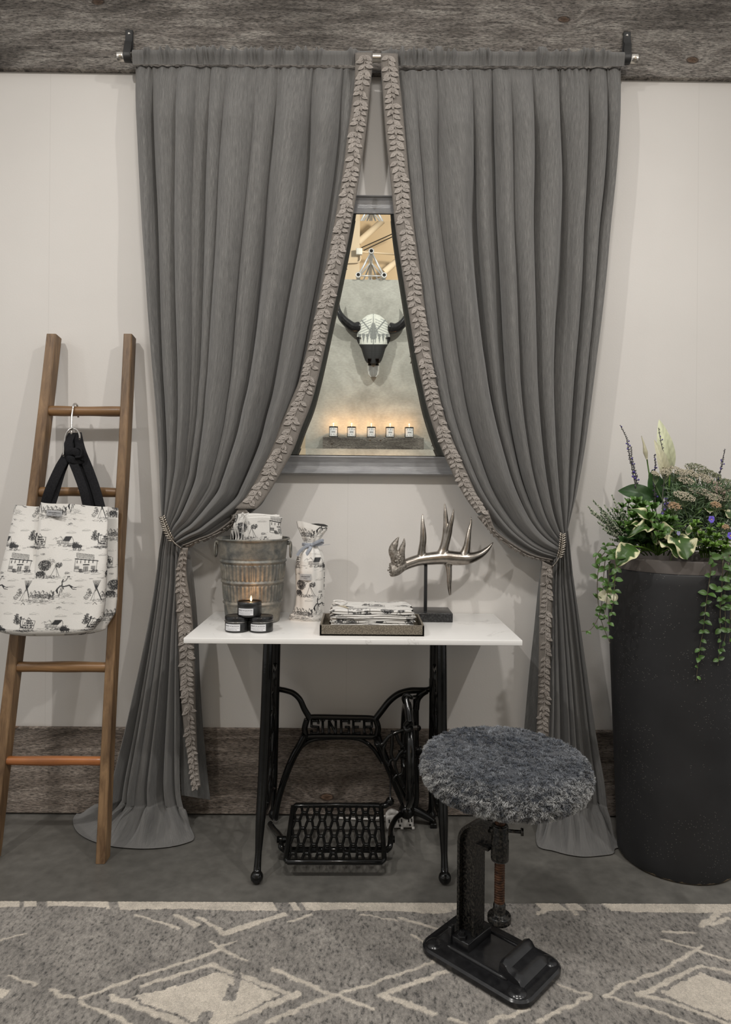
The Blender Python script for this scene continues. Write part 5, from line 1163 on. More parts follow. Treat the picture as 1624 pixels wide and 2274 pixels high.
labs = ['folded printed cloth at the bottom of the tray stack', 'second folded printed cloth from the bottom of the tray stack', 'middle folded printed cloth of the stack on the tray', 'folded printed cloth just under the topmost one on the tray', 'topmost folded printed cloth on the tray, with a grey tag and white cord']
hs = [.0135, .013, .0135, .0135, .015]
for k in range(5):
    o = thing('folded_cloth', labs[k], 'folded cloth', (tcx + R.uniform(-.002, .003) - (.003 if k == 4 else 0), ty1 + .108 + R.uniform(-.002, .002), tz), 'folded printed cloths on the tray', (0, 0, math.radians(R.uniform(-1.0, 1.0))))
    packet(tw - (.004 * (k == 4)) + R.uniform(-.004, .004), .165, hs[k], 2, 3 + k, .05 + .043 * k, .03 + .05 * k, (210, 130) if k == 4 else (200, 20)).build('cloth', MT['toile'], o, world=False)
    if k == 4:
        zt4 = hs[k]
        tg = MB().box((-.022, -.070, zt4), (.016, -.052, zt4 + .0012), .0004).build('tag', MT['tagcloth'], o, world=False)
        mb = MB()
        for txt, w_, h_, dy in (('HENDERSON', .030, .0040, .0025), ('DESIGN', .011, .0026, -.0035)):
            v, f = text_mesh(txt, h_, w_); mb.add(np.stack([v[:, 0] - .003, v[:, 1] - .061 + dy, np.full(len(v), zt4 + .0015)], 1), f)
        mb.build('lettering', MT['ink'], tg, world=False, smooth=False)
        mb = MB(); 
        for off in (0, .005): mb.tube(spline([(-.125, .060, zt4 + .001), (-.122 + off, .070, zt4 + .004), (-.095, .073 - off, zt4 + .003), (-.080 - off, .045, zt4 + .002), (-.095, .00, zt4 + .002), (-.118 + off, .02, zt4 + .003), (-.125, .045, zt4 + .001)], 60), .0022, 7, closed=False)
        mb.build('cord', MT['whitecord'], o, world=False)
        mb = MB(); mb.add([(-.085, -.015, zt4 + .0015), (-.070, -.072, zt4 + .0015), (-.112, -.02, zt4 + .002)], [(0, 1, 2)]); ob = mb.build('hang_tag', MT['tagcloth'], o, world=False, smooth=False); ob.data.materials[0] = noisy('kraft_card', (.42, .36, .26), (.46, .40, .29), 60, .7); ob['label'] = 'small tan card'
    tz += hs[k] + .0003
# printed pouches standing in the bucket
labs = ['printed folded cloth standing frontmost in the bucket, tied with white cord', 'printed folded cloth second in the bucket, just behind the front one', 'printed folded cloth third in the row standing in the bucket', 'printed folded cloth at the back left of the bucket']
for k, (x0, x1, yt, dep_) in enumerate(((531, 625, 1147, -.185), (526, 619, 1141, -.160), (521, 560, 1141, -.137), (515, 556, 1144, -.115))):
    a = P(x0, yt, dep_); b = P(x1, yt, dep_); w = b[0] - a[0]; hh = .185 if k < 2 else .178
    if k >= 2: w = .145
    o = thing('folded_cloth', labs[k], 'folded cloth', (a[0] + w / 2, dep_, a[2] - hh), 'folded printed cloths standing in the bucket')
    mb = packet(w, hh, .018, 2, 20 + k, .02 + k * .06 + (.092 if k == 0 else 0), .117 if k == 0 else .03 * k, (150, 150) if k < 2 else (60, 50))
    for i, v in enumerate(mb.v):      # stand it up: top surface faces the room, fold edge at the bottom
        mb.v[i] = np.stack([v[:, 0], .009 - v[:, 2], v[:, 1] + hh / 2], 1)
    mb.build('cloth', MT['toile'], o, world=False)
    if k == 0:
        zt5 = hh; mb = MB(); x = -w / 2 + .012
        for dx, e in ((0, .006), (.006, -.004), (.012, .010)): mb.tube(spline([(x + dx, .0, zt5 + .004), (x + dx + .004, -.012, zt5 - .004), (x + dx + e, -.0125, zt5 - .04), (x + dx + e * 1.6, -.0125, zt5 - .09)], 24), .0012, 6)
        mb.tube(spline([(x + .004, -.006, zt5 - .006), (x + .01, -.012, zt5 + .006), (x + .022, -.004, zt5 + .012)], 16), .0022, 6); mb.tube(spline([(x - .004, .004, zt5), (x + .0, .0, zt5 + .012), (x + .004, .006, zt5 + .002)], 16), .003, 6)
        mb.build('cord', MT['whitecord'], o, world=False)

# ---- wine bag
wy = -.150; wx = float(P(689, 1300, wy)[0]); wz1 = float(P(693, 1163, wy)[2]) - TZ
wb = thing('wine_gift_bag', 'printed cloth bottle bag tied at the neck with a blue-grey ribbon', 'gift bag', (wx, wy, TZ))
sc = 2.35 / 1516 * 1.0
zz = np.linspace(0, 1, 240); tabz = np.array([[0, .0415, .0], [.03, .0470, 0], [.10, .0465, 0], [.30, .0475, 0], [.52, .0500, -.001], [.62, .0480, 0], [.70, .0400, .0], [.76, .0265, .001], [.785, .0215, .002], [.81, .0235, .002], [.88, .0370, .004], [.95, .0500, .005], [1.0, .0545, .005]])
rt_ = np.interp(zz, tabz[:, 0], tabz[:, 1]); cxo = np.interp(zz, tabz[:, 0], tabz[:, 2]); n_ = 330; an = np.linspace(0, 2 * PI, n_, endpoint=False) + PI / 2
flat_ = np.interp(zz, [0, .62, .785, .9, 1], [1, .95, .9, .50, .38]); pl2 = np.interp(zz, [0, .3, .6, .785, .86, 1], [.02, .03, .05, .16, .08, .02])
G = np.zeros((240, n_, 3)); Hh = wz1 * (1 + 0)
r2 = rt_[:, None] * (1 + pl2[:, None] * np.sin(an * 9 + 1)[None] * .8 + .03 * np.sin(an * 4 + zz[:, None] * 6) * (zz[:, None] < .7))
G[..., 0] = cxo[:, None] + r2 * np.cos(an); G[..., 1] = r2 * np.sin(an) * flat_[:, None]; G[..., 2] = zz[:, None] * Hh + (-.007 * np.cos(an)[None] + .004 * np.sin(an * 2)[None]) * smooth(.85, 1, zz)[:, None]
# the loose corner of cloth that spreads out on the table at the left
dl = np.exp(-((an - PI - .12) / .42) ** 2)[None] * np.interp(zz, [0, .05, .10, .16, .25], [1, .85, .35, .08, 0])[:, None]; G[..., 0] -= .026 * dl; G[..., 2] *= 1
uu = np.r_[0, np.cumsum(np.full(n_ - 1, 2 * PI * .048 / n_))]
col = ink(uu[None] + 0 * zz[:, None], zz[:, None] * Hh + 0 * uu[None], .075, .068)
mb = MB().grid(G, cv=True, col=col, flip=True); mb.f.append(tuple(range(n_))); mb.build('bag_body', MT['toile'], wb, world=False)
inn = G[::-1][:60].copy(); inn[..., 0] = cxo[::-1][:60, None] + (inn[..., 0] - cxo[::-1][:60, None]) * .97; inn[..., 1] *= .9; inn[..., 2] -= .0005
dk = np.broadcast_to(V3((.05, .048, .045)), (60, n_, 3)).copy(); dk[12:] = V3((.6, .58, .55)); MB().grid(inn, cv=True, col=dk, flip=True).build('bag_lining', MT['toile'], wb, world=False)
zn = .785 * Hh; rn = .0235
MB().tube([(.002 + rn * math.cos(a), rn * .92 * math.sin(a), zn) for a in np.linspace(0, 2 * PI, 40, endpoint=False)], .0058, 8, closed=True, flat=.25, side=(0, 0, 1)).build('ribbon_band', MT['ribbon'], wb, world=False)
bw_ = MB(); f0 = (.006, -rn - .002, zn)
def rb(pts, w=.0052, side=(0, 0, 1)): bw_.tube(spline([f0] + pts, 30), w, 8, flat=.12, side=side)
rb([(.020, -rn - .010, zn + .008), (.040, -rn - .006, zn + .016), (.046, -rn - .002, zn + .012), (.036, -rn, zn + .004), (.016, -rn, zn + .001)]); rb([(-.014, -rn - .008, zn - .006), (-.032, -rn - .010, zn - .020), (-.042, -rn - .012, zn - .036)]); rb([(-.002, -rn - .010, zn - .016), (-.012, -rn - .013, zn - .033)], .0055, (1, 0, 0))
rb([(-.016, -rn - .004, zn + .002), (-.028, -rn + .010, zn + .001)]); bw_.ball((.006, -rn - .003, zn), (.006, .005, .006), 12); bw_.tube(spline([f0, (.030, -rn - .004, zn - .003), (.055, -rn, zn + .001), (.068, -rn, zn + .003)], 20), .0007, 6)
bw_.build('bow', MT['ribbon'], wb, world=False)
tg = MB(); an2 = np.linspace(-PI / 2 - .62, -PI / 2 + .16, 14); zt6 = (.405 * Hh, .360 * Hh)
zt6 = (float(P(680, 1275, wy - .05)[2]) - TZ, float(P(680, 1289, wy - .05)[2]) - TZ)
def on_bag(th, z): k = int(z / Hh * 239); r = rt_[k] * 1.075 + .0012; return (cxo[k] + r * math.cos(th), r * math.sin(th) * flat_[k], z)
G = np.array([[on_bag(th, z) for z in np.linspace(zt6[0], zt6[1], 4)] for th in an2]); tgo = MB().grid(G, flip=True).build('tag', MT['tagcloth'], wb, world=False)
mb = MB()
for txt, w_, h_, dz in (('HENDERSON', .58, .0042, .0022), ('DESIGN', .22, .0028, -.0040)):
    v, f = text_mesh(txt, h_, w_); mb.add([V3(on_bag(-PI / 2 - .23 + a, (zt6[0] + zt6[1]) / 2 + dz + b)) * V3((1.01, 1.01, 1)) for a, b, _ in v], f)
mb.build('lettering', MT['ink'], tgo, world=False, smooth=False)

# ---- three candle tins
tr0 = .0375; th0 = .046
c1 = P(524, 1400, fy + .09); c2 = P(578, 1401, fy + .09); x1_ = float(c1[0]); x2_ = float(c2[0]); ty_ = fy + .110
if x2_ - x1_ < 2 * tr0 + .001: m_ = (x1_ + x2_) / 2; x1_, x2_ = m_ - tr0 - .0012, m_ + tr0 + .0012
def make_tin(loc, label, lit, rot):
    t = thing('candle_tin', label, 'candle', loc, None, (0, 0, rot)); h = th0
    MB().lathe([(tr0 - .004, 0), (tr0 - .001, .001), (tr0, .004), (tr0, h * .66), (tr0 - .0008, h * .68), (tr0, h * .70)] + ([(tr0, h), (tr0 - .001, h + .0005), (tr0 - .0015, h), (tr0 - .0015, h - .004)] if lit else [(tr0 - .0012, h * .72), (tr0 - .0012, h - .001), (0, h - .001)]), 72).build('tin', MT['tin'], t, world=False)
    an = np.linspace(-PI / 2 - .98, -PI / 2 + .42, 24)
    G = np.array([[(math.cos(a) * (tr0 + .0004), math.sin(a) * (tr0 + .0004), z) for z in (.0065, .0275)] for a in an]); lb = MB().grid(G).build('paper_label', MT['paper'], t, world=False)
    mb = MB()
    for txt, w_, hh, zc, sh in (('PEACE OF JACKSON', 1.24, .0058, .0208, 0.2), ('LUXE MOUNTAIN LIVING', .90, .0022, .0102, 0)):
        v, f = text_mesh(txt, hh, w_, shear=sh); mb.add([(math.cos(-PI / 2 - .28 + a) * (tr0 + .0007), math.sin(-PI / 2 - .28 + a) * (tr0 + .0007), zc + b) for a, b, _ in v], f)
    aa = np.linspace(-PI / 2 - .88, -PI / 2 + .32, 20); mb.grid(np.array([[(math.cos(a) * (tr0 + .0007), math.sin(a) * (tr0 + .0007), z) for z in (.0145, .0150)] for a in aa]))
    mb.build('lettering', MT['ink'], lb, world=False, smooth=False)
    if lit:
        MB().lathe([(tr0 - .0016, h - .004), (tr0 - .004, h - .0045), (0, h - .0045)], 48, cap=False).build('wax', MT['wax'], t, world=False)
        MB().tube([(.004, 0, h - .005), (.0045, 0, h + .001)], .0006, 6).build('wick', MT['black'], t, world=False)
        MB().lathe([(0, 0), (.0018, .002), (.0030, .0065), (.0026, .011), (.0012, .016), (0, .0195)], 14, (.0045, 0, h - .002), cap=False).build('flame', MT['flame'], t, world=False)
        d = bpy.data.lights.new('candle_light', 'POINT'); d.energy = .22; d.color = (1, .52, .22); d.shadow_soft_size = .002
        lo = put(bpy.data.objects.new('candle_light', d)); lo.location = (loc[0] + .0045, loc[1], loc[2] + h + .0205)
    else:
        MB().lathe([(tr0 + .0002, h * .72), (tr0 + .0006, h * .73), (tr0 + .0006, h + .001), (tr0 - .0008, h + .0028), (tr0 - .005, h + .003), (tr0 - .006, h + .0022), (0, h + .0022)], 72, cap=True).build('lid', MT['gloss'], t, world=False)
        MB().tube([((tr0 + .0014) * math.cos(a), (tr0 + .0014) * math.sin(a), h * .715) for a in np.linspace(0, 2 * PI, 64, endpoint=False)], .0008, 8, closed=True).build('silver_band', MT['steel'], t, world=False)
    return t
make_tin((x1_, ty_, TZ), 'lidded black candle tin at the lower left of the little pyramid', False, 0.0)
make_tin((x2_, ty_, TZ), 'lidded black candle tin at the lower right of the little pyramid', False, 0.12)
make_tin(((x1_ + x2_) / 2 + .001, ty_, TZ + th0 + .0029), 'open black candle tin with a burning flame, on top of two tins', True, 0.05)

# ---- antler sculpture
sb0, sb1 = float(P(883, 1381, -.18)[0]), float(P(1006, 1381, -.18)[0]); by0, by1 = -.180, -.052; bt = TZ + .0305; pole_y = -.118
at_ = thing('antler_sculpture', 'silver antler mounted on a black rod and black stone block', 'sculpture', ((sb0 + sb1) / 2, (by0 + by1) / 2, TZ))
MB().box((sb0, by0, TZ), (sb1, by1, bt), .0018).build('base', MT['granite'], at_)
pxz = P(945, 1355, pole_y); pt_ = P(945, 1254, pole_y)
MB().box((pxz[0] - .0055, pole_y - .005, bt), (pxz[0] + .0055, pole_y + .005, pt_[2] + .004), .0008).build('rod', MT['black'], at_)
def A3(pts, rad_, m=60, n=14, flat=None):
    p = spline([P(a, b, c) for a, b, c in pts], m); r = np.interp(np.linspace(0, 1, m), np.linspace(0, 1, len(rad_)), rad_) * .00188; return p, r, n
am = MB()
def limb(pts, rad_, m=60, n=16, mb=None): p, r, n = A3(pts, rad_, m, n); (mb or am).tube(p, r, n)
y = pole_y
limb([(884, 1262, y - .02), (905, 1252, y - .01), (930, 1244, y), (960, 1240, y), (990, 1238, y), (1015, 1240, y), (1040, 1240, y), (1065, 1232, y + .01), (1082, 1220, y + .015), (1096, 1204, y + .02)], [10, 10, 10.5, 11.5, 12.5, 13.5, 13, 11, 8, 5, 1], 90)
limb([(936, 1242, y), (937, 1225, y), (940, 1200, y - .005), (940, 1180, y - .004), (939, 1160, y), (939, 1141, y + .006)], [9, 7.5, 6.6, 6.2, 5, 3.2, 1])
limb([(978, 1240, y), (985, 1222, y), (990, 1195, y), (991, 1170, y), (990, 1148, y + .004), (988, 1117, y + .01)], [13, 9, 7.5, 6.4, 5, 3.6, 1])
limb([(984, 1232, y), (989, 1214, y - .004), (996, 1190, y - .008), (1000, 1170, y - .012), (1005, 1150, y - .014), (1008, 1129, y - .014)], [9, 7, 6, 5.6, 4.5, 3.2, .8])
limb([(1028, 1240, y), (1036, 1218, y), (1039, 1200, y), (1042, 1180, y + .004), (1046, 1162, y + .008), (1047, 1147, y + .01)], [12, 8.5, 6.5, 5.4, 4, 2.6, .8])
limb([(995, 1244, y), (997, 1262, y - .008), (998, 1280, y - .014), (998, 1300, y - .016), (1000, 1322, y - .014)], [10, 6, 5, 4.6, 3.6, 2.2])
ant = am.build('antler', MT['silver'], at_)
rm = ant.modifiers.new('fuse', 'REMESH'); rm.mode = 'VOXEL'; rm.voxel_size = .0016; rm.use_smooth_shade = True
sm = ant.modifiers.new('soft', 'SMOOTH'); sm.factor = .6; sm.iterations = 10
am2 = MB()
limb([(868, 1266, y - .03), (876, 1264, y - .028), (890, 1257, y - .02), (900, 1253, y - .012)], [13, 13.5, 12, 9.5], mb=am2, m=30)
limb([(886, 1260, y - .02), (880, 1240, y - .03), (873, 1222, y - .04), (879, 1205, y - .045), (886, 1192, y - .05)], [11, 11, 9, 6.5, 1], mb=am2)
limb([(888, 1258, y - .02), (889, 1240, y - .03), (893, 1220, y - .038), (897, 1206, y - .04), (898, 1195, y - .042)], [11, 10, 7, 4.5, .8], mb=am2)
for k in range(46):
    a_ = R.uniform(0, 2 * PI); q = P(873 + 9 * math.cos(a_) + R.uniform(-2, 3), 1266 + 13 * math.sin(a_), y - .03 + R.uniform(-.01, .01)); am2.ball(q, R.uniform(.002, .004), 6)
for k in range(60):
    q = P(882 + R.uniform(-9, 10), 1235 + R.uniform(-14, 22), y - .045 + R.uniform(-.006, .012)); am2.ball(q, R.uniform(.002, .0045), 6)
b_ = am2.build('burr', MT['silver2'], at_); rm = b_.modifiers.new('fuse', 'REMESH'); rm.mode = 'VOXEL'; rm.voxel_size = .0017; rm.use_smooth_shade = True
b_['label'] = 'rough knobbly silver burr'
# ================================================================== RUG
RY0 = -.555; rx0, rx1, ryb = -1.55, 1.55, -2.05; RZ = .011
nx, ny = 1000, 470; X = np.linspace(rx0, rx1, nx); e_ = np.linspace(0, 1, ny); Y = RY0 + (ryb - RY0) * e_ ** 1.25
gx, gy = np.meshgrid(X, Y, indexing='ij')
rg = np.random.default_rng(3)
def vnoise(x, y, s, seed):
    g = np.random.default_rng(seed).random((96, 96)); fx = (x * s) % 95; fy = (y * s) % 95; i = fx.astype(int); j = fy.astype(int); a = fx - i; b = fy - j; a = a * a * (3 - 2 * a); b = b * b * (3 - 2 * b)
    return g[i, j] * (1 - a) * (1 - b) + g[i + 1, j] * a * (1 - b) + g[i, j + 1] * (1 - a) * b + g[i + 1, j + 1] * a * b
wx_ = gx + (vnoise(gx, gy, 40, 1) - .5) * .008 + (vnoise(gx, gy, 140, 2) - .5) * .006; wy_ = gy + (vnoise(gx, gy, 40, 3) - .5) * .008 + (vnoise(gx, gy, 140, 4) - .5) * .006
def FP(px, py): p = PZ(px, py, RZ); return float(p[0]), float(p[1])
pale = np.zeros((nx, ny)); 
def segm(a, b, w0, w1=None, soft=.003, arr=None):
    global pale
    (x0, y0), (x1, y1) = FP(*a), FP(*b); dx, dy = x1 - x0, y1 - y0; L2 = dx * dx + dy * dy; t = np.clip(((wx_ - x0) * dx + (wy_ - y0) * dy) / L2, 0, 1)
    d = np.hypot(wx_ - x0 - t * dx, wy_ - y0 - t * dy); w = (w0 + ((w0 if w1 is None else w1) - w0) * t) / 2
    return np.clip((w - d) / soft + .5, 0, 1)
def polyg(pts, soft=.003):
    q = np.array([FP(*p) for p in pts]); ins = np.zeros(gx.shape, bool); n_ = len(q)
    for i in range(n_):
        x0, y0 = q[i]; x1, y1 = q[(i + 1) % n_]
        c = ((y0 > wy_) != (y1 > wy_)) & (wx_ < (x1 - x0) * (wy_ - y0) / (y1 - y0 + 1e-12) + x0); ins ^= c
    return ins.astype(float)
w = .015
for a, b, w0, w1 in (((180, 2215), (300, 2172), .008, .010), ((300, 2172), (492, 2108), .009, .012), ((468, 2092), (485, 2102), .008, .010), ((485, 2102), (545, 2134), .010, .008), ((485, 2102), (525, 2090), .010, .006),
                     ((112, 2198), (135, 2212), .010, .010), ((135, 2212), (165, 2214), .012, .008), ((180, 2222), (290, 2274), .009, .011), ((20, 2165), (78, 2186), .006, .009), ((320, 2188), (470, 2142), .012, .012), ((470, 2142), (640, 2204), .014, .012), ((250, 2212), (420, 2278), .015, .018), ((664, 2206), (480, 2280), .020, .016),
                     ((606, 2153), (740, 2207), .012, .010), ((745, 2207), (830, 2182), .010, .008), ((745, 2207), (590, 2270), .012, .010), ((745, 2207), (830, 2240), .009, .010),
                     ((830, 2182), (978, 2130), .008, .010), ((845, 2208), (990, 2158), .014, .013), ((845, 2208), (968, 2250), .018, .013), ((990, 2244), (1172, 2236), .0, .0), ((1090, 2270), (1172, 2240), .012, .012), ((1240, 2187), (1315, 2210), .007, .008), ((1315, 2210), (1195, 2268), .010, .010), ((1345, 2212), (1430, 2235), .009, .009), ((1430, 2235), (1540, 2275), .009, .009),
                     ((1345, 2212), (1385, 2185), .008, .008), ((1385, 2185), (1465, 2158), .008, .010), ((1465, 2158), (1560, 2100), .010, .010), ((1545, 2110), (1624, 2132), .009, .009), ((1470, 2085), (1550, 2107), .006, .007), ((1420, 2210), (1560, 2142), .014, .011), ((1560, 2142), (1640, 2165), .010, .010), ((1420, 2208), (1500, 2226), .014, .010), ((1500, 2226), (1640, 2280), .012, .012),
                     ((440, 2035), (500, 2072), .010, .014), ((300, 2030), (400, 2062), .006, .008), ((500, 2072), (630, 2030), .024, .016), ((640, 2046), (690, 2030), .008, .008), ((390, 2030), (436, 2055), .010, .020), ((0, 2088), (60, 2072), .008, .005), ((890, 2038), (1000, 2070), .010, .010), ((800, 2030), (880, 2044), .006, .004), ((915, 2078), (945, 2092), .010, .008), ((980, 2092), (1000, 2100), .010, .006), ((1470, 2066), (1545, 2072), .009, .008), ((1595, 2030), (1555, 2056), .02, .012), ((1620, 2040), (1560, 2056), .012, .010),
                     ((1195, 2028), (1240, 2012), .012, .016), ((1262, 2010), (1280, 2030), .016, .014), ((0, 2150), (25, 2200), .0, .0), ((970, 2282), (1080, 2282), .0, .0), ((1000, 2262), (1060, 2280), .01, .008)):
    if w0 > 0: pale = np.maximum(pale, segm(a, b, w0, w1))
pale = np.maximum(pale, polyg([(290, 2214), (440, 2176), (480, 2157), (560, 2182), (622, 2208), (480, 2275), (430, 2268)]))
pale = np.maximum(pale, polyg([(1465, 2205), (1560, 2158), (1640, 2190), (1700, 2290), (1640, 2272), (1520, 2225)]))
pale = np.maximum(pale, polyg([(-30, 2185), (24, 2200), (10, 2212), (-30, 2215)]))
# pale border strip along the far edge, broken by grey patches
ed = RY0 - gy; bw_n = .034 + .012 * (vnoise(gx, gy * 0, 6, 9) - .5) + .004 * (vnoise(gx, gy * 0, 60, 10) - .5)
xl = lambda px: FP(px, 2012)[0]
strip = (ed < bw_n * np.where(gx < xl(240), .75, 1) + .012 * np.exp(-((gx - xl(950)) / .06) ** 2)).astype(float)
for a, b in ((34, 44), (72, 96), (234, 256), (604, 640), (655, 668), (1040, 1190), (1245, 1262), (1285, 1340)): strip *= ~((gx > xl(a) + (ed * .5)) & (gx < xl(b) + ed * .5))
pale = np.maximum(pale, strip)
for q in ([(505, 2186), (532, 2188), (520, 2222), (494, 2222)], [(522, 2150), (536, 2165), (530, 2195), (520, 2190)], [(455, 2244), (470, 2250), (455, 2290), (440, 2270)], [(505, 2022), (550, 2024), (545, 2036), (500, 2034)], [(1000, 2018), (1050, 2022), (1040, 2026), (1005, 2024)]): pale *= 1 - polyg(q)
worn = .80 + .35 * vnoise(gx, gy, 22, 12); pale = np.clip(pale * np.clip(worn, 0, 1), 0, 1)
hea = vnoise(gx + gy * .5, gy - gx * .3, 34, 14) * .5 + vnoise(gx, gy, 11, 15) * .5
grey = V3((.225, .206, .184)) * (.72 + .62 * hea)[..., None]; cream = V3((.60, .535, .45)) * (.92 + .16 * vnoise(gx, gy, 60, 17))[..., None]
col = grey * (1 - pale[..., None]) + cream * pale[..., None]
Z = RZ - .0012 * (1 - pale) + (vnoise(gx, gy, 300, 20) - .5) * .0016; Z[:, 0] = .002
rug = MB().grid(np.stack([gx, gy, Z], -1), col=col, flip=True)
rugo = rug.build('area_rug', MT['rug'], None, org=(0, -1.2, 0)); tag(rugo, 'grey heathered rug with cream diamond lines on the floor in the foreground', 'rug')
so = rugo.modifiers.new('t', 'SOLIDIFY'); so.thickness = .008; so.offset = -1

# ================================================================== STOOL
RZT = .0118
sc0 = V3((.336, -.795)); du = V3((.72, -.694)); du /= np.linalg.norm(du); dv = V3((-du[1], du[0]))   # long axis, then towards the back right
st_ = thing('fur_stool', 'round stool with blue-grey sheepskin seat on a black cast-iron screw clamp base', 'stool', (sc0[0], sc0[1], RZT))
def SW(a, b, z): return V3((sc0[0] + du[0] * a + dv[0] * b, sc0[1] + du[1] * a + dv[1] * b, z + RZT))
def rrect(a, b, r, n=8):
    out = []
    for cx_, cy_, t0 in ((a - r, b - r, 0), (-a + r, b - r, PI / 2), (-a + r, -b + r, PI), (a - r, -b + r, 1.5 * PI)):
        for t in np.linspace(t0, t0 + PI / 2, n): out.append((cx_ + r * math.cos(t), cy_ + r * math.sin(t)))
    return np.array(out)
HA, HB = .153, .100
def loft(levels, mb=None, cap=True, c=(0, 0)):
    mb = mb or MB(); rings = []
    for (a, b, r, z) in levels: rings.append([SW(x + c[0], y + c[1], z) for x, y in rrect(a, b, r)])
    G = np.array(rings); mb.grid(G, cv=True); k = G.shape[1]; n0 = mb.n - G.shape[0] * k
    if cap: mb.f.append(tuple(range(n0 + k - 1, n0 - 1, -1))); mb.f.append(tuple(range(mb.n - k, mb.n)))
    return mb
mb = loft([(HA, HB, .040, 0), (HA + .003, HB + .003, .043, .004), (HA + .003, HB + .003, .043, .014), (HA - .002, HB - .002, .038, .019), (HA - .012, HB - .012, .030, .021), (HA - .020, HB - .018, .026, .0215), (HA - .028, HB - .040, .018, .0265), (HA - .030, HB - .044, .016, .0275)])
plate = mb.build('base_plate', MT['gloss'], st_, sharp=30)
for b in (-1, 1):
    p = [SW(a_, b * (HB - .038), .0265) for a_ in np.linspace(-.085, .088, 14)]; MB().tube(p, np.interp(np.linspace(0, 1, 14), [0, .08, .92, 1], [.002, .0065, .0065, .002]), 10).build('ridge', MT['gloss'], st_)
for a, b in ((-HA + .034, -HB + .029), (HA - .034, -HB + .029), (-HA + .034, HB - .029), (HA - .034, HB - .029)):
    c = SW(a, b, .018); MB().lathe([(.025, 0), (.022, .004), (.017, .0075), (.010, .010), (0, .0105)], 24, c).build('corner_boss', MT['gloss'], st_)
# shaped stop block at the far end
pr = [(.062, .026), (.066, .060), (.074, .064), (.082, .060), (.090, .050), (.104, .046), (.118, .040), (.128, .026)]
G = np.array([[SW(x, y, z - (.004 if abs(y) > .055 else 0)) for x, z in pr] for y in np.linspace(-.062, .062, 12)]); mb = MB().grid(G); m_ = len(pr); mb.f.append(tuple(range(m_ - 1, -1, -1))[::-1]); mb.f.append(tuple(range(11 * m_, 12 * m_))[::-1]); mb.build('stop_block', MT['gloss'], st_, sharp=35)
# column foot with bolt
pc = -.060
ang = math.atan2(du[1], du[0]); R3 = np.array(Matrix.Rotation(ang, 3, 'Z'))
def obox(a0, b0, z0, a1, b1, z1, bev=.003, mb=None):
    c = SW((a0 + a1) / 2, (b0 + b1) / 2, (z0 + z1) / 2); h = V3(((a1 - a0) / 2, (b1 - b0) / 2, (z1 - z0) / 2)); return (mb or MB()).box(c - h, c + h, bev, R3=R3)
obox(pc - .026, -.052, .024, pc + .030, .052, .050).build('column_foot', MT['gloss'], st_)
obox(pc - .030, -.056, .024, pc - .020, -.040, .072, .002).build('foot_lug', MT['gloss'], st_)
c = SW(pc + .004, -.042, .050); mb = MB().lathe([(.0125, 0), (.0125, .008), (.011, .009), (.0075, .009), (.0075, .017), (.004, .018), (0, .018)], 6, c); mb.build('bolt', MT['gloss'], st_, smooth=False)
# I-section column and curved arm to the screw collar
sa = .0255; top = .306
def isec(mb, path, tangs, w=.023, d=.027, tw=.0075, fl=.0075):
    sec = [(-w, -d), (w, -d), (w, -d + fl), (tw, -d + fl), (tw, d - fl), (w, d - fl), (w, d), (-w, d), (-w, d - fl), (-tw, d - fl), (-tw, -d + fl), (-w, -d + fl)]
    G = []
    for (a, z), (ta, tz_), k in zip(path, tangs, np.linspace(0, 1, len(path))):
        L_ = math.hypot(ta, tz_); na, nz = tz_ / L_, -ta / L_
        G.append([SW(a + na * y, x, z + nz * y) for x, y in sec])
    G = np.array(G); mb.grid(G, cv=True); m_ = len(sec); n0 = mb.n - G.shape[0] * m_
    mb.f.append(tuple(range(n0, n0 + m_))); mb.f.append(tuple(range(mb.n - 1, mb.n - m_ - 1, -1)))
path = [(pc, .045), (pc, .12), (pc, .20), (pc, top - .03)] + [(pc + .034 * (1 - math.cos(t)), top - .03 + .034 * math.sin(t)) for t in np.linspace(.2, PI / 2, 9)] + [(sa - .02, top + .004)]
path = np.array(path); tg = np.gradient(path, axis=0); mb = MB(); isec(mb, path, tg); mb.build('column', MT['hammer'], st_, smooth=False)
sx_, sy_ = SW(sa, 0, 0)[:2]
MB().lathe([(.021, .262), (.022, .266), (.022, .312), (.0205, .316), (.0205, .345), (.019, .349), (.0145, .350)], 32, (sx_, sy_, RZT)).build('screw_collar', MT['hammer'], st_)
q = V3((sx_, sy_, RZT + .335)); sd = V3((1, -.15, 0)); MB().tube([q + sd * .018, q + sd * .048], .0042, 10).lathe([(.0095, -.003), (.0095, .003)], 16, tuple(q + sd * .05)).v
mb = MB().tube([q + sd * .018, q + sd * .050], .0042, 10); mb.tube([q + sd * .050, q + sd * .056], .0095, 14); mb.tube([q - sd * .018, q - sd * .026], .0075, 12); mb.build('thumb_screw', MT['hammer'], st_)
q2 = V3((sx_, sy_, RZT + .362)); MB().tube([q2 - sd * .018, q2 - sd * .030], .0055, 12).build('set_pin', MT['hammer'], st_)
zz = np.linspace(.150, .448, 1100); MB().lathe([(.0118 + .0014 * abs(((z / .0062) % 1) * 2 - 1), z) for z in zz], 22, (sx_, sy_, RZT)).build('screw', MT['rust'], st_)
MB().lathe([(.006, .108), (.026, .108), (.029, .111), (.029, .124), (.027, .127), (.017, .128), (.0155, .132), (.0155, .150), (.0135, .156), (.012, .157)], 40, (sx_, sy_, RZT)).build('end_knob', MT['hammer'], st_)
MB().lathe([(.060, .438), (.060, .446)], 30, (sx_, sy_, RZT)).build('seat_plate', MT['hammer'], st_)
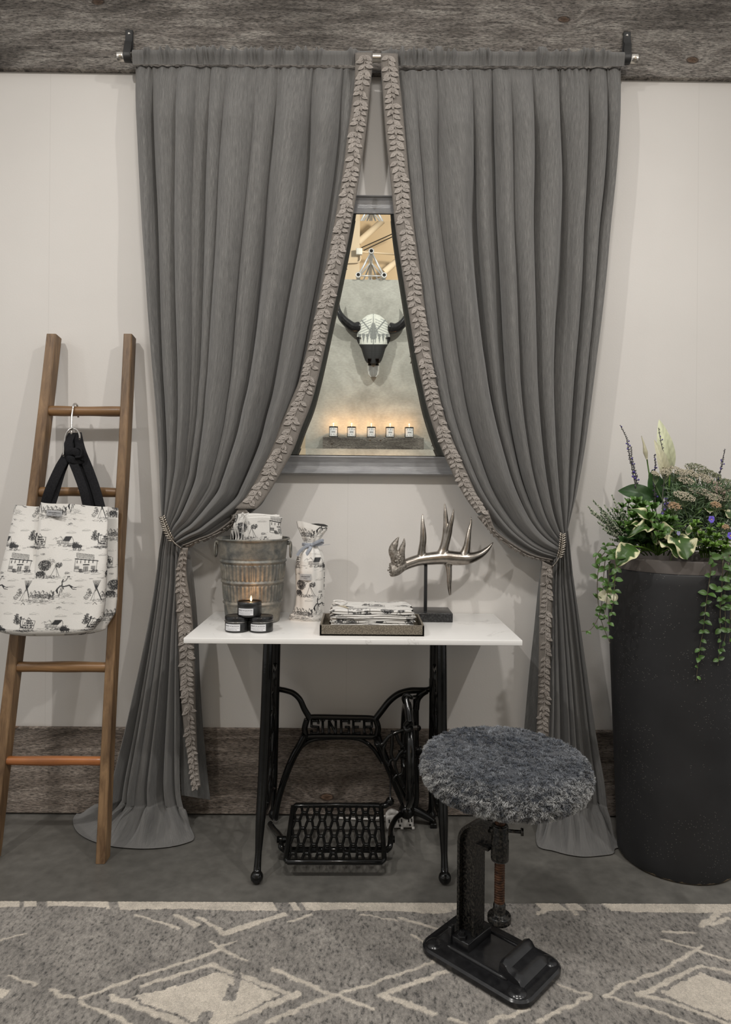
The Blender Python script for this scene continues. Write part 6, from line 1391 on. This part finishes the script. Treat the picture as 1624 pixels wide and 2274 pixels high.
# seat cushion with curly fur
SR = .206; z0s, z1s = .444, .530; tilt = np.array(Matrix.Rotation(.022, 3, 'Y'))
def seatp(r, z): return V3((r, z))
pf = []
for a in np.linspace(-PI / 2, PI / 2, 30): pf.append((SR - .036 + .036 * math.cos(a), (z0s + z1s) / 2 + math.sin(a) * (z1s - z0s) / 2))
pf = [(0, z0s)] + [(.08, z0s)] + pf + [(r, z1s + .012 * (1 - (r / SR) ** 2)) for r in (.150, .12, .09, .06, .03, 0)]
base = MB().lathe(pf, 96, (0, 0, 0), cap=False)
seat_o = V3((sx_, sy_, RZT))
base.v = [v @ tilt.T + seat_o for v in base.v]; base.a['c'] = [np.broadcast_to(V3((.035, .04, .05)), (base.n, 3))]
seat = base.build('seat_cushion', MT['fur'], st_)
pfa = np.array(pf); Lp = np.r_[0, np.cumsum(np.linalg.norm(np.diff(pfa, axis=0), axis=1))]
NB_ = 130000; g = np.random.default_rng(8)
# area-even samples along the profile
rr_a = np.interp(np.linspace(0, Lp[-1], 400), Lp, pfa[:, 0]); cdf = np.cumsum(rr_a + 1e-4); cdf /= cdf[-1]; sl = np.interp(g.random(NB_), cdf, np.linspace(0, Lp[-1], 400)); sl = np.maximum(sl, .06)
rr1 = np.interp(sl, Lp, pfa[:, 0]); zz1 = np.interp(sl, Lp, pfa[:, 1]); dr = np.interp(sl + .001, Lp, pfa[:, 0]) - np.interp(sl - .001, Lp, pfa[:, 0]); dz = np.interp(sl + .001, Lp, pfa[:, 1]) - np.interp(sl - .001, Lp, pfa[:, 1]); dl = np.hypot(dr, dz) + 1e-9
nr, nz = dz / dl, -dr / dl; th = g.random(NB_) * 2 * PI; ct, st2 = np.cos(th), np.sin(th)
Pb = np.stack([rr1 * ct, rr1 * st2, zz1], 1); Nn = np.stack([nr * ct, nr * st2, nz], 1)
cl_ = lambda v, s, k: vnoise(v[:, 0] + 2, v[:, 1] + v[:, 2] * 1.7 + 2, s, k) - .5
comb = np.stack([cl_(Pb, 120, 31) + .2 * cl_(Pb, 40, 41), cl_(Pb, 120, 32) + .2 * cl_(Pb, 40, 42), cl_(Pb, 120, 33) - .10], 1) * 2.6
flatw = np.clip(nz, 0, 1)[:, None]                   # the top is pressed flatter, the sides stand off
D1 = Nn * (1.05 - .75 * flatw) + comb * (.55 + .45 * flatw) + g.normal(0, .28, (NB_, 3)); D1 /= np.linalg.norm(D1, axis=1)[:, None]
D2 = D1 * .5 + comb * 1.4 + g.normal(0, .35, (NB_, 3)) - Nn * .25; D2 /= np.linalg.norm(D2, axis=1)[:, None]
Ln = (.0030 + .0022 * g.random(NB_))[:, None]; Sd = np.cross(D1, g.normal(0, 1, (NB_, 3))); Sd /= np.linalg.norm(Sd, axis=1)[:, None]; wd = (.00045 + .0003 * g.random(NB_))[:, None]
p0 = Pb; p1 = p0 + D1 * Ln * .9 + Nn * .0012; p2 = p1 + D2 * Ln
V = np.stack([p0 - Sd * wd, p0 + Sd * wd, p1 - Sd * wd * .9, p1 + Sd * wd * .9, p2], 1).reshape(-1, 3) @ tilt.T + seat_o
idx = np.arange(NB_) * 5; F = [(int(i), int(i + 1), int(i + 3), int(i + 2)) for i in idx] + [(int(i + 2), int(i + 3), int(i + 4)) for i in idx]
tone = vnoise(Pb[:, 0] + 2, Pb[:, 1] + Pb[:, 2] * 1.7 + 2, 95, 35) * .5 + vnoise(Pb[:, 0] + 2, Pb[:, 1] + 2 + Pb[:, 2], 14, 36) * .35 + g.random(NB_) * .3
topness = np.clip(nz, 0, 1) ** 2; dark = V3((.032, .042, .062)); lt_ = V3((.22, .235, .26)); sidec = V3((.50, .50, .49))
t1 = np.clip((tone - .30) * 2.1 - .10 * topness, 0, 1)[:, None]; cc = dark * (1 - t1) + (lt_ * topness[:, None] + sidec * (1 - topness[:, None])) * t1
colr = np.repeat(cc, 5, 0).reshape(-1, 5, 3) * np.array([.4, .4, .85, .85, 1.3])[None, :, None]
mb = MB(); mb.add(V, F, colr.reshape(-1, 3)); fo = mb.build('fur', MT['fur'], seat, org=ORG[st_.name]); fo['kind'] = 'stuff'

# ================================================================== PLANTER
pcx, pcy = 1.045, -.272; pb_r, pt_r, ph_ = .180, .221, .943
pn = thing('tall_planter', 'tall tapering charcoal stone planter filled with flowers at the right', 'planter', (pcx, pcy, 0))
MB().lathe([(pb_r - .008, .001), (pb_r - .001, .006)] + [(pb_r + (pt_r - pb_r) * z, .008 + z * (ph_ - .012)) for z in np.linspace(0, 1, 30)] + [(pt_r - .002, ph_), (pt_r - .014, ph_), (pt_r - .020, ph_ - .05)], 128, (0, 0, 0), cap=True).build('planter_body', MT['planter'], pn, world=False)
MB().lathe([(pt_r - .013, ph_ - .02), (pt_r - .012, ph_ + .036), (pt_r - .014, ph_ + .040), (pt_r - .022, ph_ + .040), (pt_r - .025, ph_ + .034), (pt_r - .028, ph_ - .03)], 96, cap=False).build('inner_rim', MT['rim'], pn, world=False)
MB().lathe([(.197, ph_ - .002), (.12, ph_ + .010), (.05, ph_ + .014), (0, ph_ + .015)], 48, cap=False).build('soil', MT['soil'], pn, world=False)
SZ = ph_ + .010

DG, MG, LG, YG = V3((.024, .062, .016)), V3((.066, .142, .026)), V3((.125, .24, .032)), V3((.20, .33, .05))
def leaf(mb, base, tip, w, nrm, bend=.15, cup=.15, col=MG, edge=None, n=(14, 9), wave=0.0, shape=(.9, .55), tipc=None, rib=.9, seed=0):
    base, tip, nrm = V3(base), V3(tip), V3(nrm); ax = tip - base; L = np.linalg.norm(ax); ax /= L; sd = np.cross(ax, nrm); sd /= np.linalg.norm(sd) + 1e-9; nn_ = np.cross(sd, ax)
    t = np.linspace(0, 1, n[0]); v = np.linspace(-1, 1, n[1]); prof = (np.sin(np.clip(t, 0, 1) ** shape[0] * PI)) ** shape[1] * (1 - .12 * t); prof[0] = .04; prof[-1] = .0
    T, V_ = np.meshgrid(t, v, indexing='ij'); Wd = prof[:, None] * V_ * w / 2
    up = bend * L * np.sin(T * PI) + cup * np.abs(Wd) - (wave * w * np.sin(T * 13 + V_ * 2 + seed) * np.abs(V_) ** 2)
    G = base + ax * (T * L)[..., None] + sd * Wd[..., None] + nn_ * up[..., None]
    c = np.broadcast_to(V3(col), G.shape).copy(); av = np.abs(V_)
    c *= (1 - .16 * (np.sin(T * 46 - av * 9) * .5 + .5))[..., None]
    if edge is not None:
        m = np.clip((av - .66 + .16 * np.sin(T * 23 + V_ * 5 + seed) - .35 * smooth(.75, 1, T)) * 9, 0, 1)[..., None]; c = c * (1 - m) + V3(edge) * m
    c = c * (1 - (av < .12)[..., None] * (1 - rib) * -1 * .5)
    mb.grid(G, col=c); return mb
def stem(mb, pts, r, col, n=7, m=16):
    p = spline(pts, m); mb.tube(p, np.interp(np.linspace(0, 1, m), [0, 1], r if hasattr(r, '__len__') else (r, r)), n, col=col); return p
def plant(name, label, cat, px, py, y): return thing(name, label, cat, (float(P(px, py, y)[0]), y, SZ))
def Q(px, py, y): return P(px, py, y)
UPV = V3((0, -.3, 1)); FR = V3((0, -1, .25))

# ---- peace lily at the back left
pl_ = plant('peace_lily', 'peace lily with tall cream spathe and big dark leaves at the back of the planter', 'plant', 1480, 1180, -.22)
def lily_leaf(b, t, w, col=DG * 1.1, nrm=FR, bend=.1, y0=-.22, y1=-.22, wave=.05):
    mb = MB(); leaf(mb, Q(*b, y0), Q(*t, y1), w, nrm, bend, .25, col, n=(22, 13), wave=wave, shape=(.85, .75)); o = mb.build('leaf', MT['leaf'], pl_); return o
stem_mb = MB(); stem(stem_mb, [Q(1478, 1200, -.22), Q(1484, 1120, -.22), Q(1488, 1050, -.21), Q(1486, 1000, -.21)], .0028, LG); stem(stem_mb, [Q(1470, 1200, -.2), Q(1452, 1110, -.19), Q(1441, 1045, -.19), Q(1437, 1018, -.19)], .0022, MG)
stem(stem_mb, [Q(1480, 1200, -.2), Q(1482, 1120, -.2), Q(1476, 1060, -.2)], .0025, LG)
for b, t in (((1475, 1200), (1450, 1120)), ((1470, 1200), (1440, 1110)), ((1490, 1200), (1500, 1110)), ((1482, 1200), (1530, 1080))): stem(stem_mb, [Q(*b, -.22), Q((b[0] + t[0]) / 2, (b[1] + t[1]) / 2 - 8, -.22), Q(*t, -.22)], .002, MG)
stem_mb.build('stems', MT['leaf'], pl_)
mb = MB(); leaf(mb, Q(1487, 1050, -.21), Q(1464, 931, -.19), .056, V3((-.35, -1, .1)), .10, .55, V3((.62, .64, .44)), n=(24, 13), shape=(.72, .8)); mb.build('spathe', MT['petal'], pl_)
mb = MB(); leaf(mb, Q(1479, 1066, -.25), Q(1453, 976, -.25), .036, V3((-.2, -1, .0)), .12, .9, V3((.60, .58, .42)), n=(24, 11), shape=(.72, .8)); mb.build('spathe', MT['petal'], pl_)
mb = MB(); p = spline([Q(1437, 1020, -.19), Q(1433, 1000, -.19), Q(1430, 985, -.19), Q(1425, 968, -.19)], 20); mb.tube(p, np.interp(np.linspace(0, 1, 20), [0, .3, .6, 1], [.003, .0078, .004, .0008]), 10, col=V3((.50, .47, .33))); mb.build('bud', MT['petal'], pl_)
lily_leaf((1455, 1108), (1372, 1090), .060, bend=.22, y0=-.24, y1=-.20); lily_leaf((1462, 1118), (1449, 1042), .060, DG * 1.5, V3((-.2, -1, 0)), .06); lily_leaf((1466, 1122), (1440, 1046), .05, MG * .8, V3((.3, -1, 0)), .06, -.18, -.18)
lily_leaf((1490, 1110), (1488, 1045), .085, DG, FR, .05, -.20, -.19); lily_leaf((1500, 1112), (1540, 1052), .075, DG * .9, FR, .06, -.18, -.16); lily_leaf((1478, 1110), (1510, 1045), .07, DG, V3((.3, -1, .2)), .05, -.17, -.15)
lily_leaf((1440, 1120), (1395, 1100), .05, DG * .9, UPV, .2, -.2, -.17); lily_leaf((1560, 1150), (1545, 1085), .08, DG * .8, FR, .06, -.20, -.18); lily_leaf((1600, 1160), (1605, 1085), .08, DG * .8, FR, .06, -.20, -.17); lily_leaf((1530, 1170), (1515, 1090), .085, DG * .8, FR, .06, -.22, -.20)
lily_leaf((1585, 1130), (1625, 1150), .07, DG * .9, UPV, .15, -.2, -.23); lily_leaf((1580, 1180), (1640, 1140), .08, DG, UPV, .1, -.2, -.23)

# ---- drooping lily flower on a long pale stem over the left side
dl_ = plant('drooping_lily', 'drooping cream flower on a long pale stem hanging over the left side of the planter', 'plant', 1400, 1240, -.30)
mb = MB(); stem(mb, [Q(1425, 1225, -.36), Q(1385, 1236, -.41), Q(1372, 1254, -.43), Q(1366, 1280, -.43), Q(1359, 1300, -.43), Q(1352, 1312, -.43)], .0020, YG, m=24); mb.build('stem', MT['leaf'], dl_)
mb = MB(); leaf(mb, Q(1353, 1310, -.43), Q(1331, 1332, -.435), .036, FR, .1, .2, V3((.66, .64, .46)), n=(12, 9), shape=(1.5, .6)); leaf(mb, Q(1353, 1310, -.43), Q(1352, 1342, -.44), .040, FR, .15, .3, V3((.68, .66, .48)), n=(12, 9), shape=(1.5, .6)); leaf(mb, Q(1353, 1310, -.43), Q(1366, 1338, -.43), .032, FR, .1, .2, V3((.62, .60, .42)), n=(12, 9), shape=(1.5, .6)); mb.build('petals', MT['petal'], dl_)
mb = MB(); [leaf(mb, Q(1353, 1304, -.432), Q(1353 + dx, 1318, -.44), .008, FR, .1, .1, YG * .8, n=(6, 5)) for dx in (-6, 0, 6)]; mb.build('calyx', MT['leaf'], dl_)

# ---- salvia spikes
spikes = (((1415, 1200), (1416, 1110), (1408, 1060), (1398, 1010), (1392, 975), (1379, 946), -.24, 1), ((1410, 1200), (1414, 1100), (1413, 1062), (1407, 1035), (1404, 1020), (1402, 993), -.235, 1), ((1462, 1200), (1456, 1120), (1453, 1060), (1455, 1045), (1456, 1030), (1454, 1010), -.24, 1.1),
          ((1474, 1200), (1472, 1110), (1476, 1060), (1474, 1010), (1468, 980), (1463, 950), -.26, .6), ((1592, 1190), (1594, 1110), (1596, 1070), (1602, 1040), (1606, 1020), (1610, 999), -.20, 1), ((1476, 1180), (1470, 1160), (1474, 1140), (1479, 1128), (1480, 1118), (1478, 1108), -.42, .8))
desc = ('tallest purple salvia spike, leftmost in the planter', 'shorter purple salvia spike beside the tallest one', 'purple salvia spike in front of the white spathe, left of it', 'thin dark salvia spike crossing the tall cream spathe', 'dark purple salvia spike at the far right above the cream yarrow', 'small faded salvia spike low at the front beside the peach flowers')
for k, sp in enumerate(spikes):
    y = sp[6]; g_ = random.Random(50 + k); t_ = plant('salvia', desc[k], 'flower', sp[0][0], sp[0][1], y)
    mb = MB(); p = stem(mb, [Q(*q, y) for q in sp[:6]], (.0024, .0012), V3((.10, .10, .085)), m=60); mb.build('stem', MT['leaf'], t_)
    fl = MB(); hd = MB()
    for i in range(26, 60):
        if (i % 2) and sp[7] < .8: continue
        sp_ = 1 - (i - 26) / 34 * .55
        for j in range(3 if sp[7] > .7 else 2):
            if i < 38 and g_.random() < .55: continue
            d = V3((g_.uniform(-1, 1), g_.uniform(-1, .4), g_.uniform(.1, .9))); d /= np.linalg.norm(d); c = p[i] + d * .0065 * sp_
            hd.tube([p[i], c], .0008, 5, col=V3((.06, .06, .07))); hd.ball(c, .0026 * sp_, 6, col=V3((.05, .047, .062)) * g_.uniform(.6, 1.5))
            if g_.random() < .10: fl.ball(c + d * .003, (.0042 * sp_, .0035 * sp_, .0042 * sp_), 8, col=V3((.07, .045, .26)))
    hd.build('calyxes', MT['leaf'], t_)
    if fl.n: fl.build('florets', MT['petal'], t_)
    if k < 2:
        lf = MB(); leaf(lf, p[14], p[14] + V3((.035, -.01, -.012)), .014, UPV, .25, .2, MG); lf.build('leaf', MT['leaf'], t_)

# ---- heather leaning out to the left
ht = plant('heather', 'bushy green and white heather leaning out to the left of the planter', 'plant', 1400, 1200, -.30)
g_ = random.Random(61); mb = MB(); st3 = MB()
for k in range(44):
    tipx, tipy = [(1302, 1124), (1312, 1108), (1352, 1104), (1322, 1150), (1335, 1126), (1318, 1138), (1345, 1145), (1360, 1125)][k % 8]; tipx += g_.uniform(-4, 12) + (k // 8) * 7; tipy += g_.uniform(-4, 6) + (k // 8) * 9
    y = -.30 + g_.uniform(-.06, .05); p = spline([Q(1398 + g_.uniform(-8, 6), 1196 + g_.uniform(-4, 4), y), Q((1398 + tipx) / 2 + 4, (1196 + tipy) / 2 + 6, y - .01), Q(tipx, tipy, y - .01)], 34); st3.tube(p, np.linspace(.0013, .0005, 34), 5, col=V3((.06, .07, .035)))
    for i in range(5, 34):
        for j in range(4):
            d = V3((g_.gauss(0, 1), g_.gauss(0, 1), g_.gauss(.3, 1))); d /= np.linalg.norm(d); r = .0055 * (1 - i / 44); col = V3((.42, .44, .34)) * g_.uniform(.7, 1.3) if g_.random() < .5 else V3((.045, .085, .035)) * g_.uniform(.6, 1.4)
            mb.ball(p[i] + d * r, (.0020, .0020, .0026), 4, col=col)
st3.build('stems', MT['leaf'], ht); o = mb.build('florets', MT['leaf'], ht); o['kind'] = 'stuff'

# ---- hosta with cream edged leaves
ho = plant('hosta', 'hosta with broad green leaves edged in cream along the front of the planter', 'plant', 1455, 1225, -.36); CE = V3((.60, .58, .36))
stm = MB()
for b, t, w, c, nr, bend, y0, y1, wv, s in (((1443, 1186), (1393, 1131), .062, MG * .75, V3((.4, -.6, .8)), .22, -.40, -.43, .10, 1), ((1446, 1180), (1386, 1171), .030, MG, UPV, .15, -.42, -.44, .2, 2), ((1446, 1177), (1396, 1190), .042, MG * .7, V3((0, -.8, .6)), .30, -.40, -.45, .25, 3),
                                            ((1408, 1213), (1369, 1256), .066, MG * .62, V3((-.3, -1, .5)), .18, -.44, -.47, .10, 4), ((1450, 1200), (1512, 1180), .052, MG * .8, V3((0, -.7, .8)), .20, -.42, -.46, .35, 5), ((1470, 1205), (1507, 1235), .060, MG * .6, V3((.1, -1, .5)), .14, -.43, -.50, .15, 6),
                                            ((1500, 1190), (1527, 1243), .085, MG * .62, V3((.0, -1, .45)), .12, -.44, -.51, .12, 7), ((1520, 1212), (1562, 1214), .050, MG * .5, UPV, .2, -.40, -.46, .2, 8), ((1515, 1182), (1565, 1193), .040, MG * .9, UPV, .15, -.40, -.42, .3, 9), ((1560, 1130), (1640, 1160), .05, MG * .7, UPV, .1, -.34, -.36, .2, 10)):
    mb = MB(); leaf(mb, Q(*b, y0), Q(*t, y1), w, nr, bend, .3, c, CE, (30, 21), wv, (.78, .62), seed=s); mb.build('leaf', MT['leaf'], ho)
    stem(stm, [Q(1462, 1232, -.36), Q((1462 + b[0]) / 2, (1232 + b[1]) / 2 - 5, (y0 - .36) / 2 - .01), Q(*b, y0)], .0026, LG * .8)
stm.build('stems', MT['leaf'], ho)

# ---- yarrow
ya = plant('yarrow', 'mass of flat cream yarrow flower heads over feathery foliage', 'plant', 1545, 1190, -.30); g_ = random.Random(71)
sm_ = MB(); fo_ = MB()
heads = ((1500, 1046, 26, 7, -.28, 0), (1478, 1050, 12, 5, -.30, 0), (1548, 1040, 26, 9, -.24, 1), (1530, 1052, 20, 7, -.27, 0), (1570, 1052, 22, 7, -.24, 1), (1592, 1058, 10, 6, -.24, 1), (1525, 1068, 20, 7, -.30, 0), (1562, 1062, 22, 7, -.28, 0), (1520, 1102, 24, 9, -.38, 0), (1545, 1092, 14, 6, -.35, 0), (1566, 1095, 22, 9, -.34, 0), (1585, 1105, 18, 7, -.36, 0), (1590, 1078, 22, 9, -.30, 2), (1612, 1072, 18, 8, -.26, 1), (1610, 1104, 22, 8, -.34, 0), (1623, 1090, 14, 7, -.30, 0), (1456, 1053, 9, 4, -.32, 0), (1497, 1124, 17, 10, -.42, 3), (1590, 1122, 12, 5, -.40, 3), (1613, 1172, 8, 7, -.46, 3), (1598, 1090, 16, 7, -.34, 2))
for k, (hx, hy, rw_, rh, y, ty) in enumerate(heads):
    mb = MB(); c = Q(hx, hy, y); s_ = (y - CAMY) / FPX; rx_ = rw_ * s_
    root_ = Q(1545 + (hx - 1545) * .5, 1205, -.30 + (y + .3) * .4); nd = c - V3((0, 0, .035)); stem(sm_, [root_, (root_ + nd) / 2 + V3((.004, 0, .01)), nd], .0017, V3((.10, .15, .06)))
    tl_ = g_.uniform(-.25, .15)
    for j in range(int(60 + rw_ * 9)):
        r = math.sqrt(g_.random()); a = g_.uniform(0, 2 * PI); q = c + V3((rx_ * r * math.cos(a), rx_ * .75 * r * math.sin(a), (1 - r * r) * .007 + g_.uniform(-.003, .003) + rx_ * .42 * r * math.sin(a) + rx_ * tl_ * r * math.cos(a)))
        col = (V3((.55, .50, .38)), V3((.16, .19, .10)), V3((.50, .40, .33)), V3((.48, .33, .20)))[ty] * g_.uniform(.65, 1.25)
        if ty == 1 and g_.random() < .35: col = V3((.45, .42, .30))
        rr2 = g_.uniform(.0018, .0030); mb.ball(q, (rr2, rr2, rr2 * .55), 5, col=col)
        if j % 14 == 0: sm_.tube([nd, (nd + q) / 2 + V3(((q - nd)[0] * .3, 0, -.003)), q], .0007, 4, col=V3((.10, .14, .06)))
    mb.build('flower_head', MT['petal'], ya)
for j in range(2600):
    x = g_.uniform(1482, 1624); yy = 1078 + 125 * g_.random() + max(0, (1500 - x)) * .5; q = Q(x, yy, g_.uniform(-.38, -.16)); d = V3((g_.gauss(0, 1), g_.gauss(0, .6), g_.gauss(.5, .8))); d /= np.linalg.norm(d); L_ = g_.uniform(.014, .036)
    leaf(fo_, q, q + d * L_, .0032, FR, .2, .0, V3((.045, .085, .03)) * g_.uniform(.5, 1.5), n=(5, 3))
sm_.build('stems', MT['leaf'], ya); o = fo_.build('foliage', MT['leaf'], ya); o['kind'] = 'stuff'

# ---- leafy filler plants
def bushy(name, label, specs, col, lw, ll, seed, y0, node=6, root=(1450, 1215)):
    t_ = plant(name, label, 'plant', root[0], root[1], y0); g_ = random.Random(seed); sm2 = MB(); lf = MB()
    for (tx, ty, y) in specs:
        p = stem(sm2, [Q(root[0] + (tx - root[0]) * .45, root[1] + 8, y0), Q((root[0] + tx) / 2 + (tx - root[0]) * .25, (root[1] + ty) / 2, (y + y0) / 2), Q(tx, ty, y)], (.0022, .0012), LG * .8, m=node * 2 + 1)
        for i in range(2, len(p), 2):
            a0 = i * 1.3 + g_.random()
            for a in (a0, a0 + PI):
                f = .55 + .45 * math.sin(PI * (i / len(p))); d = V3((math.cos(a), -abs(math.sin(a)) * .7, g_.uniform(.0, .5))); L_ = ll * f * g_.uniform(.8, 1.2); leaf(lf, p[i], p[i] + d * L_, lw * f, V3((0, -.5, 1)), .15, .25, col * g_.uniform(.65, 1.25), n=(11, 7), shape=(.85, .75), seed=i)
        for a in (0.3, 1.6, 2.9, 4.4): d = V3((math.cos(a) * .7, math.sin(a) * .5 - .3, .8)); leaf(lf, p[-1], p[-1] + d * ll * .5, lw * .45, V3((0, -1, .3)), .1, .3, col * 1.35, n=(8, 5))
    sm2.build('stems', MT['leaf'], t_); lf.build('leaves', MT['leaf'], t_); return t_
bushy('leafy_plant', 'light green broad-leaved plant in the middle of the planter', [(1412, 1118, -.36), (1430, 1140, -.38), (1450, 1130, -.37), (1472, 1158, -.43), (1490, 1160, -.42), (1460, 1178, -.45), (1436, 1168, -.42), (1405, 1150, -.36), (1420, 1180, -.42), (1442, 1152, -.41), (1482, 1146, -.40), (1398, 1172, -.40), (1465, 1196, -.46), (1425, 1128, -.34)], MG * 1.0, .032, .058, 81, -.34, node=4)
bushy('leafy_plant', 'low light green plant at the front right of the planter', [(1538, 1170, -.44), (1556, 1188, -.46), (1545, 1162, -.42), (1575, 1180, -.46), (1590, 1192, -.47), (1600, 1170, -.44), (1566, 1205, -.48), (1620, 1195, -.47), (1585, 1212, -.48), (1610, 1218, -.48)], LG * .75, .019, .033, 83, -.40, node=5, root=(1575, 1230))
bushy('leafy_plant', 'narrow-leaved green plant at the back left of the planter above the heather', [(1382, 1128, -.28), (1396, 1118, -.28), (1372, 1140, -.30), (1408, 1132, -.30), (1424, 1122, -.28), (1390, 1158, -.33), (1376, 1168, -.36)], MG * .8, .017, .048, 85, -.30, node=5, root=(1400, 1215))
bushy('leafy_plant', 'dark green filler foliage low behind the hosta', [(1400, 1190, -.38), (1420, 1200, -.40), (1450, 1205, -.38), (1480, 1195, -.36), (1500, 1210, -.38), (1530, 1200, -.36), (1560, 1150, -.30), (1600, 1150, -.30), (1385, 1205, -.38), (1440, 1150, -.30), (1480, 1150, -.28), (1520, 1150, -.27), (1545, 1215, -.42)], DG * 1.5, .034, .056, 87, -.27, node=5, root=(1470, 1225))

# ---- violas
for k, (vx, vy, y, s, lab) in enumerate(((1580, 1153, -.47, 1.0, 'open violet-blue viola flower at the right of the planter'), (1622, 1189, -.49, 1.0, 'violet-blue viola flower at the right edge of the photo'), (1507, 1184, -.47, .55, 'small drooping pale violet viola near the hosta'))):
    t_ = thing('viola', lab, 'flower', tuple(Q(vx, vy, y)), 'violas' if k < 2 else None); c = Q(vx, vy, y); mb = MB(); pc_ = V3((.17, .12, .62)) if k < 2 else V3((.28, .27, .48))
    for a, L_, w in ((2.2, .011, .012), (.95, .011, .012), (3.35, .010, .011), (-.2, .010, .011), (-PI / 2, .012, .014)): d = V3((math.cos(a), -.15, math.sin(a))); leaf(mb, c, c + d * L_ * s * (1 if k < 2 else 1.1), w * s, V3((0, -1, 0)), .12, .1, pc_, n=(8, 7), shape=(1.3, .5))
    mb.build('petals', MT['petal'], t_); MB().ball(c + V3((0, -.0025, -.001)), .0018 * s, 8, col=V3((.7, .5, .05))).build('eye', MT['petal'], t_)
    mb = MB(); stem(mb, [c + V3((0, .004, 0)), c + V3((.002, .012, -.015)), c + V3((.0, .03, -.06)), c + V3((0, .06, -.10))], .0010, LG); mb.build('stem', MT['leaf'], t_)

# ---- vinca trailing over the rim
def vine(name, label, paths, seed, col=MG * .75, lw=.022, ll=.031):
    t_ = thing(name, label, 'trailing plant', tuple(Q(*paths[0][0]))); g_ = random.Random(seed)
    for pts in paths:
        mb = MB(); n_ = 60; p = spline([Q(*q) for q in pts], n_); mb.tube(p, np.linspace(.0016, .0008, n_), 6, col=V3((.09, .075, .045))); vn = mb.build('vine', MT['leaf'], t_)
        Ls = np.linalg.norm(np.diff(p, axis=0), axis=1).sum(); step = max(2, int(n_ * .034 / Ls)); lf = MB(); side = 1
        for i in range(1, n_, step):
            f = g_.uniform(.75, 1.1) * (1 - .45 * (i / n_))
            for sg in ((1, -1) if g_.random() < .75 else (side,)):
                d = V3((sg * g_.uniform(.35, 1), g_.uniform(-.8, .2), g_.uniform(-.9, .5))); d /= np.linalg.norm(d); c = col * g_.uniform(.7, 1.4) * (1 + .8 * max(0, i / n_ - .75)); leaf(lf, p[i], p[i] + d * ll * f, lw * f, V3((g_.uniform(-.5, .5), -.9, g_.uniform(.1, .9))), .12, .25, c, n=(10, 7), shape=(.85, .7), seed=i)
            side *= -1
        lf.build('leaves', MT['leaf'], vn, org=ORG[t_.name])
vine('vinca', 'leafy vinca trailing down beside the left side of the planter', [[(1385, 1225, -.38, ), (1350, 1232, -.42), (1342, 1270, -.43), (1338, 1330, -.43), (1330, 1370, -.43), (1312, 1398, -.43), (1292, 1402, -.43)],
     [(1390, 1222, -.40), (1358, 1238, -.44), (1352, 1290, -.45), (1346, 1350, -.45), (1340, 1372, -.45)], [(1392, 1225, -.40), (1345, 1226, -.42), (1330, 1262, -.42), (1327, 1310, -.42), (1331, 1355, -.42), (1338, 1385, -.42), (1355, 1428, -.42)],
     [(1395, 1222, -.42), (1370, 1236, -.46), (1366, 1290, -.47), (1362, 1340, -.47), (1352, 1390, -.46)], [(1388, 1215, -.36), (1348, 1212, -.38), (1326, 1232, -.38), (1322, 1255, -.38)]], 91)
vine('vinca', 'vinca strand hanging in front of the planter, the left one of the front pair', [[(1578, 1225, -.47), (1580, 1245, -.505), (1576, 1290, -.50), (1568, 1345, -.497), (1562, 1400, -.49), (1553, 1450, -.485), (1547, 1512, -.48)]], 93, lw=.020, ll=.029)
vine('vinca', 'thicker vinca strands hanging in front of the planter near the right edge of the photo', [[(1608, 1225, -.47), (1606, 1248, -.508), (1604, 1300, -.503), (1600, 1360, -.497), (1600, 1420, -.49), (1595, 1478, -.485)], [(1620, 1225, -.46), (1618, 1250, -.505), (1610, 1320, -.50), (1612, 1400, -.493), (1606, 1440, -.49)],
     [(1628, 1230, -.46), (1630, 1260, -.50), (1624, 1330, -.498), (1620, 1430, -.49)]], 95)
